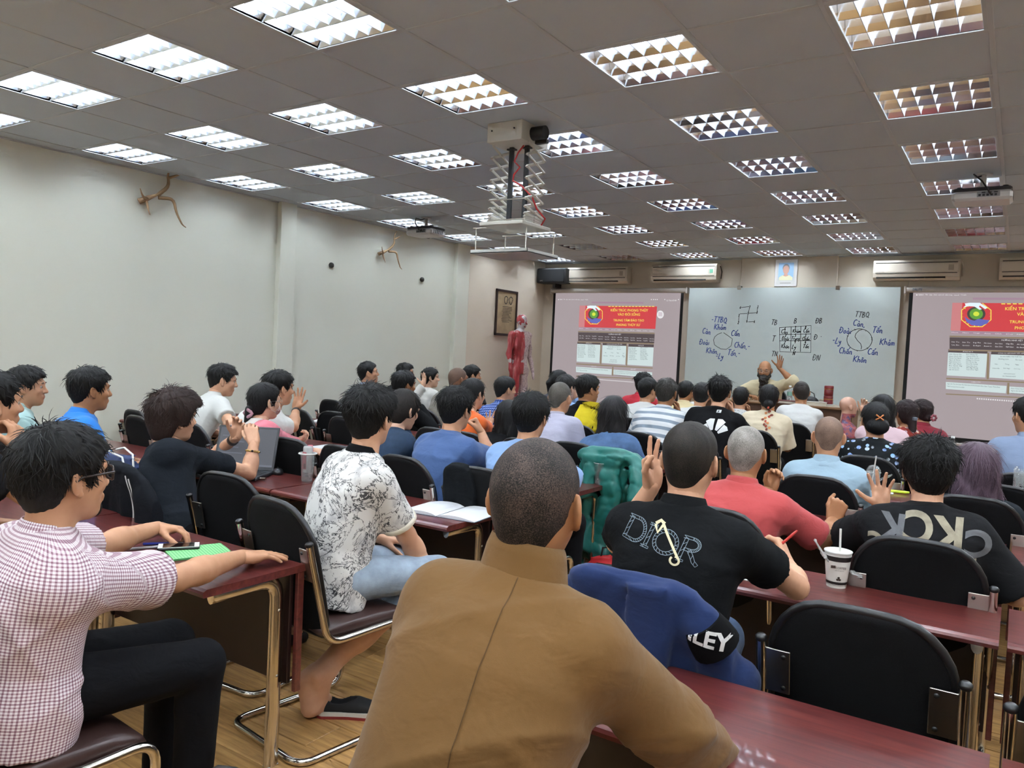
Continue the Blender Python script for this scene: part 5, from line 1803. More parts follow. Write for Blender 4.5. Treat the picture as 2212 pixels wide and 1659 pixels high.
    for txt, a, b, yy in (('ĐỒNG HÀ VI', 1176, 1232, 976), ('CÔNG CỤ XEM NGÀY TỐT, XẤU', 1374, 1522, 988), ('THỐNG KÊ', 1672, 1726, 1000), ('HƯỚNG DẪN', 1225, 1275, 1200), ('LIÊN KẾT', 1600, 1652, 1226)):
        text_fit(wh, txt, S(a, yy), S(b, yy + 1), y - .001)
    for cx2 in (912, 1800, 1820, 1838, 1856, 1928, 2060, 2082):
        quad(wh, [S(cx2 - 4, 566), S(cx2 + 4, 566), S(cx2 + 4, 557), S(cx2 - 4, 557)], y)
    for k in range(30):                       # the dock
        xx = 1255 + k * 12.6
        quad(wh, [S(xx, 1328 + k * .95), S(xx + 7, 1328.5 + k * .95), S(xx + 7, 1319 + k * .95), S(xx, 1318.5 + k * .95)], y)
    put(wh, 'page_white_print', E_WHI)
    if dx == 0:
        mb = MB(); quad(mb, [S(1886 + 33 * math.cos(2 * PI * k / 20), 705 + 38 * math.sin(2 * PI * k / 20)) for k in range(20)][::-1], y)
        dd = put(mb, 'page_badge', E_WHI)
        mb = MB()
        for k in range(3): quad(mb, [S(1868, 692 + 13 * k), S(1904, 693 + 13 * k), S(1904, 688 + 13 * k), S(1868, 687 + 13 * k)], y - .001)
        put(mb, 'badge_lines', E_MAUVE, dd)
projection('left pull-down screen showing a red-bannered web page, beside the corner', .04, 2.46, 0, 0, '', '')
_a = at(2057.3, 654, y=YS); _b = L1(1115, 620)
projection('right pull-down screen showing the same web page, cut off by picture edge', 5.47, 7.95, _a[0] - _b[0], _a[2] - _b[1], '', 'DALITE')

# ------------------------------------------------------------------ whiteboard with marker drawings
M_BOARD = mat('glass_whiteboard', '#c3cdcb', .22, var=.02, vscale=2)
t = thing('whiteboard', 'wide glass whiteboard covered in blue and black marker diagrams', 'whiteboard', (3.96, WF, 0))
YB = 9.10
MB().box((2.51 - 3.96, YB - WF, 1.00), (5.42 - 3.96, YB + .012 - WF, 2.645), .002).build('board', M_BOARD, t)
MB().box((2.52 - 3.96, YB + .012 - WF, 1.02), (5.41 - 3.96, YB + .04 - WF, 2.63), .002).build('backing', M_WHITEP, t)
for u, v in ((1597, 621), (1810, 621)):
    p = at(u, v, y=YB)
    MB().box((p[0] - 3.96 - .028, YB - .008 - WF, p[2] - .03), (p[0] - 3.96 + .028, YB + .1 - WF, p[2] + .025), .004).build('clamp', M_CHROME_D, t)
MB().box((-.35, YB - .07 - WF, .97), (.95, YB - WF, .995), .003).build('pen_tray', M_CHROME_D, t)
G = {
 'K': ([[(0, 1), (0, 0)], [(.5, 1), (.05, .5), (.55, 0)]], .6), 'h': ([[(0, 1), (0, 0)], [(0, .35), (.15, .5), (.3, .45), (.33, 0)]], .42),
 'a': ([[(.35, .45), (.15, .52), (0, .25), (.12, 0), (.33, .15), (.36, .5), (.36, .05), (.42, 0)]], .48), 'm': ([[(0, .5), (0, 0)], [(0, .38), (.12, .5), (.2, .4), (.2, 0)], [(.2, .38), (.33, .5), (.42, .4), (.44, 0)]], .52),
 'C': ([[(.5, .85), (.3, 1), (.05, .75), (0, .35), (.18, 0), (.5, .12)]], .55), 'n': ([[(0, .5), (0, 0)], [(0, .36), (.15, .5), (.28, .42), (.3, 0), (.42, .03)]], .45),
 'T': ([[(-.05, .98), (.55, 1)], [(.26, 1), (.2, 0)]], .55), 'o': ([[(.2, .5), (.02, .35), (.02, .1), (.18, 0), (.34, .15), (.32, .4), (.2, .5)]], .42),
 'L': ([[(.15, 1), (.05, .4), (0, .02), (.15, .0), (.4, .08)]], .45), 'y': ([[(0, .5), (.1, .2), (.22, .18), (.35, .5)], [(.35, .5), (.25, -.2), (.05, -.45), (-.02, -.25)]], .45),
 'Đ': ([[(.05, 1), (.02, 0), (.3, .05), (.52, .4), (.45, .85), (.05, 1)], [(-.12, .52), (.25, .55)]], .62), 'i': ([[(.05, .5), (.05, .05), (.12, 0)], [(.06, .72), (.07, .75)]], .2),
 'B': ([[(0, 0), (0, 1), (.35, .92), (.3, .6), (0, .52), (.4, .42), (.42, .1), (0, 0)]], .55), 'Q': ([[(.25, 1), (.02, .75), (0, .3), (.2, 0), (.48, .25), (.5, .7), (.25, 1)], [(.3, .25), (.58, -.1)]], .62),
 'N': ([[(0, 0), (.02, 1), (.4, 0), (.45, 1)]], .58), 'r': ([[(0, .5), (0, 0)], [(0, .35), (.15, .5), (.25, .45)]], .3), 'u': ([[(0, .5), (.02, .1), (.15, 0), (.3, .15), (.32, .5), (.33, 0)]], .42),
 'g': ([[(.3, .45), (.12, .5), (0, .25), (.12, .02), (.3, .2), (.32, .5), (.28, -.3), (.1, -.4)]], .42),
 '1': ([[(0, .8), (.15, 1), (.15, 0)]], .3), '2': ([[(0, .8), (.2, 1), (.38, .75), (.1, .25), (0, 0), (.42, .02)]], .5), '3': ([[(0, .9), (.25, 1), (.35, .75), (.12, .55), (.38, .35), (.25, 0), (0, .1)]], .5),
 '4': ([[(.3, 1), (0, .35), (.45, .35)], [(.32, .6), (.3, 0)]], .5), '5': ([[(.4, 1), (.08, 1), (.05, .58), (.3, .6), (.38, .25), (.2, 0), (0, .08)]], .5), '6': ([[(.3, 1), (.05, .5), (.03, .15), (.2, 0), (.36, .2), (.2, .45), (.04, .3)]], .48),
 '7': ([[(0, 1), (.4, 1), (.15, 0)], [(.05, .5), (.35, .52)]], .48), '8': ([[(.2, .55), (.03, .8), (.2, 1), (.36, .8), (.2, .55), (0, .25), (.2, 0), (.38, .25), (.2, .55)]], .48), '9': ([[(.34, .75), (.15, .5), (.02, .75), (.2, 1), (.35, .75), (.3, 0)]], .48),
 '-': ([[(0, .45), (.3, .48)]], .4), ',': ([[(.05, .05), (.0, -.15)]], .2), '.': ([[(.05, .02), (.08, .05)]], .2)}
ACC = {'^': [(.05, .62), (.18, .8), (.32, .62)], '/': [(.3, .85), (.48, 1.08)], '`': [(.05, .92), (.25, .7)], '?': [(.12, .85), (.22, .92), (.2, .75), (.16, .68)]}
VN = {'ả': 'a?', 'ấ': 'a^/', 'à': 'a`', 'ô': 'o^', 'ố': 'o^/'}
def hand(mb, txt, x, z, s, y, slope=0.0, w=.0075, slant=.18):
    """handwritten word centred on (x, z); s = capital height in metres"""
    jit = random.Random(sum(map(ord, txt)) + int(x * 100))
    W = 0
    items = []
    for ch in txt:
        base = VN.get(ch, ch)
        g, adv = G[base[0]] if base[0] in G else ([], .4)
        items.append((W, g, base[1:]))
        W += adv + .1
    for x0, g, acc in items:
        dy = jit.uniform(-.06, .06)
        strokes = list(g) + [ACC[a] for a in acc]
        for st in strokes:
            pts = []
            for px, py in st:
                X = x0 + px + slant * py - W / 2
                Y = py + dy - .4
                pts.append((x + X * s * .9, z + Y * s + X * s * slope))
            # soften the stroke
            P = [Vector((a, b, 0)) for a, b in pts]
            P = fillet(P, s * .15, 3) if len(P) > 2 else P
            pts = [(p.x, p.y) for p in P]
            n0 = len(mb.v)
            mb.ribbon(pts, w)
            for k in range(n0, len(mb.v)):
                a, b, c = mb.v[k]
                mb.v[k] = (a, y, b)
def W2(cx, cy):
    p = at(1460 + cx / 4.424, 540 + cy / 4.424, y=YB)
    return p[0], p[2]
marks = []
M_BLUEPEN, M_BLKPEN = mat('marker_blue', '#31468f', .6), mat('marker_black', '#26282c', .6)
yw = YB - .0012
for txt, cx, cy in (('-TTBQ', 415, 672), ('Khảm', 425, 740), ('Càn', 295, 780), ('Cấn', 572, 800), ('Đoài', 275, 884), ('Chấn,-', 635, 916), ('Khôn,', 352, 968), ('-Ly', 420, 1018), ('Tốn,-', 556, 990),
                    ('Càn,', 1755, 706), ('Đoài', 1622, 775), ('Tốn', 1930, 768), ('-Ly', 1540, 870), ('Khảm', 2022, 885), ('Chấn', 1625, 970), ('Cấn', 1885, 978), ('Khôn', 1762, 1052)):
    x, z = W2(cx, cy); blue = MB(); hand(blue, txt, x, z, .085, yw, -.06, .011); marks.append((blue, 'marker_word', M_BLUEPEN))
for txt, cx, cy, s in (('TB', 942, 698, .075), ('B', 1145, 682, .075), ('ĐB', 1368, 682, .075), ('T', 936, 850, .085), ('Đ', 1337, 838, .075), ('TN', 945, 995, .075), ('N', 1130, 992, .06), ('ĐN', 1345, 1035, .085), ('TTBQ.', 1790, 622, .075),
                    ('6', 1045, 752, .045), ('1', 1142, 745, .045), ('8', 1240, 742, .045), ('7', 1048, 822, .045), ('5', 1142, 818, .045), ('3', 1240, 818, .045), ('2', 1042, 885, .045), ('9', 1138, 882, .045), ('4', 1238, 884, .045),
                    ('Càn', 1040, 785, .06), ('Khảm', 1155, 778, .05), ('Cấn', 1250, 775, .055), ('Đoài', 1050, 848, .055), ('Trung', 1145, 846, .05), ('Chấn', 1245, 850, .05), ('Khôn', 1048, 925, .055), ('Ly', 1130, 930, .06), ('Tốn', 1245, 925, .055),
                    ('6', 617, 552, .035), ('7', 706, 545, .035), ('1', 784, 545, .045), ('8', 776, 598, .035), ('5', 692, 606, .035), ('3', 604, 628, .035), ('2', 598, 695, .04), ('9', 678, 688, .035), ('4', 750, 686, .04)):
    x, z = W2(cx, cy); black = MB(); hand(black, txt, x, z, s, yw, -.03, .009); marks.append((black, 'marker_word', M_BLKPEN))
def line(mb, pts, w=.007):
    P = [W2(*p) for p in pts]
    n0 = len(mb.v); mb.ribbon(P, w)
    for k in range(n0, len(mb.v)):
        a, b, c = mb.v[k]; mb.v[k] = (a, yw, b)
for pts in ([(990, 742), (1292, 722), (1290, 980), (993, 972), (990, 742)], [(1102, 735), (1096, 968)], [(1195, 730), (1190, 972)], [(992, 808), (1290, 802)], [(994, 868), (1290, 866)],
            [(455, 790), (500, 820), (540, 850), (530, 915), (482, 950), (430, 945), (395, 925), (368, 905), (360, 860), (372, 830), (400, 806), (440, 790)],
            [(622, 550), (700, 541)], [(705, 550), (692, 600)], [(688, 612), (680, 682)], [(612, 610), (685, 606)], [(700, 604), (768, 600)], [(776, 592), (780, 548)], [(604, 635), (599, 688)], [(690, 687), (742, 684)],
            [(1755 + 120 * math.cos(a * PI / 18), 858 + 104 * math.sin(a * PI / 18)) for a in range(37)],
            [(1785, 757), (1750, 770), (1720, 800), (1712, 830), (1735, 865), (1765, 895), (1775, 925), (1770, 950)], [(1385, 830), (1392, 826)]):
    black = MB(); line(black, pts, .0075); marks.append((black, 'marker_line', M_BLKPEN))
for a in range(0, 36, 5):
    x, y_ = 1755 + 120 * math.cos(a * PI / 18), 858 + 104 * math.sin(a * PI / 18)
    black = MB(); line(black, [(x - 9, y_ - 5), (x + 7, y_ + 2), (x - 4, y_ + 9)], .006); marks.append((black, 'marker_arrow', M_BLKPEN))
for mb, nm, m in marks:
    mb.v = [(x - 3.96, y - WF, z) for x, y, z in mb.v]
    mb.build(nm, m, t)

# ------------------------------------------------------------------ air conditioners, speaker, portrait
M_AC = mat('aircon_ivory', '#d9cfc0', .35)
M_SLOT = mat('dark_slot', '#16130f', .7)
def aircon(x0, x1, z0, z1, label, open_vane=False, sticker=False, mark=''):
    w, hgt = x1 - x0, z1 - z0
    t = thing('air_conditioner', label, 'air conditioner', ((x0 + x1) / 2, WF, z0), 0, 'wall air conditioners')
    prof = [(0, 0), (-.13, 0), (-.185, .035), (-.2, .09), (-.195, hgt - .03), (-.175, hgt), (0, hgt)]
    mb = MB()
    n = len(prof)
    vs = [(-w / 2, y, z) for y, z in prof] + [(w / 2, y, z) for y, z in prof]
    fs = [tuple(range(n)), tuple(range(2 * n - 1, n - 1, -1))] + [(a, n + a, n + (a + 1) % n, (a + 1) % n) for a in range(n)]
    mb.add(vs, fs)
    mb.build('body', M_AC, t)
    MB().box((-w / 2 + .02, -.204, .10), (w / 2 - .02, -.196, hgt - .045), .003).build('front_panel', M_AC, t)
    MB().box((-w / 2 + .03, -.2035, hgt - .041), (w / 2 - .03, -.19, hgt - .033)).build('intake_slot', M_SLOT, t)
    MB().box((-w / 2 + .03, -.2025, .083), (w / 2 - .03, -.19, .091)).build('seam', M_SLOT, t)
    mb = MB().box((-w / 2 + .04, -.006, -.004), (w / 2 - .16, .006, .004), .002, M=Matrix.Translation((0, -.17, .028)) @ Matrix.Rotation(-.9 if not open_vane else .3, 4, 'X') @ Matrix.Scale(5, 4, (0, 1, 0)))
    mb.build('air_vane', M_AC, t)
    MB().box((-w / 2 + .04, -.187, .022), (w / 2 - .16, -.1, .046)).build('outlet', M_SLOT, t)
    MB().box((w / 2 - .13, -.2055, .12), (w / 2 - .07, -.2035, .19), .001).build('display', mat('ac_display', '#b7ab9c', .4), t)
    if sticker:
        MB().box((w / 2 - .1, -.2075, .13), (w / 2 - .05, -.2045, .185)).build('energy_label', mat('energy_label', '#5d9a7e', .5), t)
    if mark:
        m2 = MB(); mb_text(m2, mark, .018, XZ(-w / 2 + .09, -.2048, .105)); m2.build('maker_mark', mat('grey_mark', '#8a8178', .5), t)
    m2 = MB().tube([(w / 2 + .005, -.05, hgt - .02), (w / 2 + .035, -.05, hgt * .6), (w / 2 + .02, -.03, .06)], .006, 6)
    m2.build('cable', M_BLACK if sticker else M_AC, t)
aircon(.40, 1.49, 2.72, 2.985, 'ivory air conditioner with open dark vent beside black loudspeaker', True)
aircon(1.90, 2.94, 2.73, 3.0, 'ivory air conditioner with green energy label, left of portrait', False, True)
aircon(5.08, 6.09, 2.73, 2.99, 'ivory air conditioner right of portrait, above right screen case', False, False, 'PANASONIC')
aircon(6.51, 7.5, 2.73, 2.99, 'ivory air conditioner cut off by the right picture edge', True)
t = thing('loudspeaker', 'black wall loudspeaker in the front left corner', 'loudspeaker', (.17, 9.0, 2.72))
MB().box((-.28, -.11, 0), (.27, .12, .245), .012).build('cabinet', mat('speaker_vinyl', '#141518', .6), t)
MB().box((-.265, -.122, .015), (.255, -.110, .23), .006).build('grille', mat('speaker_grille', '#0c0d10', .9, bump=.4, bscale=300), t)
m2 = MB(); mb_text(m2, 'BMB', .03, XZ(-.18, -.1235, .035)); m2.build('maker_mark', M_CHROME_D, t)
MB().box((-.03, .0, -.07), (.03, .2, .002), .005).tube([(0, .05, -.03), (0, .21, -.08)], .015, 8).build('bracket', M_BLACK, t)
t = thing('portrait', 'white-framed portrait print above the whiteboard', 'picture', (3.92, WF - .06, 2.665))
MB().box((-.155, -.025, 0), (.155, 0, .385), .004).build('frame', mat('white_frame', '#d5d2d0', .35), t)
MB().box((-.128, -.0265, .028), (.128, -.0255, .357)).build('mount', mat('portrait_paper', '#c9c8c4', .5), t)
MB().box((-.105, -.0275, .085), (.105, -.0266, .335)).build('print_background', mat('portrait_blue', '#8fb0cf', .5), t)
def fig(pts, name, m, y): MB().add([(x, y, z) for x, z in pts], [tuple(range(len(pts)))]).build(name, m, t)
def oval(cx, cz, rx_, rz_, n=20): return [(cx + rx_ * math.cos(2 * PI * k / n), cz + rz_ * math.sin(2 * PI * k / n)) for k in range(n)]
fig([(-.1, .086), (.1, .086), (.095, .13), (.05, .158), (-.05, .158), (-.095, .13)], 'print_shirt', mat('portrait_cream', '#d6d2ae', .5), -.0279)
fig(oval(0, .262, .049, .058), 'print_hair', mat('portrait_grey', '#6b6b70', .5), -.0281)
fig(oval(0, .235, .043, .062), 'print_face', mat('portrait_skin', '#b98d7c', .5), -.0284)
fig([(-.02, .18), (.02, .18), (.035, .15), (0, .14), (-.035, .15)], 'print_neck', mat('portrait_skin', '#b98d7c', .5), -.0282)
fig([(-.075, .045), (.075, .045), (.075, .052), (-.075, .052)], 'print_caption', mat('portrait_ink', '#6b6660', .6), -.0272)

# ------------------------------------------------------------------ lecture table and what lies on it
def m_oak(name, a, b):
    t = NT(name)
    g = t.noise(t.coord('Object', (2, 14, 14)), 3, 6, .6)
    return t.P(col=t.ramp(g, [(.3, lin(a)[:3]), (.7, lin(b)[:3])]), rough=.4)
M_TABLE = m_oak('table_veneer', '#6b4d33', '#8d6c49')
TT = 1.062
t = thing('lecture_table', 'long veneered lecture table on the podium before the whiteboard', 'table', (4.25, 7.95, POD))
MB().box((-1.0, -.28, TT - POD - .03), (.95, .28, TT - POD), .006).build('table_top', M_TABLE, t)
MB().box((-.96, -.22, .1), (.9, -.2, TT - POD - .03), .003).build('front_panel', m_oak('table_panel', '#4d3323', '#6b4a33'), t)
for sx in (-.95, .88):
    MB().box((sx - .012, -.24, 0), (sx + .012, .26, TT - POD - .03), .003).build('side_panel', M_TABLE, t)
chair(3.93, 8.45, 'chair under the bearded lecturer on the podium', PI, False).location.z = POD
def rest(u, v, y=7.9):
    p = at(u, v, y=y); return p[0]
def book(x, y, z, w, d, h, rot, label, m, cat='book'):
    t = thing('book', label, cat, (x, y, z), rot)
    MB().box((-w / 2, -d / 2, 0), (w / 2, d / 2, .003)).box((-w / 2, -d / 2, h - .003), (w / 2, d / 2, h)).box((-w / 2, -d / 2, 0), (-w / 2 + .004, d / 2, h)).build('cover', m, t)
    MB().box((-w / 2 + .004, -d / 2 + .005, .003), (w / 2 - .005, d / 2 - .005, h - .003)).build('pages', mat('book_pages', '#cfc8b6', .8), t)
book(rest(1700, 860), 7.8, TT, .42, .3, .035, .05, 'wide dark red folder lying open on the lecture table', mat('folder_red', '#5a1a1c', .5), 'folder')
book(rest(1722, 858), 7.95, TT, .22, .16, .03, -.2, 'small pink-red book on lecture table beside bearded lecturer', mat('book_pink', '#a8555c', .5))
book(rest(1762, 866), 7.8, TT, .30, .22, .045, .1, 'thick white book at the foot of the black bag on lecture table', mat('book_white', '#bdb8ae', .6))
book(rest(1800, 866), 7.82, TT, .30, .2, .022, -.08, 'lower grey paper stack at the right end of lecture table', mat('paper_grey', '#a8a5a0', .7), 'papers')
book(rest(1783, 842), 8.02, TT, .15, .11, .07, .0, 'beige boxed book standing beside red tins', mat('book_beige', '#b09a76', .6))
for k, (zz, lab) in enumerate(((0, 'lower dark red tea tin with gold rim on lecture table'), (.125, 'upper dark red tea tin stacked on another tin'))):
    t = thing('tea_tin', lab, 'tin', (rest(1790, 850, 7.95), 7.95, TT + zz), 0, 'red tea tins')
    MB().lathe([(.052, 0), (.054, .004), (.054, .085), (.05, .088)], 20).build('can', mat('tin_red', '#6d1418', .35), t)
    MB().lathe([(.0555, .088), (.0555, .118), (.05, .124), (.001, .124)], 20).build('lid', mat('tin_red', '#6d1418', .35), t)
    MB().lathe([(.0553, .078), (.0553, .086)], 20, caps=False).build('gold_rim', mat('gold', '#b58a45', .3, .9), t)
t = thing('handbag', 'small black bag with looped handle on lecture table', 'bag', (rest(1752, 850), 7.92, TT))
v_, f_ = solid([ell((0, 0, .05), (.085, .05, .055), 0), ell((.04, 0, .03), (.06, .045, .035), .02)], .009)
obj('pouch', mesh_np('pouch', v_, f_), M_BLACK, t)
MB().tube([(-.05, 0, .08), (-.06, 0, .14), (-.02, 0, .165), (.03, 0, .14), (.05, 0, .07)], .006, 6).build('handle', M_BLACK, t)
def bottle(x, y, z, label, hgt=.22, r=.032, col='#c9d6d8', capm='#d8d8d8', lab=None, water=.6):
    t = thing('bottle', label, 'bottle', (x, y, z))
    g = MATS.get('clear_plastic')
    MB().lathe([(r * .9, 0), (r, .006), (r, hgt * .3), (r * .93, hgt * .36), (r, hgt * .42), (r, hgt * .66), (r * .45, hgt * .86), (r * .42, hgt * .93)], 16).build('bottle_body', M_CLEAR, t)
    MB().lathe([(r * .9, .004), (r * .95, .01), (r * .95, hgt * water), (.001, hgt * water)], 14).build('water', M_WATER, t)
    MB().lathe([(r * .47, hgt * .92), (r * .47, hgt), (.001, hgt)], 14).build('cap', mat('cap_' + capm, capm, .5), t)
    if lab:
        MB().lathe([(r * 1.01, hgt * .42), (r * 1.01, hgt * .64)], 16, caps=False).build('wrapper', mat('wrap_' + lab, lab, .5), t)
    return t
def m_clear(name, col, alpha):
    t = NT(name)
    tr = t.n('ShaderNodeBsdfTransparent')
    gl = t.n('ShaderNodeBsdfGlossy', ins={'Color': (1, 1, 1, 1), 'Roughness': .08})
    df = t.n('ShaderNodeBsdfTranslucent', ins={'Color': lin(col)})
    d2 = t.n('ShaderNodeBsdfDiffuse', ins={'Color': lin(col)})
    m0 = t.n('ShaderNodeMixShader', ins={0: .5}); t.t.links.new(df.outputs[0], m0.inputs[1]); t.t.links.new(d2.outputs[0], m0.inputs[2])
    m1 = t.n('ShaderNodeMixShader', ins={0: alpha}); t.t.links.new(tr.outputs[0], m1.inputs[1]); t.t.links.new(m0.outputs[0], m1.inputs[2])
    lw = t.n('ShaderNodeLayerWeight', ins={'Blend': .25})
    f = t.math('MULTIPLY', lw.outputs['Facing'], .55)
    m2_ = t.n('ShaderNodeMixShader'); t.t.links.new(f, m2_.inputs[0]); t.t.links.new(m1.outputs[0], m2_.inputs[1]); t.t.links.new(gl.outputs[0], m2_.inputs[2])
    out = t.t.nodes['Material Output']
    t.t.links.new(m2_.outputs[0], out.inputs['Surface'])
    return t.m
M_CLEAR = m_clear('clear_plastic', '#dfe6e6', .16)
M_WATER = m_clear('water', '#cfdcdc', .10)
M_MILKY = m_clear('milky_plastic', '#e4e6e4', .55)
M_COFFEE = mat('coffee', '#8a5a34', .3)
bottle(rest(1706, 850, 7.95), 7.95, TT, 'green-tinted water bottle beside the lecturer on the lecture table', .22, .034, lab='#7fae9c')
bottle(rest(1459, 830, 7.0), 6.95, DESK_Z, 'clear water bottle before the left screen and whiteboard edge', .24, .033)
# lamp-like white ball and snack bag at the left of the lecture table
t = thing('desk_fan', 'round white desk fan near the front row', 'fan', (rest(1500, 835, 6.98), 6.98, DESK_Z))
MB().lathe([(.07, 0), (.072, .008), (.02, .02), (.014, .14)], 18).build('stand', M_WHITEP, t)
MB().ball((0, 0, .21), (.085, .05, .085), 16, 10).build('fan_head', M_WHITEP, t)
t = thing('snack_bag', 'orange snack bag standing by the whiteboard', 'bag', (rest(1515, 828, 7.0), 7.0, DESK_Z))
v_, f_ = solid([loft((0, 0, 0), (0, 0, .2), (1, 0, 0), [(0, .05, .03), (.5, .055, .028), (.9, .05, .012), (1, .05, .006)], pw=3), field(wrinkle(.008, 4, 60), 0, 'a')], .008)
obj('pouch', mesh_np('pouch', v_, f_), mat('snack_orange', '#b5813f', .35, var=.3, vscale=20), t)

# ------------------------------------------------------------------ ceiling projectors
M_PJ = mat('projector_white', '#c9c6c3', .4)
def projector(x, y, z, rot, label):
    t = thing('ceiling_projector', label, 'projector', (x, y, z), rot, 'ceiling projectors')
    mb = MB().box((-.2, -.14, 0), (.2, .14, .075), .02)
    mb.build('casing', M_PJ, t)
    MB().box((-.195, -.135, .073), (.195, .135, .1), .02).build('top_cover', mat('projector_dark', '#3b3b3f', .5), t)
    MB().box((-.03, -.1425, .022), (.12, -.139, .062), .002).build('port_panel', mat('port_grey', '#8f8d8c', .5), t)
    for k in range(5):
        MB().box((-.02 + k * .026, -.1445, .028), (-.004 + k * .026, -.142, .044)).build('port', M_BLACK, t)
    for k in range(3):
        MB().box((.0 + k * .04, -.1445, .05), (.024 + k * .04, -.142, .059)).build('port', M_BLACK, t)
    for k in range(6):
        MB().box((.1985, -.1 + k * .03, .02), (.2015, -.085 + k * .03, .06)).build('vent_slat', M_BLACK, t)
    MB().tube([(-.09, .14, .04), (-.09, .165, .04)], .04, 16).build('lens', M_BLACK, t)
    for sx in (-1, 1):
        MB().lathe([(.02, .1), (.02, .112), (.001, .112)], 10, c=(sx * .15, -.08, 0)).build('foot', M_BLACK, t)
    MB().box((-.05, -.05, .1), (.05, .05, .12), .004).tube([(0, 0, .11), (0, 0, H - z)], .02, 12).lathe([(.06, H - z - .012), (.06, H - z)], 14).build('mount', M_PJ, t)
    MB().tube([(.06, -.143, .04), (.05, -.19, .05), (.0, -.2, .13), (-.06, -.12, .2), (-.05, -.04, H - z - .03), (0, 0, H - z - .01)], .006, 6).build('cable', M_BLACK, t)
pl = at(920, 498, y=4.85); projector(pl[0], 4.85, 2.86, .0, 'white ceiling projector near the left wall pilaster')
pr = at(2122, 425, y=4.7); projector(pr[0], 4.7, 2.86, .0, 'white ceiling projector at the right, below louvred lights')

# ------------------------------------------------------------------ scissor lift with hanging tray
M_LIFT = mat('lift_enamel', '#c8c5bb', .4)
LX, LY = 3.84, 2.21
t = thing('projector_lift', 'motorised scissor lift hanging from the ceiling with white tray', 'lift', (LX, LY, H))
def LZ(z): return z - H
MB().box((-.16, -.17, LZ(2.955)), (.12, .17, 0), .004).build('motor_box', M_LIFT, t)
for k in (-.12, .06): MB().lathe([(.006, 0), (.006, .003)], 8, c=(k, -.171, LZ(3.03)), M=Matrix.Rotation(PI / 2, 4, 'X')).build('screw', M_BLACK, t)
MB().tube([(.12, -.03, LZ(3.02)), (.22, -.03, LZ(3.02))], .045, 14).build('motor', M_BLACK, t)
MB().box((.12, -.0, LZ(2.96)), (.21, .03, LZ(2.985))).build('motor_arm', M_BLACK, t)
for px_ in (-.065, .06):
    MB().box((px_ - .016, -.012, LZ(2.43)), (px_ + .016, .012, LZ(2.96)), .003).build('belt_post', mat('lift_dark', '#26292c', .5), t)
    MB().box((px_ - .03, -.02, LZ(2.935)), (px_ + .03, .02, LZ(2.945))).build('belt_flange', mat('lift_dark', '#26292c', .5), t)
zs = [2.95, 2.865, 2.785, 2.71, 2.64, 2.575, 2.52, 2.475, 2.455, 2.44, 2.425]
for sx in (-.155, .135):
    for k in range(len(zs) - 1):
        for a, b in ((-.11, .11), (.11, -.11)):
            off_ = .004 if a < 0 else -.004
            MB().tube([(sx + off_, a, LZ(zs[k])), (sx + off_, b, LZ(zs[k + 1]))], .011, 6, flat=.35, up=(0, 0, 1)).build('scissor_arm', M_LIFT, t)
        for yy in (-.11, 0, .11):
            zz = zs[k + 1] if yy else (zs[k] + zs[k + 1]) / 2
            MB().tube([(sx - .01, yy, LZ(zz)), (sx + .01, yy, LZ(zz))], .006, 6).build('pivot', M_CHROME_D, t)
for k in (5, 9):
    MB().tube([(-.155, -.11, LZ(zs[k])), (.135, -.11, LZ(zs[k]))], .004, 6).build('cross_rod', M_CHROME_D, t)
MB().box((-.185, -.18, LZ(2.395)), (.165, .19, LZ(2.42)), .004).build('lower_plate', M_LIFT, t)
MB().tube([(.05, -.03, LZ(2.95)), (.02, -.05, LZ(2.9)), (.0, -.06, LZ(2.84)), (.04, -.05, LZ(2.8)), (.0, -.06, LZ(2.75)), (-.005, -.06, LZ(2.71)), (.05, -.04, LZ(2.68)), (.13, -.02, LZ(2.6)), (.16, .0, LZ(2.52)), (.2, .05, LZ(2.46)), (.15, .08, LZ(2.42))], .006, 8).build('red_cable', mat('cable_red', '#b5292c', .4), t)
x0, x1, y0, y1 = -.34, .14, -.06, .35
for a, b in ((x0 + .03, y0 + .02), (x1 - .03, y0 + .02), (x0 + .03, y1 - .02), (x1 - .03, y1 - .02)):
    MB().tube([(a, b, LZ(2.405)), (a, b, LZ(2.24))], .0045, 6).build('hanger_rod', M_CHROME_D, t)
for yy in (y0 + .02, y1 - .02):
    MB().box((x0 + .01, yy - .012, LZ(2.402)), (x1 - .01, yy + .012, LZ(2.408))).build('hanger_arm', M_LIFT, t)
MB().box((x0, y0, LZ(2.225)), (x1, y1, LZ(2.232))).build('tray', mat('tray_white', '#c9ccc6', .4), t)
for a, b in (((x0, y0), (x1, y0 + .006)), ((x0, y1 - .006), (x1, y1)), ((x0, y0), (x0 + .006, y1)), ((x1 - .006, y0), (x1, y1))):
    MB().box((a[0], a[1], LZ(2.225)), (b[0], b[1], LZ(2.252)), .001).build('tray_edge', mat('tray_white', '#c9ccc6', .4), t)

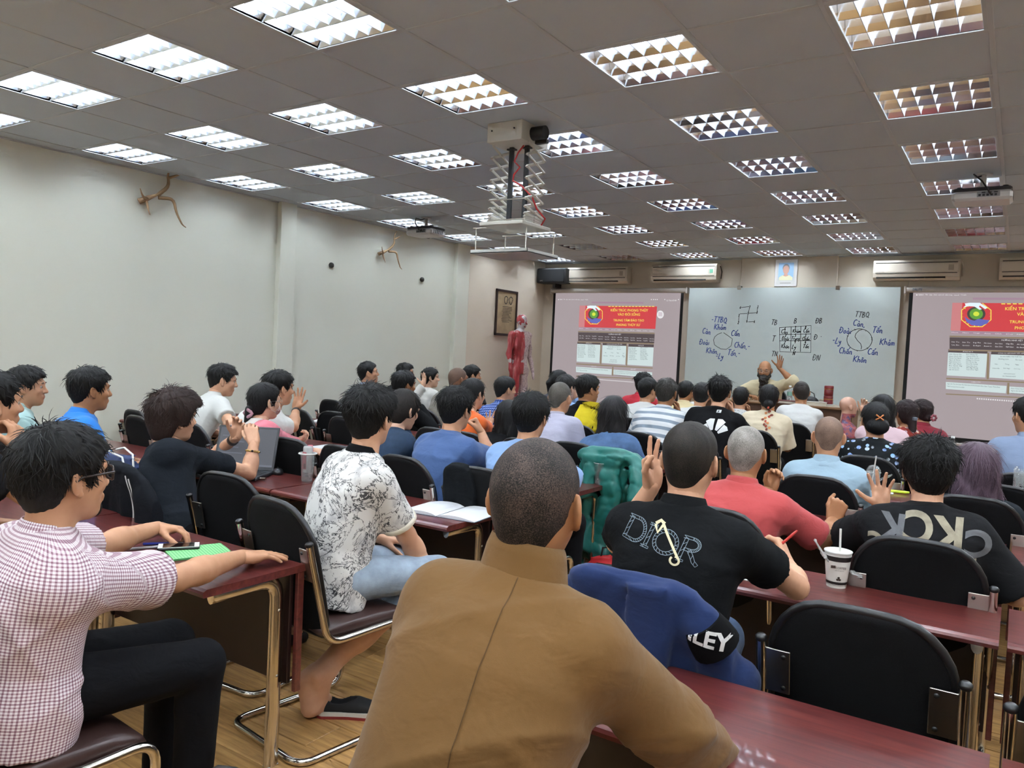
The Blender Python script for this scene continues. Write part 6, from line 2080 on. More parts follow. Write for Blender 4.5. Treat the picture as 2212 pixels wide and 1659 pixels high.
# ------------------------------------------------------------------ things on the left wall
M_DRIFT = mat('driftwood', '#9a7f5e', .75, var=.3, vscale=14, bump=.5, bscale=40)
def driftwood(u, v, s, flip, label):
    p = at(u, v, x=WL)
    t = thing('driftwood', label, 'ornament', (WL, p[1], p[2]), 0, 'driftwood on the left wall')
    def br(pts, r, name='branch'):
        pts = [Vector((.03 + q[2] * s, q[0] * s * flip, q[1] * s)) for q in pts]
        MB().tube(fillet(pts, .05 * s, 3), [r * .55 * s * (1 - .75 * k / (len(fillet(pts, .05 * s, 3)) - 1)) for k in range(len(fillet(pts, .05 * s, 3)))], 8).build(name, M_DRIFT, t)
    br([(-.12, -.08, .0), (-.02, -.02, .06), (.05, .02, .08)], .05, 'stump')
    br([(.03, .0, .06), (.12, .10, .1), (.10, .22, .1), (.14, .30, .12)], .035)
    br([(.10, .17, .1), (.2, .22, .12), (.27, .26, .1)], .024)
    br([(.04, -.02, .06), (.17, -.01, .1), (.19, -.14, .12), (.27, -.24, .1), (.31, -.26, .1)], .032)
    br([(-.05, -.05, .04), (-.14, -.05, .1), (-.18, .02, .12)], .03)
    br([(-.06, -.06, .03), (-.07, -.16, .08), (-.05, -.2, .08)], .022)
driftwood(322, 422, 1.0, 1, 'larger branched driftwood ornament high on the left wall')
driftwood(826, 540, .85, 1, 'smaller forked driftwood ornament between two dark wall knobs')
for k, (u, v) in enumerate(((714, 573), (910, 604))):
    p = at(u, v, x=WL)
    t = thing('coat_hook', ['dark round wall knob nearer to the camera', 'dark round wall knob nearer to the whiteboard'][k], 'hook', (WL, p[1], p[2]), 0, 'wall knobs')
    MB().lathe([(.03, 0), (.034, .01), (.03, .03), (.018, .04), (.001, .042)], 14, M=Matrix.Rotation(PI / 2, 4, 'Y')).build('knob', mat('knob_dark', '#2c2926', .5), t)
    MB().lathe([(.02, -.004), (.02, .002)], 12, M=Matrix.Rotation(PI / 2, 4, 'Y')).build('base', M_CHROME_D, t)
WP = WL + .055
a, b = at(1071, 623, x=WP), at(1112, 727, x=WP)
t = thing('calligraphy_picture', 'dark-framed calligraphy picture behind the anatomy mannequin', 'picture', (WP, (a[1] + b[1]) / 2, (a[2] + b[2]) / 2))
hw, hh = abs(b[1] - a[1]) / 2, abs(a[2] - b[2]) / 2
fr = mat('frame_dark_wood', '#2a1a14', .45)
for lo, hi in (((0, -hw, -hh), (.03, hw, -hh + .035)), ((0, -hw, hh - .035), (.03, hw, hh)), ((0, -hw, -hh), (.03, -hw + .035, hh)), ((0, hw - .035, -hh), (.03, hw, hh))):
    MB().box(lo, hi, .004).build('frame', fr, t)
MB().box((.002, -hw + .03, -hh + .03), (.012, hw - .03, hh - .03)).build('print', mat('aged_paper', '#a08b6a', .7, var=.18, vscale=9), t)
ink = MB()
r2 = random.Random(5)
def wallw(mb, pts, w):
    n0 = len(mb.v); mb.ribbon(pts, w)
    for k in range(n0, len(mb.v)):
        p, q, c = mb.v[k]; mb.v[k] = (.0135, p, q)
for cx in (-.02, .12):
    wallw(ink, [(cx + .06 * math.cos(a_ * .5) * (1 - a_ * .03), hh - .16 + .06 * math.sin(a_ * .5)) for a_ in range(14)], .016)
for k in range(11):
    yy = hh - .27 - k * .024
    wallw(ink, [(-.1 + r2.uniform(-.03, .0), yy), (.05, yy + .006), (.16 + r2.uniform(-.08, .02), yy)], .008)
ink.build('brushwork', mat('brush_ink', '#2a2320', .7), t)
p = at(1143, 768, x=WP)
t = thing('wall_switch', 'pale switch plate on the wall right of the mannequin', 'switch', (WP, p[1], p[2]))
MB().box((0, -.06, -.06), (.012, .06, .06), .004).build('plate', M_AC, t)
for k in (-1, 1):
    for q in (-1, 1):
        MB().box((.012, k * .028 - .02, q * .028 - .02), (.018, k * .028 + .02, q * .028 + .02), .003).build('rocker', M_WHITEP, t)

# ------------------------------------------------------------------ anatomy mannequin and torso model
def m_muscle():
    t = NT('muscle_paint')
    v = t.coord('Object')
    x, y, z = t.sep(v)
    side = t.math('LESS_THAN', t.math('ADD', x, t.math('MULTIPLY', t.noise(v, 9, 2), .03)), .015)
    n = t.noise(t.coord('Object', (22, 22, 3.5)), 1.0, 4, .6)
    red = t.ramp(n, [(.3, lin('#7c1f24')[:3]), (.55, lin('#a8373b')[:3]), (.72, lin('#c98f88')[:3])])
    patch = t.math('GREATER_THAN', t.noise(v, 5.5, 2), .60)
    red = t.mix(patch, red, lin('#b9b4b4'))
    pale = t.ramp(t.noise(t.coord('Object', (1, 1, 1)), 40, 3), [(.35, lin('#9a7f86')[:3]), (.5, lin('#c9b5b2')[:3])])
    return t.P(col=t.mix(side, red, pale), rough=.35)
t = thing('anatomy_mannequin', 'standing anatomy mannequin with red muscles on one half', 'mannequin', (.20, 8.02, .35), -1.75)
mz = 1.80
P = [ell((0, -.01, mz - .1), (.074, .095, .09), 0), ell((0, .03, mz - .165), (.055, .06, .075), .03), cone((0, .09, mz - .14), (0, .108, mz - .165), .008, .012, .01),
     cone((0, -.02, mz - .2), (0, -.03, mz - .3), .052, .055, .02), ell((.076, -.01, mz - .135), (.009, .02, .032), .008), ell((-.076, -.01, mz - .135), (.009, .02, .032), .008),
     loft((0, -.03, .93), (0, -.03, mz - .27), (1, 0, 0), [(-.12, .14, .1), (0, .165, .115), (.3, .14, .1), (.6, .165, .115), (.85, .165, .1), (.97, .1, .075), (1, .06, .06)], 0, 0, .03)]
for s in (-1, 1):
    S, E, Wp = V3(s * .19, -.03, mz - .34), V3(s * .235, -.03, mz - .64), V3(s * .25, .04, mz - .88)
    P += [cone((0, -.03, mz - .29), S, .05, .055, .04), cone(S, E, .055, .042, .03), cone(E, Wp, .042, .028, .02), cone(Wp, Wp + V3(0, .02, -.09), .03, .022, .02), cone(Wp + V3(-.0, .02, -.08), Wp + V3(0, .03, -.15), .022, .01, .015)]
    P += [cone((s * .09, -.02, .9), (s * .1, .0, .5), .09, .06, .04), cone((s * .1, 0, .5), (s * .1, -.03, .08), .06, .038, .03), cone((s * .1, -.04, .045), (s * .11, .12, .035), .038, .03, .02)]
P.append(field(lambda x, y, z: .006 * np.sin(z * 26) * np.sin(x * 30) * (z < mz - .3), 0, 'a'))
v_, f_ = solid(P, .0095)
obj('figure', mesh_np('figure', v_, f_), m_muscle(), t)
MB().box((-.25, -.2, -.03), (.25, .25, .02), .006).build('stand', mat('mannequin_stand', '#4a4744', .5), t)
t = thing('plinth', 'low wooden box under the anatomy mannequin', 'plinth', (.20, 8.02, 0), -1.75)
MB().box((-.3, -.26, 0), (.3, .32, .318), .006).build('box', M_TABLE, t)
MB().box((-.305, -.265, .28), (.305, .325, .32), .004).build('lid', M_TABLE, t)
t = thing('torso_model', 'flesh-coloured anatomical torso model with opened neck, right of shaved head', 'model', (5.24, 6.95, .42), -.95)
def m_torso():
    q = NT('torso_model_flesh')
    v = q.coord('Object')
    x, y, z = q.sep(v)
    inner = q.math('MULTIPLY', q.math('GREATER_THAN', x, .012), q.math('LESS_THAN', z, .62))
    red = q.ramp(q.noise(v, 22, 4, .6), [(.3, lin('#5d1f28')[:3]), (.5, lin('#a85a58')[:3]), (.62, lin('#3b4a78')[:3]), (.8, lin('#caa28c')[:3])])
    flesh = q.ramp(q.noise(v, 6, 3), [(.3, lin('#b98b74')[:3]), (.7, lin('#cfa58f')[:3])])
    return q.P(col=q.mix(inner, flesh, red), rough=.4)
hz = .69
P = [ell((0, -.01, hz + .03), (.072, .092, .085), 0), ell((0, .028, hz - .035), (.058, .06, .078), .03), cone((0, .088, hz + .01), (0, .106, hz - .026), .008, .012, .012), ell((0, .06, hz - .09), (.025, .022, .02), .03),
     ell((.076, -.008, hz - .004), (.009, .02, .032), .008), ell((-.076, -.008, hz - .004), (.009, .02, .032), .008), ell((.031, .095, hz + .004), (.016, .013, .011), .012, 's'), ell((-.031, .095, hz + .004), (.016, .013, .011), .012, 's'),
     cone((0, -.02, hz - .05), (0, -.03, hz - .2), .05, .055, .02), loft((0, -.02, 0), (0, -.02, hz - .17), (1, 0, 0), [(0, .15, .11), (.4, .13, .1), (.75, .165, .11), (.92, .15, .09), (1, .07, .06)], 0, 0, .02),
     ell((.05, .07, .3), (.08, .08, .14), .02, 's'), ell((.05, .05, .36), (.06, .05, .08), .01), ell((.03, .05, .2), (.06, .05, .08), .01)]
v_, f_ = solid(P, .009)
obj('figure', mesh_np('figure', v_, f_), m_torso(), t)
MB().box((-.16, -.14, -.03), (.16, .14, .002), .005).build('base', M_BLACK, t)
t = thing('stool', 'dark wooden stool carrying the anatomical torso model', 'stool', (5.24, 6.95, 0), -.35)
MB().box((-.2, -.2, .355), (.2, .2, .388), .006).build('seat', M_PANEL, t)
for a in (-1, 1):
    for b in (-1, 1):
        MB().tube([(a * .17, b * .17, 0), (a * .15, b * .15, .36)], .018, 8).build('leg', M_PANEL, t)
# ------------------------------------------------------------------ lettering and marks on clothes
def back_xy(P, u, v, y):
    q = P.loc(at(u, v, y=y)); return q[0], q[2]
D = PPL['dior']
x_, z_ = back_xy(D, 1437, 1162, -.06)
def outline(mb, pts, w, t=.0017, ticks=True, closed=False):
    """a letter stroke drawn as a double line with cross ticks"""
    P = [np.array(p, float) for p in pts]
    n = len(P)
    L, R = [], []
    for i in range(n):
        a = P[(i - 1) % n] if closed else P[max(i - 1, 0)]
        b = P[(i + 1) % n] if closed else P[min(i + 1, n - 1)]
        d = (b - a) / (np.hypot(*(b - a)) or 1)
        nn = np.array([-d[1], d[0]]) * w / 2
        L.append(P[i] + nn); R.append(P[i] - nn)
    if closed: L.append(L[0]); R.append(R[0])
    mb.ribbon(L, t); mb.ribbon(R, t)
    for i in range(0, len(L), 1):
        j = min(i + 1, len(L) - 1)
        mb.ribbon([L[i], (R[i] + R[j]) / 2 if ticks else R[i]], t * .8)
def arc(cx, cy, rx_, ry_, a0, a1, n=14): return [(cx + rx_ * math.cos(math.radians(a0 + (a1 - a0) * k / n)), cy + ry_ * math.sin(math.radians(a0 + (a1 - a0) * k / n))) for k in range(n + 1)]
mb = MB()
outline(mb, [(-.118, -.032), (-.116, -.01), (-.114, .012), (-.112, .034)], .010); outline(mb, [(-.124, .035), (-.095, .035)] + arc(-.088, .001, .030, .034, 88, -88) + [(-.125, -.033)], .009)
outline(mb, [(-.045, -.033), (-.043, -.01), (-.041, .012), (-.039, .034)], .010); outline(mb, [(-.052, .036), (-.026, .036)], .006); outline(mb, [(-.058, -.035), (-.032, -.035)], .006)
outline(mb, arc(.012, .0, .034, .034, 0, 342, 19), .010, closed=True)
outline(mb, [(.062, -.034), (.064, -.01), (.066, .012), (.068, .034)], .010); outline(mb, [(.058, .036), (.085, .036)] + arc(.086, .018, .022, .018, 88, -88) + [(.068, .0)], .008)
outline(mb, [(.082, .0), (.094, -.014), (.104, -.03), (.116, -.040)], .010); outline(mb, [(.055, -.036), (.076, -.036)], .006)
M = back_plane(D, x_, z_, 1.02, math.radians(10)) @ Matrix.Diagonal((1, .84, 1, 1))
M_OUTL = mat('pale_outline', '#73818a', .6)
print_on(D, mb.v, mb.f, M, (0, 1, 0), 'chest_lettering', M_OUTL, .02, .0022)
mb = MB()
mb.ribbon([(-.012, .048), (.062, -.034)], .0075); mb.ribbon([(-.036, .040), (-.020, .020), (-.012, .048)], .008); mb.ribbon([(-.036, .042), (-.024, .056), (-.010, .050)], .010)
mb.ribbon(arc(.054, -.043, .013, .013, 100, -220, 16), .0065)
print_on(D, mb.v, mb.f, M, (0, 1, 0), 'safety_pin_print', mat('pale_gold_print', '#cfc39d', .5), .015, .0042)
D = PPL['brown']
m2 = MB().ribbon([(.0, .0), (.004, -.1), (-.002, -.25), (-.008, -.42)], .0022)
x_, z_ = back_xy(D, 1085, 1262, -1.15)
print_on(D, m2.v, m2.f, back_plane(D, x_, z_), (0, 1, 0), 'back_seam', cloth('brown_seam', '#4f381d'), .012, .0024)
D = PPL['ck']
x_, z_ = back_xy(D, 2010, 1155, 1.0)
M_TAN, M_GRY = mat('tan_print', '#8f8672', .8, var=.25, vscale=30), mat('grey_print', '#5a5b5e', .8, var=.2, vscale=30)
for ch, dx, dz, s, m in (('K', -.135, -.015, .15, M_GRY), ('C', -.045, .005, .15, M_TAN), ('K', .055, -.01, .17, M_TAN), ('C', .155, -.03, .13, M_GRY), ('C', -.19, -.07, .09, M_TAN), ('K', .125, -.115, .09, M_TAN), ('C', .0, -.13, .10, M_GRY)):
    V, F = text_mesh(ch, s, bold=.0045, res=6)
    V = [(-a, b, c) for a, b, c in V]; F = [f[::-1] for f in F]
    print_on(D, V, F, back_plane(D, x_ + dx, z_ + dz), (0, 1, 0), 'mirrored_letter', m, .016, .003)
D = PPL['ny']
x_, z_ = back_xy(D, 1543, 928, 3.75)
mb = MB()
for a0, a1, r0, r1 in ((152, 128, .045, .115), (120, 98, .05, .135), (80, 60, .05, .135), (50, 30, .045, .115)):
    p = [(r * math.cos(math.radians(a)), r * math.sin(math.radians(a))) for r, a in ((r0, a0), (r1, a0 + 4), (r1 * 1.05, (a0 + a1) / 2), (r1, a1 - 4), (r0, a1))]
    mb.add([(a, b - .05, 0) for a, b in p], [tuple(range(len(p)))[::-1]])
print_on(D, mb.v, mb.f, back_plane(D, x_, z_), (0, 1, 0), 'white_emblem', mat('white_print', '#d8d8d6', .7), .02, .003)
mb = MB().add([(-.018, -.011, 0), (.018, -.011, 0), (.018, .011, 0), (-.018, .011, 0)], [(0, 1, 2, 3)])
x2, z2 = back_xy(D, 1549, 889, 3.8)
print_on(D, mb.v, mb.f, back_plane(D, x2, z2), (0, 1, 0), 'neck_label', mat('white_print', '#d8d8d6', .7), .02, .003)
mb = MB().add([(-.009, -.008, 0), (-.002, -.009, 0), (.004, .002, 0), (.0, .007, 0), (-.005, .006, 0)], [(0, 1, 2, 3, 4)])
print_on(D, mb.v, mb.f, back_plane(D, x2, z2), (0, 1, 0), 'neck_label_figure', M_BLACK, .02, .0045)
D = PPL['yellow']
x_, z_ = back_xy(D, 1268, 885, 3.6)
mb = MB().add([(-.15, .045, 0), (-.04, .065, 0), (.05, .06, 0), (.13, -.09, 0), (.12, -.2, 0), (-.15, -.2, 0)], [(0, 5, 4, 3, 2, 1)])
print_on(D, mb.v, mb.f, back_plane(D, x_, z_), (0, 1, 0), 'yellow_panel', cloth('yellow_panel', '#c9b523'), .02, .003)
D = PPL['bun']
x_, z_ = back_xy(D, 1655, 895, 4.95)
r2 = random.Random(8)
for k in range(15):
    a, b = r2.gauss(0, .018) * (1 + k * .08), .06 - k * .014
    mb = MB().add([(a + .014 * math.cos(2 * PI * q / 6) * r2.uniform(.6, 1.3), b + .012 * math.sin(2 * PI * q / 6), 0) for q in range(6)], [tuple(range(6))])
    print_on(D, mb.v, mb.f, back_plane(D, x_, z_), (0, 1, 0), 'flower_print', [mat('flower_red', '#a3402c', .8), mat('flower_orange', '#c07a4a', .8), mat('flower_rust', '#7d3a2a', .8)][k % 3], .02, .003 + .0003 * k)

# ------------------------------------------------------------------ worn things
def glasses(P, m, rim=.0022, w=.024, hgt=.018, name='glasses'):
    mb = MB()
    for s in (-1, 1):
        pts = [(s * .033 + w * math.copysign(abs(math.cos(a)) ** .6, math.cos(a)), .106 - .012 * abs((s * .033 + w * math.cos(a)) / .06) ** 2 * 3 * .3, .004 + hgt * math.copysign(abs(math.sin(a)) ** .6, math.sin(a))) for a in [2 * PI * k / 16 for k in range(16)]]
        mb.tube(pts, rim, 6, closed=True)
        mb.tube([(s * .057, .098, .010), (s * .082, .085, .012), (s * .090, .0, .010), (s * .086, -.022, -.006)], rim * .9, 6)
    mb.tube([(-.010, .108, .006), (0, .112, .008), (.010, .108, .006)], rim, 6)
    return head_thing(P, name, mb, m)
glasses(PPL['plaid'], mat('tortoise_frame', '#2c201c', .3), .0034)
glasses(PPL['lect'], M_CHROME_D, .0016)
glasses(PPL['pinkgirl'], M_CHROME_D, .0014)
glasses(PPL['ltblue2'], M_BLACK, .0024)
P = PPL['plaid']
head_solid(P, 'goatee', [ell((0, .083, -.092), (.018, .014, .022), 0), field(wrinkle(.004, 3, 160), 0, 'a')], .004, hairmat('goatee', '#17120f'))
P = PPL['lect']
bw_ = wrinkle(.012, 9, 120)
head_solid(P, 'beard', [cone((-.064, .012, .012), (-.06, .03, -.06), .010, .018, 0), cone((.064, .012, .012), (.06, .03, -.06), .010, .018, 0), cone((-.058, .035, -.06), (0, .085, -.105), .022, .026, .02), cone((.058, .035, -.06), (0, .085, -.105), .022, .026, .02),
    cone((0, .075, -.10), (.0, .085, -.24), .052, .030, .03), cone((0, .08, -.2), (.005, .075, -.31), .036, .012, .03), cone((-.026, .096, -.052), (0, .103, -.046), .006, .008, .01), cone((.026, .096, -.052), (0, .103, -.046), .006, .008, .01), field(bw_, 0, 'a')], .006, hairmat('beard', '#0e0c0b', '#3a3531'))
P = PPL['pinkgirl']
v_, f_ = solid([ell((0, .062, -.052), (.052, .052, .046), 0), ell((0, .04, -.045), (.05, .052, .06), .005, 's')], .0045)
def m_mask():
    t = NT('patterned_mask')
    v = t.coord('Object')
    return t.P(col=t.ramp(t.noise(v, 60, 3), [(.42, lin('#c9b6a8')[:3]), (.52, lin('#a8666a')[:3]), (.62, lin('#d8cfc4')[:3])]), rough=.8)
obj('face_mask', mesh_np('face_mask', frame_mesh(v_, P.Rh, P.hc), f_), m_mask(), P.root)
head_thing(P, 'mask_strap', MB().tube([(.048, .075, -.03), (.075, .02, -.015), (.088, -.005, .01), (.09, -.018, -.01), (.075, .01, -.05), (.046, .07, -.075)], .0014, 6), mat('strap_white', '#d8d4cc', .7))
head_thing(P, 'scrunchie', MB().tube([(.032 * math.cos(a), -.118 + .012 * math.cos(a * 3), -.075 + .030 * math.sin(a)) for a in [2 * PI * k / 14 for k in range(14)]], .011, 8, closed=True), mat('scrunchie_pink', '#a8808a', .85, var=.25, vscale=60))
P = PPL['floral']
for sg in (-1, 1):
    head_thing(P, 'hair_clip', MB().tube([(-.024, -.134, sg * .018 + .03), (0, -.146, .03), (.024, -.134, -sg * .018 + .03)], [.006, .004, .006], 6), mat('clip_orange', '#c8743c', .4))
P = PPL['redj']
for k in range(7):
    a = 2 * PI * k / 7
    head_thing(P, 'flower', MB().ball((.028 * math.cos(a) + .02, -.142, -.045 + .024 * math.sin(a)), (.014, .010, .014), 8, 5), mat('scrunchie_flower', '#8f4a56', .7, var=.4, vscale=90))
P = PPL['clip']
head_thing(P, 'hair_clip', MB().box((-.022, -.15, -.05), (.022, -.125, -.02), .005), mat('clip_grey', '#5d6670', .5))
P = PPL['whitewoman']
glasses_top = MB()
for s in (-1, 1): glasses_top.tube([(s * .033 + .024 * math.cos(a), .05 + .01 * math.sin(a), .125 + .012 * math.sin(a)) for a in [2 * PI * k / 12 for k in range(12)]], .0018, 6, closed=True)
head_thing(P, 'pushed_up_glasses', glasses_top, M_CHROME_D)
def wristband(P, s, back, r, th, m, name, beads=0):
    S, E, W_, Fm, pose = P.arms[s]
    a = nrm(E - W_)
    c = W_ + a * back
    e1 = nrm(np.cross(a, V3(0, 0, 1) if abs(a[2]) < .9 else V3(1, 0, 0))); e2 = np.cross(a, e1)
    if beads:
        b = obj(name, MB().tube([c + (e1 * math.cos(q) + e2 * math.sin(q)) * r for q in [2 * PI * k / 16 for k in range(16)]], .0012, 5, closed=True).mesh(name), M_BLACK, P.root)
        for k in range(beads):
            q = 2 * PI * k / beads
            p = c + (e1 * math.cos(q) + e2 * math.sin(q)) * r
            MB().ball(p, th, 8, 6).build('bead', m[k % len(m)], b)
        return
    MB().tube([c - a * th, c - a * th * .9, c + a * th * .9, c + a * th], [r * .96, r, r * 1.02, r * .98], 18).build(name, m, P.root)
wristband(PPL['brownhair'], -1, .05, .0335, .014, mat('watch_brown', '#2a1d18', .4), 'wristwatch')
wristband(PPL['brownhair'], 1, .045, .036, .0065, [mat('bead_gold', '#b5924f', .35), M_BLACK, mat('bead_gold', '#b5924f', .35), mat('bead_gold', '#b5924f', .35)], 'bracelet', 16)
wristband(PPL['whitehand'], 1, .035, .0335, .013, M_BLACK, 'wristwatch')
wristband(PPL['marble'], 1, .02, .034, .004, mat('bracelet_silver', '#a9b0b8', .3, .8), 'bracelet')
wristband(PPL['denimgirl'], 1, .05, .050, .022, cloth('knit_cuff', '#7d7f78'), 'ribbed_cuff')
S, E, W_, Fm, pose = PPL['dior'].arms[1]
tip = PPL['dior'].Rw @ (W_ + Fm[:, 1] * .07 + Fm[:, 0] * -.02) + PPL['dior'].o
t = thing('pen', 'red pen held by the person in black lettered polo', 'pen', tuple(tip))
dv = Vector((.52, .2, .6)).normalized() * .085
MB().tube([-dv * .55, dv * .75], .0052, 8).build('barrel', mat('pen_red', '#c23a35', .35), t)
MB().tube([dv * .75, dv], [.0052, .003], 8).build('cap', mat('pen_red', '#c23a35', .35), t)

# ------------------------------------------------------------------ jackets hung on chairs
def drape(name, label, x, y, rot, m, w=.235, drop=.55, seed=1, amp=.014, extra=(), h=.0085, th=.026, top=.955, freq=42):
    t = thing(name, label, 'jacket', (x, y, 0), rot)
    p0, p1 = V3(0, -.235, .55), V3(0, -.318, top)
    pr = [loft(p0, p1, (1, 0, 0), [(-drop, w * 1.02, th * 1.2), (.2, w * 1.03, th * 1.15), (.7, w, th), (.86, w * .93, th), (.95, w * .78, th * .95), (1.0, w * .5, th * .7)], 0, 0, .0, 'u', 3.2)]
    pr += list(extra)
    rr_ = np.random.RandomState(seed)
    ph = rr_.rand(6) * 6
    def vf(x, y, z):
        u = x + .05 * np.sin(z * 7 + ph[0]) + .02 * np.sin(z * 15 + ph[1])
        lowr = np.clip((.98 - z) / .25, .0, 1)
        return amp * (.55 * np.sin(u * freq + ph[2]) + .3 * np.sin(u * freq * 1.9 + ph[3] + z * 3) + .25 * np.sin(z * 30 + u * 20 + ph[4])) * (.15 + .85 * lowr)
    pr.append(field(vf, 0, 'a'))
    pr.append(field(wrinkle(-amp * .3, seed + 3, freq * 1.5), 0, 'a'))
    v, f = solid(pr, h)
    obj('cloth', mesh_np('cloth', v, f), m, t)
    return t
d0 = PPL['dior'].o
M_NAVY = cloth('navy_jacket', '#1d2d55', .06)
t = drape('navy_jacket', 'navy blue jacket with white-lettered black armband hung on a chair', d0[0], d0[1] - .014, .03, M_NAVY, .245, .4, 3, .012,
          [cone((.20, -.30, .86), (.275, -.22, .70), .05, .06, .03), cone((.275, -.22, .70), (.30, -.20, .52), .058, .055, .03), loft((.10, -.29, .5), (.06, -.355, .955), (1, 0, 0), [(-.2, .075, .02), (.6, .07, .02), (1, .06, .018)], 0, 0, .012)], th=.034, top=.968, freq=26)
mbb = MB(); mbb.tube([(.205, -.305, .875), (.222, -.292, .845), (.238, -.275, .815)], [.053, .062, .066], 18)
mbb.build('armband', cloth('armband_black', '#0c0c0e'), t)
ltr = MB(); V, F = text_mesh('ILEY', .058, bold=.0018)
tr_ = BVHTree.FromPolygons([Vector(p) for p in mbb.v], [tuple(q) for q in mbb.f])
Mx = Matrix.Translation((.252, -.5, .848)) @ Matrix.Rotation(math.radians(8), 4, 'Y') @ Matrix.Rotation(PI / 2, 4, 'X')
V, F = refine(V, F, .008)
out = []
for p in V:
    q = Mx @ Vector(p)
    hit, no, i_, ds = tr_.ray_cast(q, Vector((-.1, 1, 0)).normalized(), 2)
    out.append(tuple(hit + Vector((0, -.002, 0))) if hit else None)
keep = [f for f in F if all(out[i] is not None for i in f)]
ltr.add([o_ if o_ is not None else (0.235, -.27, .8) for o_ in out], keep)
ltr.build('armband_lettering', mat('white_print', '#d8d8d6', .7), t)
l0 = PPL['longden'].o
drape('green_raincoat', 'teal green raincoat hung over an aisle chair', l0[0] + .16, l0[1] - .014, .0, mat('teal_raincoat', '#1f6b62', .42, var=.08, vscale=6, bump=.2, bscale=60), .25, .75, 6, .022,
      [cone((.20, -.36, .86), (.235, -.38, .70), .035, .055, .03), cone((-.1, -.33, .9), (-.13, -.36, .35), .04, .05, .03), cone((.17, -.32, .5), (.22, -.28, .18), .06, .05, .04), loft((.05, -.33, .3), (.0, -.35, .93), (1, 0, 0), [(-.2, .2, .03), (.5, .19, .025), (1, .15, .02)], 0, 0, .02)], th=.034, top=.975, freq=34)
b0 = PPL['brownhair'].o
t = drape('striped_jacket', 'black track jacket with two white stripes hung on a chair', b0[0] + .0, b0[1] - .014, -.08, cloth('track_black', '#17191e'), .24, .5, 8, .010, [cone((.2, -.30, .84), (.235, -.29, .5), .04, .055, .03)], th=.032, top=.968, freq=28)
jt = BVHTree.FromPolygons([v.co.copy() for v in t.children[0].data.vertices], [tuple(p.vertices) for p in t.children[0].data.polygons])
for off_ in (0, .022):
    V, F = [], []
    line_ = [(.115 + off_, .93 - off_ * .5), (.135 + off_, .86), (.125 + off_, .76), (.105 + off_, .66), (.10 + off_, .5)]
    m2 = MB().ribbon(line_, .010)
    V, F = refine(m2.v, m2.f, .02)
    out = []
    for p in V:
        hit, no, i_, ds = jt.ray_cast(Vector((p[0], -1, p[1])), Vector((0, 1, 0)), 2)
        out.append(tuple(hit + Vector((0, -.002, 0))) if hit else (p[0], -.36, p[1]))
    MB().add(out, F).build('white_stripe', mat('white_print', '#d8d8d6', .7), t)
c0 = PPL['ltblue'].o
drape('dark_jacket', 'small black jacket over the corner of a chair behind marbled shirt', c0[0] - .14, c0[1] - .012, 0, cloth('dark_jacket', '#15171a'), .10, .5, 10, .012, th=.034, top=.96, freq=40)

# ------------------------------------------------------------------ things on desks
def on_desk(u, v): return at(u, v, z=DESK_Z)
def paper(u, v, w, d, rot, label, m=None, h=.004, cat='paper', name='paper_sheet', y=None):
    p = on_desk(u, v) if y is None else at(u, v, y=y)
    t = thing(name, label, cat, (p[0], p[1], DESK_Z), rot)
    MB().box((-w / 2, -d / 2, .0005), (w / 2, d / 2, h), .0008).build('sheet', m or mat('paper_white', '#cfd0d2', .8), t)
    return t
def m_grid():
    t = NT('green_grid_mat')
    x, y, z = t.sep(t.coord('Object'))
    a = t.math('LESS_THAN', t.math('FRACT', t.math('MULTIPLY', x, 90)), .3); b = t.math('LESS_THAN', t.math('FRACT', t.math('MULTIPLY', y, 90)), .3)
    return t.P(col=t.mix(t.math('MAXIMUM', a, b), lin('#8fd08a'), lin('#4d9a5c')), rough=.6)
paper(428, 1194, .16, .21, -.35, 'pale green grid notebook under the phone', m_grid(), .008, 'notebook', 'notebook')
p = on_desk(386, 1188)
t = thing('phone', 'black phone with white rim lying on green grid notebook', 'phone', (p[0], p[1], DESK_Z + .009), -.62)
MB().box((-.036, -.074, 0), (.036, .074, .009), .004).build('casing', M_BLACK, t)
MB().box((-.034, -.072, .0085), (.034, .072, .0098), .001).build('bezel', M_WHITEP, t)
MB().box((-.031, -.055, .0095), (.031, .055, .0102)).build('screen', mat('phone_glass', '#1a1416', .08), t)
for k, (u, v, c, lab) in enumerate(((352, 1177, '#3a48b0', 'blue capped pen beside the phone on back-row desk'), (318, 1186, '#c9c9cc', 'grey pen near the checked shirt sleeve'))):
    p = on_desk(u, v)
    t = thing('pen', lab, 'pen', (p[0], p[1], DESK_Z + .006), .9 + .2 * k)
    MB().tube([(-.07, 0, 0), (.05, 0, 0)], .0048, 8).build('barrel', mat('pen_' + c, c, .35), t)
    MB().tube([(.05, 0, 0), (.072, 0, 0)], [.0048, .002], 8).build('tip', M_BLACK, t)
# open notebook
p = on_desk(975, 1106)
t = thing('open_notebook', 'open blank notebook lying at the end of the aisle desk', 'notebook', (p[0], p[1], DESK_Z), .12)
for s in (-1, 1):
    mb = MB(); vs, fs = [], []
    N = 8
    for k in range(N + 1):
        x = s * (.003 + .205 * k / N); z = .004 + .016 * math.sin(PI * min(1, (k / N) * 1.05)) ** .7 * (1 - k / N * .35)
        vs += [(x, -.14, z), (x, .14, z), (x, .14, .002), (x, -.14, .002)]
    for k in range(N):
        a, b = 4 * k, 4 * k + 4
        for q in range(4):
            f = (a + q, a + (q + 1) % 4, b + (q + 1) % 4, b + q); fs.append(f if s < 0 else f[::-1])
    fs.append((4 * N, 4 * N + 1, 4 * N + 2, 4 * N + 3) if s < 0 else (4 * N + 3, 4 * N + 2, 4 * N + 1, 4 * N))
    mb.add(vs, fs); mb.build('pages', mat('page_white_paper', '#d5d6da', .8), t)
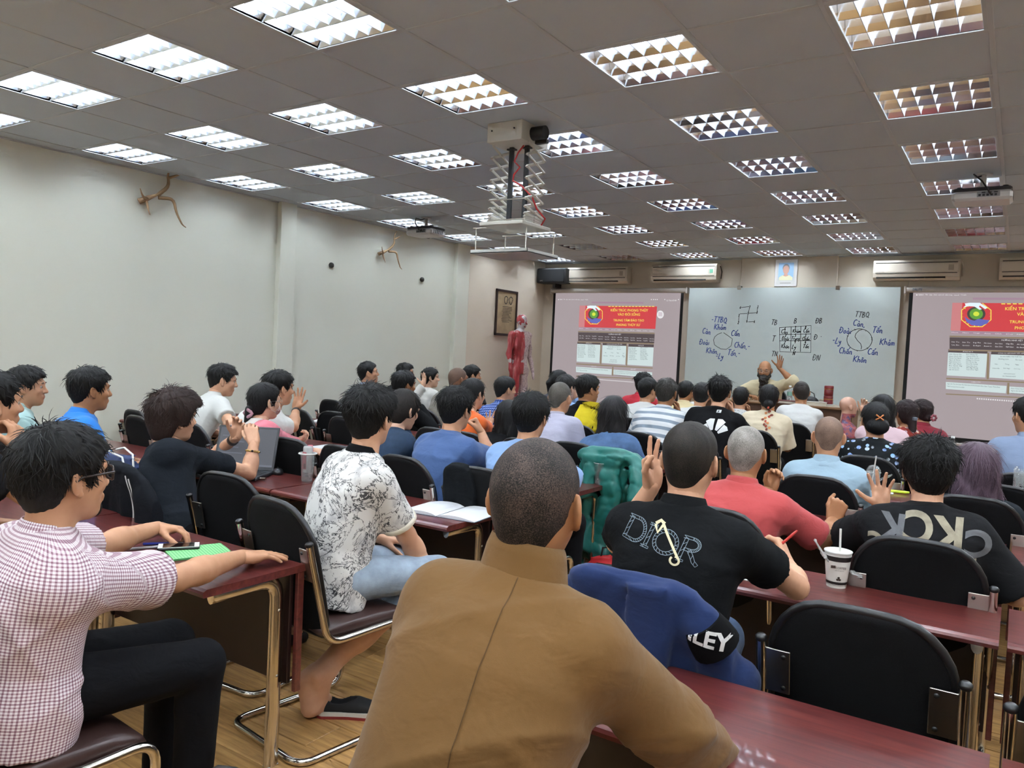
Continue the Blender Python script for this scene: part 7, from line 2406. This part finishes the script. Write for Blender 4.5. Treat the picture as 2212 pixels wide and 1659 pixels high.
MB().box((-.212, -.145, 0), (.212, .145, .002), .0005).build('cover', mat('notebook_cover', '#3d4a5a', .6), t)
# laptop
t = thing('laptop', 'dark grey laptop with grey screen on the desk before clasped hands', 'laptop', (2.93, .72, DESK_Z), .50)
MB().box((-.19, -.24, 0), (.19, .02, .020), .004).build('base', mat('laptop_grey', '#2b2d31', .45), t)
MB().box((-.165, -.16, .0195), (.165, -.03, .0212)).build('keyboard', M_BLACK, t)
for r_ in range(5):
    for k in range(12):
        pass
Ml = Matrix.Translation((0, .02, .018)) @ Matrix.Rotation(math.radians(-18), 4, 'X')
MB().box((-.19, -.004, 0), (.19, .004, .268), .003, M=Ml).build('lid', mat('laptop_grey', '#2b2d31', .45), t)
MB().box((-.176, -.0052, .022), (.176, -.0042, .254), M=Ml).build('display', emis('laptop_display', '#6a6d76', .40), t)
m2 = MB()
for k in range(4): m2.box((-.16, -.0058, .20 - k * .035), (-.05 + .03 * (k % 2), -.0053, .206 - k * .035), M=Ml)
m2.box((-.176, -.0058, .022), (.176, -.0053, .034), M=Ml)
m2.build('window_lines', emis('laptop_ui', '#8b90a0', .35), t)
m2 = MB().tube([(.20, -.2, .01), (.235, -.21, .012)], .008, 8); m2.build('usb_stick', M_CHROME_D, t)
p = on_desk(600, 1024)
t = thing('mouse', 'black patterned computer mouse beside tall clear tumbler', 'mouse', (p[0], p[1], DESK_Z), .9)
v_, f_ = solid([ell((0, 0, .012), (.033, .055, .026), 0), field(lambda x, y, z: .001 - z, .002)], .004)
obj('shell', mesh_np('shell', v_, f_), mat('mouse_black', '#1a1b1e', .4, var=.5, vscale=40), t)
MB().tube([(0, .03, .036), (0, .042, .033)], .005, 8).build('wheel', M_BLACK, t)
def cup(u, v, label, hgt=.125, r0=.03, r1=.043, water=.3, body=None, liquid=None, p=None):
    p = on_desk(u, v) if p is None else p
    t = thing('plastic_cup', label, 'cup', (p[0], p[1], DESK_Z))
    MB().lathe([(r0, .0), (r0 + .001, .004), (r1, hgt - .003), (r1 + .003, hgt - .002), (r1 + .003, hgt + .001), (r1 - .001, hgt), (r0 + .001, .005), (.001, .005)], 20).build('cup_wall', body or M_CLEAR, t)
    if water:
        rw = r0 + (r1 - r0) * water
        MB().lathe([(r0 - .001, .006), (rw - .002, hgt * water), (.001, hgt * water)], 18).build('drink', liquid or M_WATER, t)
    MB().tube([(r1 * math.cos(a), r1 * math.sin(a), hgt) for a in [2 * PI * k / 20 for k in range(20)]], .0022, 6, closed=True).build('rim', M_MILKY, t)
    return t
t = cup(663, 1040, 'tall clear tumbler with barcode sleeve beside computer mouse', .165, .030, .043, .25)
MB().tube([(.05 * math.cos(a), .05 * math.sin(a), .163) for a in [2 * PI * k / 24 for k in range(24)]], .0045, 6, closed=True).build('ring_lid', M_WHITEP, t)
MB().lathe([(.026, .055), (.028, .195), (.024, .205), (.001, .207)], 18).build('inner_bottle', M_MILKY, t)
MB().box((-.012, -.0295, .075), (.02, -.0285, .175)).build('sleeve_print', mat('label_pinkred', '#a8656a', .6), t)
m2 = MB()
for k in range(6): m2.box((.0 + k * .003, -.0302, .08), (.0015 + k * .003, -.0296, .108))
m2.build('barcode', M_BLACK, t)
t = cup(1296, 1046, 'clear plastic cup half full of water beside teal raincoat', .135, .031, .045, .35)
cup(938, 928, 'milky plastic cup with drink beside mid-blue linen shirt', .13, .033, .045, .8, M_MILKY, M_COFFEE)
# paper coffee cup with straw in a carry bag
p = on_desk(1806, 1266)
t = thing('coffee_cup', 'white paper coffee cup with black bands and straw in carry bag', 'cup', (p[0], p[1], DESK_Z), .35)
MB().lathe([(.034, 0), (.0345, .004), (.046, .112)], 28).build('cup_wall', mat('cup_paper', '#d9d6cd', .6), t)
MB().lathe([(.0361, .014), (.0371, .024)], 28, caps=False).build('lower_band', mat('cup_black', '#1d1816', .5), t)
MB().lathe([(.0362, .0105), (.0364, .0115)], 28, caps=False).build('lower_line', mat('cup_black', '#1d1816', .5), t)
MB().lathe([(.0450, .100), (.0472, .122)], 28, caps=False).build('upper_band', mat('cup_black', '#1d1816', .5), t)
MB().lathe([(.047, .118), (.0475, .128), (.0495, .130), (.0495, .134), (.043, .136), (.040, .131), (.001, .131)], 28).build('lid', M_WHITEP, t)
MB().tube([(.006, 0, .12), (.002, -.004, .215)], .004, 8).build('straw', mat('straw_white', '#d8d6d0', .5), t)
m2 = MB(); mb_text(m2, 'COFFEE', .011, XZ(.004, -.0435, .078)); mb_text(m2, 'coffee for everyone', .004, XZ(.0, -.043, .068)); m2.box((-.03, -.0432, .076), (-.014, -.0422, .086)); m2.build('cup_lettering', mat('cup_brown', '#3a2a22', .6), t)
for a, b in ((-.004, .034), (.004, .034), (0, .041)): MB().ball((a, -.0385, b), (.0045, .002, .004), 8, 5).build('bean_mark', mat('cup_brown', '#3a2a22', .6), t)
for s, lab in ((-1, 'h'), (1, 'h')):
    v_, f_ = solid([loft((s * .045, -.01, .105 if s < 0 else .06), (s * .085, -.015, .165 if s < 0 else .05), (0, 1, 0), [(0, .03, .004), (.5, .026, .004), (1, .012, .003)], 0, 0, 0, 'u', 2.0), field(wrinkle(.004, 4 + s, 120), 0, 'a')], .004)
    obj('bag_handle', mesh_np('bag_handle', v_, f_), M_MILKY, t)
paper(1590, 1240, .2, .14, .1, 'white note pad under the red pen hand')
# items in the right block
p = on_desk(1884, 1060)
t = cup(0, 0, 'dome-lidded iced coffee with straw in clear bag beyond spread fingers', .125, .034, .046, .35, None, M_COFFEE, p)
MB().lathe([(.047, .125), (.045, .14), (.03, .165), (.012, .172)], 20, caps=False).build('dome_lid', M_CLEAR, t)
MB().tube([(-.006, 0, .03), (.012, -.01, .235)], .0042, 8).build('straw', mat('straw_white', '#d8d6d0', .5), t)
v_, f_ = solid([loft((.045, 0, .08), (.11, 0, .12), (0, 1, 0), [(0, .03, .004), (1, .045, .003)], 0, 0, 0), loft((-.045, 0, .1), (-.075, 0, .13), (0, 1, 0), [(0, .03, .004), (1, .03, .003)], 0, 0, 0), field(wrinkle(.006, 4, 90), 0, 'a')], .005)
obj('carry_bag', mesh_np('carry_bag', v_, f_), M_CLEAR, t)
paper(1895, 1058, .2, .28, .1, 'white sheet behind the spread fingers')
for u, v, c, lab, rt in ((1942, 1066, '#c3d631', 'lime yellow highlighter beside dark-haired lettered tee', .2), (1915, 1064, '#a04a66', 'pink pen lying beside lime highlighter', 1.0)):
    p = on_desk(u, v)
    t = thing('marker', lab, 'pen', (p[0], p[1], DESK_Z + .011), rt)
    MB().tube([(-.06, 0, 0), (.03, 0, 0)], .010, 10).build('barrel', mat('pen_' + c, c, .4), t)
    MB().tube([(.03, 0, 0), (.06, 0, 0)], [.0105, .008], 10).build('cap', mat('pen_' + c, c, .4), t)
yb = row_near(3) + .2
p = at(2060, 972, y=row_near(4) + .25)
t = cup(0, 0, 'white plastic cup with straws on the right block desk', .16, .036, .05, .0, M_MILKY, None, V3(p[0], row_near(4) + .25, 0))
for k in (-.012, .014): MB().tube([(k, 0, .05), (k * 1.8, -.01, .23)], .004, 8).build('straw', mat('straw_white', '#d8d6d0', .5), t)
p = at(2059, 940, y=row_near(5) + .2)
bottle(p[0], row_near(5) + .2, DESK_Z, 'water bottle with dark blue wrapper behind white cup', .24, .033, lab='#2c3350')
p = at(2204, 1070, y=row_near(3) + .22)
t = thing('storage_jar', 'tall clear plastic container cut off by the right picture edge', 'container', (p[0] + .03, row_near(3) + .24, DESK_Z))
v_, f_ = solid([loft((0, 0, .005), (0, 0, .27), (1, 0, 0), [(0, .07, .06), (.9, .075, .065), (1, .07, .06)], 0, 0, 0, 'u', 5), loft((0, 0, .01), (0, 0, .30), (1, 0, 0), [(0, .065, .055), (1, .07, .06)], 0, 0, .002, 's', 5)], .006)
obj('container_wall', mesh_np('container_wall', v_, f_), M_CLEAR, t)
MB().box((-.05, -.04, .01), (.04, .04, .13), .008).build('contents', mat('container_food', '#8d8f86', .7, var=.3, vscale=30), t)
t = thing('plastic_bag', 'crumpled white plastic bag on right edge desk', 'bag', (p[0] + .03, row_near(3) + .08, DESK_Z))
v_, f_ = solid([ell((0, 0, .045), (.10, .06, .05), 0), cone((.02, 0, .08), (.05, .0, .13), .03, .012, .02), cone((-.04, 0, .06), (-.1, 0, .05), .03, .012, .02), field(wrinkle(.02, 6, 70), 0, 'a'), field(lambda x, y, z: .002 - z, .001)], .006)
obj('bag_film', mesh_np('bag_film', v_, f_), M_MILKY, t)
p = at(1745, 990, y=row_near(3) + .2)
cup(0, 0, 'milky cup behind the shoulder of the pale blue polo', .12, .033, .045, .0, M_MILKY, None, V3(p[0], row_near(3) + .2, 0))
# left block small things
paper(714, 912, .34, .24, .5, 'white papers at the edge of a desk by the left wall', None, .012, 'papers', 'paper_stack')
paper(728, 972, .36, .25, .1, 'open white book on desk right of pink blouse hand', None, .018, 'book', 'open_book')
paper(276, 893, .3, .22, .2, 'white open book before the bright blue polo', None, .02, 'book', 'open_book')
paper(440, 920, .26, .2, -.3, 'white sheets under the bending person in white polo', None, .006, 'papers', 'paper_stack')
paper(1082, 905, .24, .18, .3, 'crumpled white tissue on desk before navy checked shirt', None, .03, 'paper', 'paper_stack', y=4.48)
paper(1688, 936, .2, .14, .4, 'white folded paper on desk right of cream blouse', None, .012, 'paper', 'paper_stack', y=5.7)
p = at(1476, 945, y=row_near(4) + .15)
bottle(p[0], row_near(4) + .2, DESK_Z, 'small clear bottle with red cap before striped shirt', .20, .03, capm='#b8343c')
p = at(612, 872, y=row_near(3) + .1)
t = thing('lime', 'yellow-green ball behind the white tee shoulder', 'fruit', (p[0], row_near(2) + .3, DESK_Z + .035))
MB().ball((0, 0, 0), (.036, .036, .035), 14, 9).build('rind', mat('lime_skin', '#a3ad2e', .4, bump=.3, bscale=90), t)
MB().tube([(0, 0, .033), (.003, 0, .042)], .003, 6).build('stalk', M_PANEL, t)
# bags
RUCK = [o_ for o_ in bpy.data.objects if o_.get('label', '').startswith('black chair between rucksack')][0].location
t = thing('rucksack', 'shiny black rucksack resting on a chair by the left wall', 'bag', (RUCK[0], RUCK[1], .495), .3)
v_, f_ = solid([ell((0, 0, .2), (.2, .13, .22), 0), ell((.05, -.1, .16), (.12, .06, .12), .03), field(wrinkle(.018, 12, 40), 0, 'a'), field(lambda x, y, z: .002 - z, .002)], .011)
obj('bag_body', mesh_np('bag_body', v_, f_), mat('rucksack_black', '#121315', .32), t)
MB().tube([(-.05, .05, .40), (-.03, .06, .46), (.03, .06, .46), (.05, .05, .40)], .008, 6).build('strap', M_BLACK, t)
p = at(1312, 1240, z=.18)
t = thing('red_bag', 'small red zipped bag on the floor below teal raincoat', 'bag', (p[0] + .05, p[1] - .1, 0), .2)
v_, f_ = solid([ell((0, 0, .15), (.17, .11, .16), 0), field(wrinkle(.014, 5, 50), 0, 'a'), field(lambda x, y, z: .002 - z, .002)], .009)
obj('bag_body', mesh_np('bag_body', v_, f_), mat('bag_red', '#b01e22', .55, bump=.1, bscale=200), t)
MB().tube([(-.13, -.06, .24), (-.05, -.075, .285), (.06, -.07, .285), (.13, -.05, .23)], .009, 6).build('zip', M_BLACK, t)
MB().tube([(-.05, 0, .30), (-.04, 0, .37), (.02, 0, .38), (.05, 0, .30)], .006, 6).build('strap', M_BLACK, t)
q0 = PPL['bluepolo'].o
p = at(256, 985, y=-.2)
t = thing('navy_bag', 'navy bag with white piping hooked over a chair back', 'bag', (p[0], -.2, 0))
v_, f_ = solid([loft((0, 0, .72), (0, 0, .955), (1, 0, 0), [(0, .12, .05), (.7, .125, .045), (1, .11, .02)], 0, 0, 0, 'u', 3), field(wrinkle(.010, 5, 40), 0, 'a')], .010)
obj('bag_body', mesh_np('bag_body', v_, f_), mat('bag_navy', '#26345c', .7), t)
MB().tube([(-.1, -.045, .955), (-.06, -.05, 1.0), (.03, -.045, .975), (.11, -.045, .965), (.128, -.04, .90), (.125, -.04, .78)], .005, 6).build('piping', mat('white_print', '#d8d8d6', .7), t)
MB().tube([(-.02, .0, .985), (.05, .0, 1.0), (.12, .0, .975), (.132, .0, .9)], .005, 6).build('piping', mat('white_print', '#d8d8d6', .7), t)
p = at(1050, 893, y=row_near(4) + .2)
t = thing('grey_cap', 'grey cloth cap lying on a desk beside orange top', 'cap', (p[0], row_near(4) + .2, DESK_Z), .4)
v_, f_ = solid([ell((0, 0, .0), (.09, .10, .105), 0), loft((0, .08, .012), (0, .17, .008), (1, 0, 0), [(0, .07, .006), (1, .04, .005)], 0, 0, .005), field(lambda x, y, z: .001 - z, .001)], .008)
obj('cap_cloth', mesh_np('cap_cloth', v_, f_), cloth('grey_cap', '#5a564f'), t)
# slip-on shoes of the crossed-leg person
for k, (u, v, rt) in enumerate(((750, 1530, -.95), (860, 1523, -.9))):
    p = at(u, v, z=.03)
    t = thing('slip_on_shoe', ['black slip-on shoe with white and red sole under bare feet', 'black slip-on shoe beside the brown jacket, partly hidden'][k], 'shoe', (p[0], p[1], 0), rt, 'kicked-off slip-on shoes')
    def foot(w_): return [(w_ * .62, -.12), (w_ * .9, -.10), (w_ * .85, 0), (w_ * 1.05, .09), (w_ * .8, .15), (w_ * .3, .17), (-w_ * .4, .165), (-w_ * .85, .13), (-w_ * .95, .06), (-w_ * .75, -.02), (-w_ * .8, -.1), (-w_ * .5, -.12)]
    MB().prism(foot(.046), 0, .012).build('outsole', mat('sole_red', '#8a2a2a', .6), t)
    MB().prism(foot(.045), .012, .028).build('midsole', mat('sole_white', '#d2cfc8', .6), t)
    v_, f_ = solid([loft((0, -.1, .03), (0, .15, .03), (1, 0, 0), [(0, .035, .05), (.3, .034, .055), (.6, .040, .05), (.9, .036, .025), (1.05, .02, .012)], 0, 0, 0, 'u', 2.4), ell((0, -.03, .07), (.026, .07, .05), .006, 's'), field(lambda x, y, z: .026 - z, .002)], .006)
    obj('upper', mesh_np('upper', v_, f_), mat('canvas_black', '#15161a', .8), t)
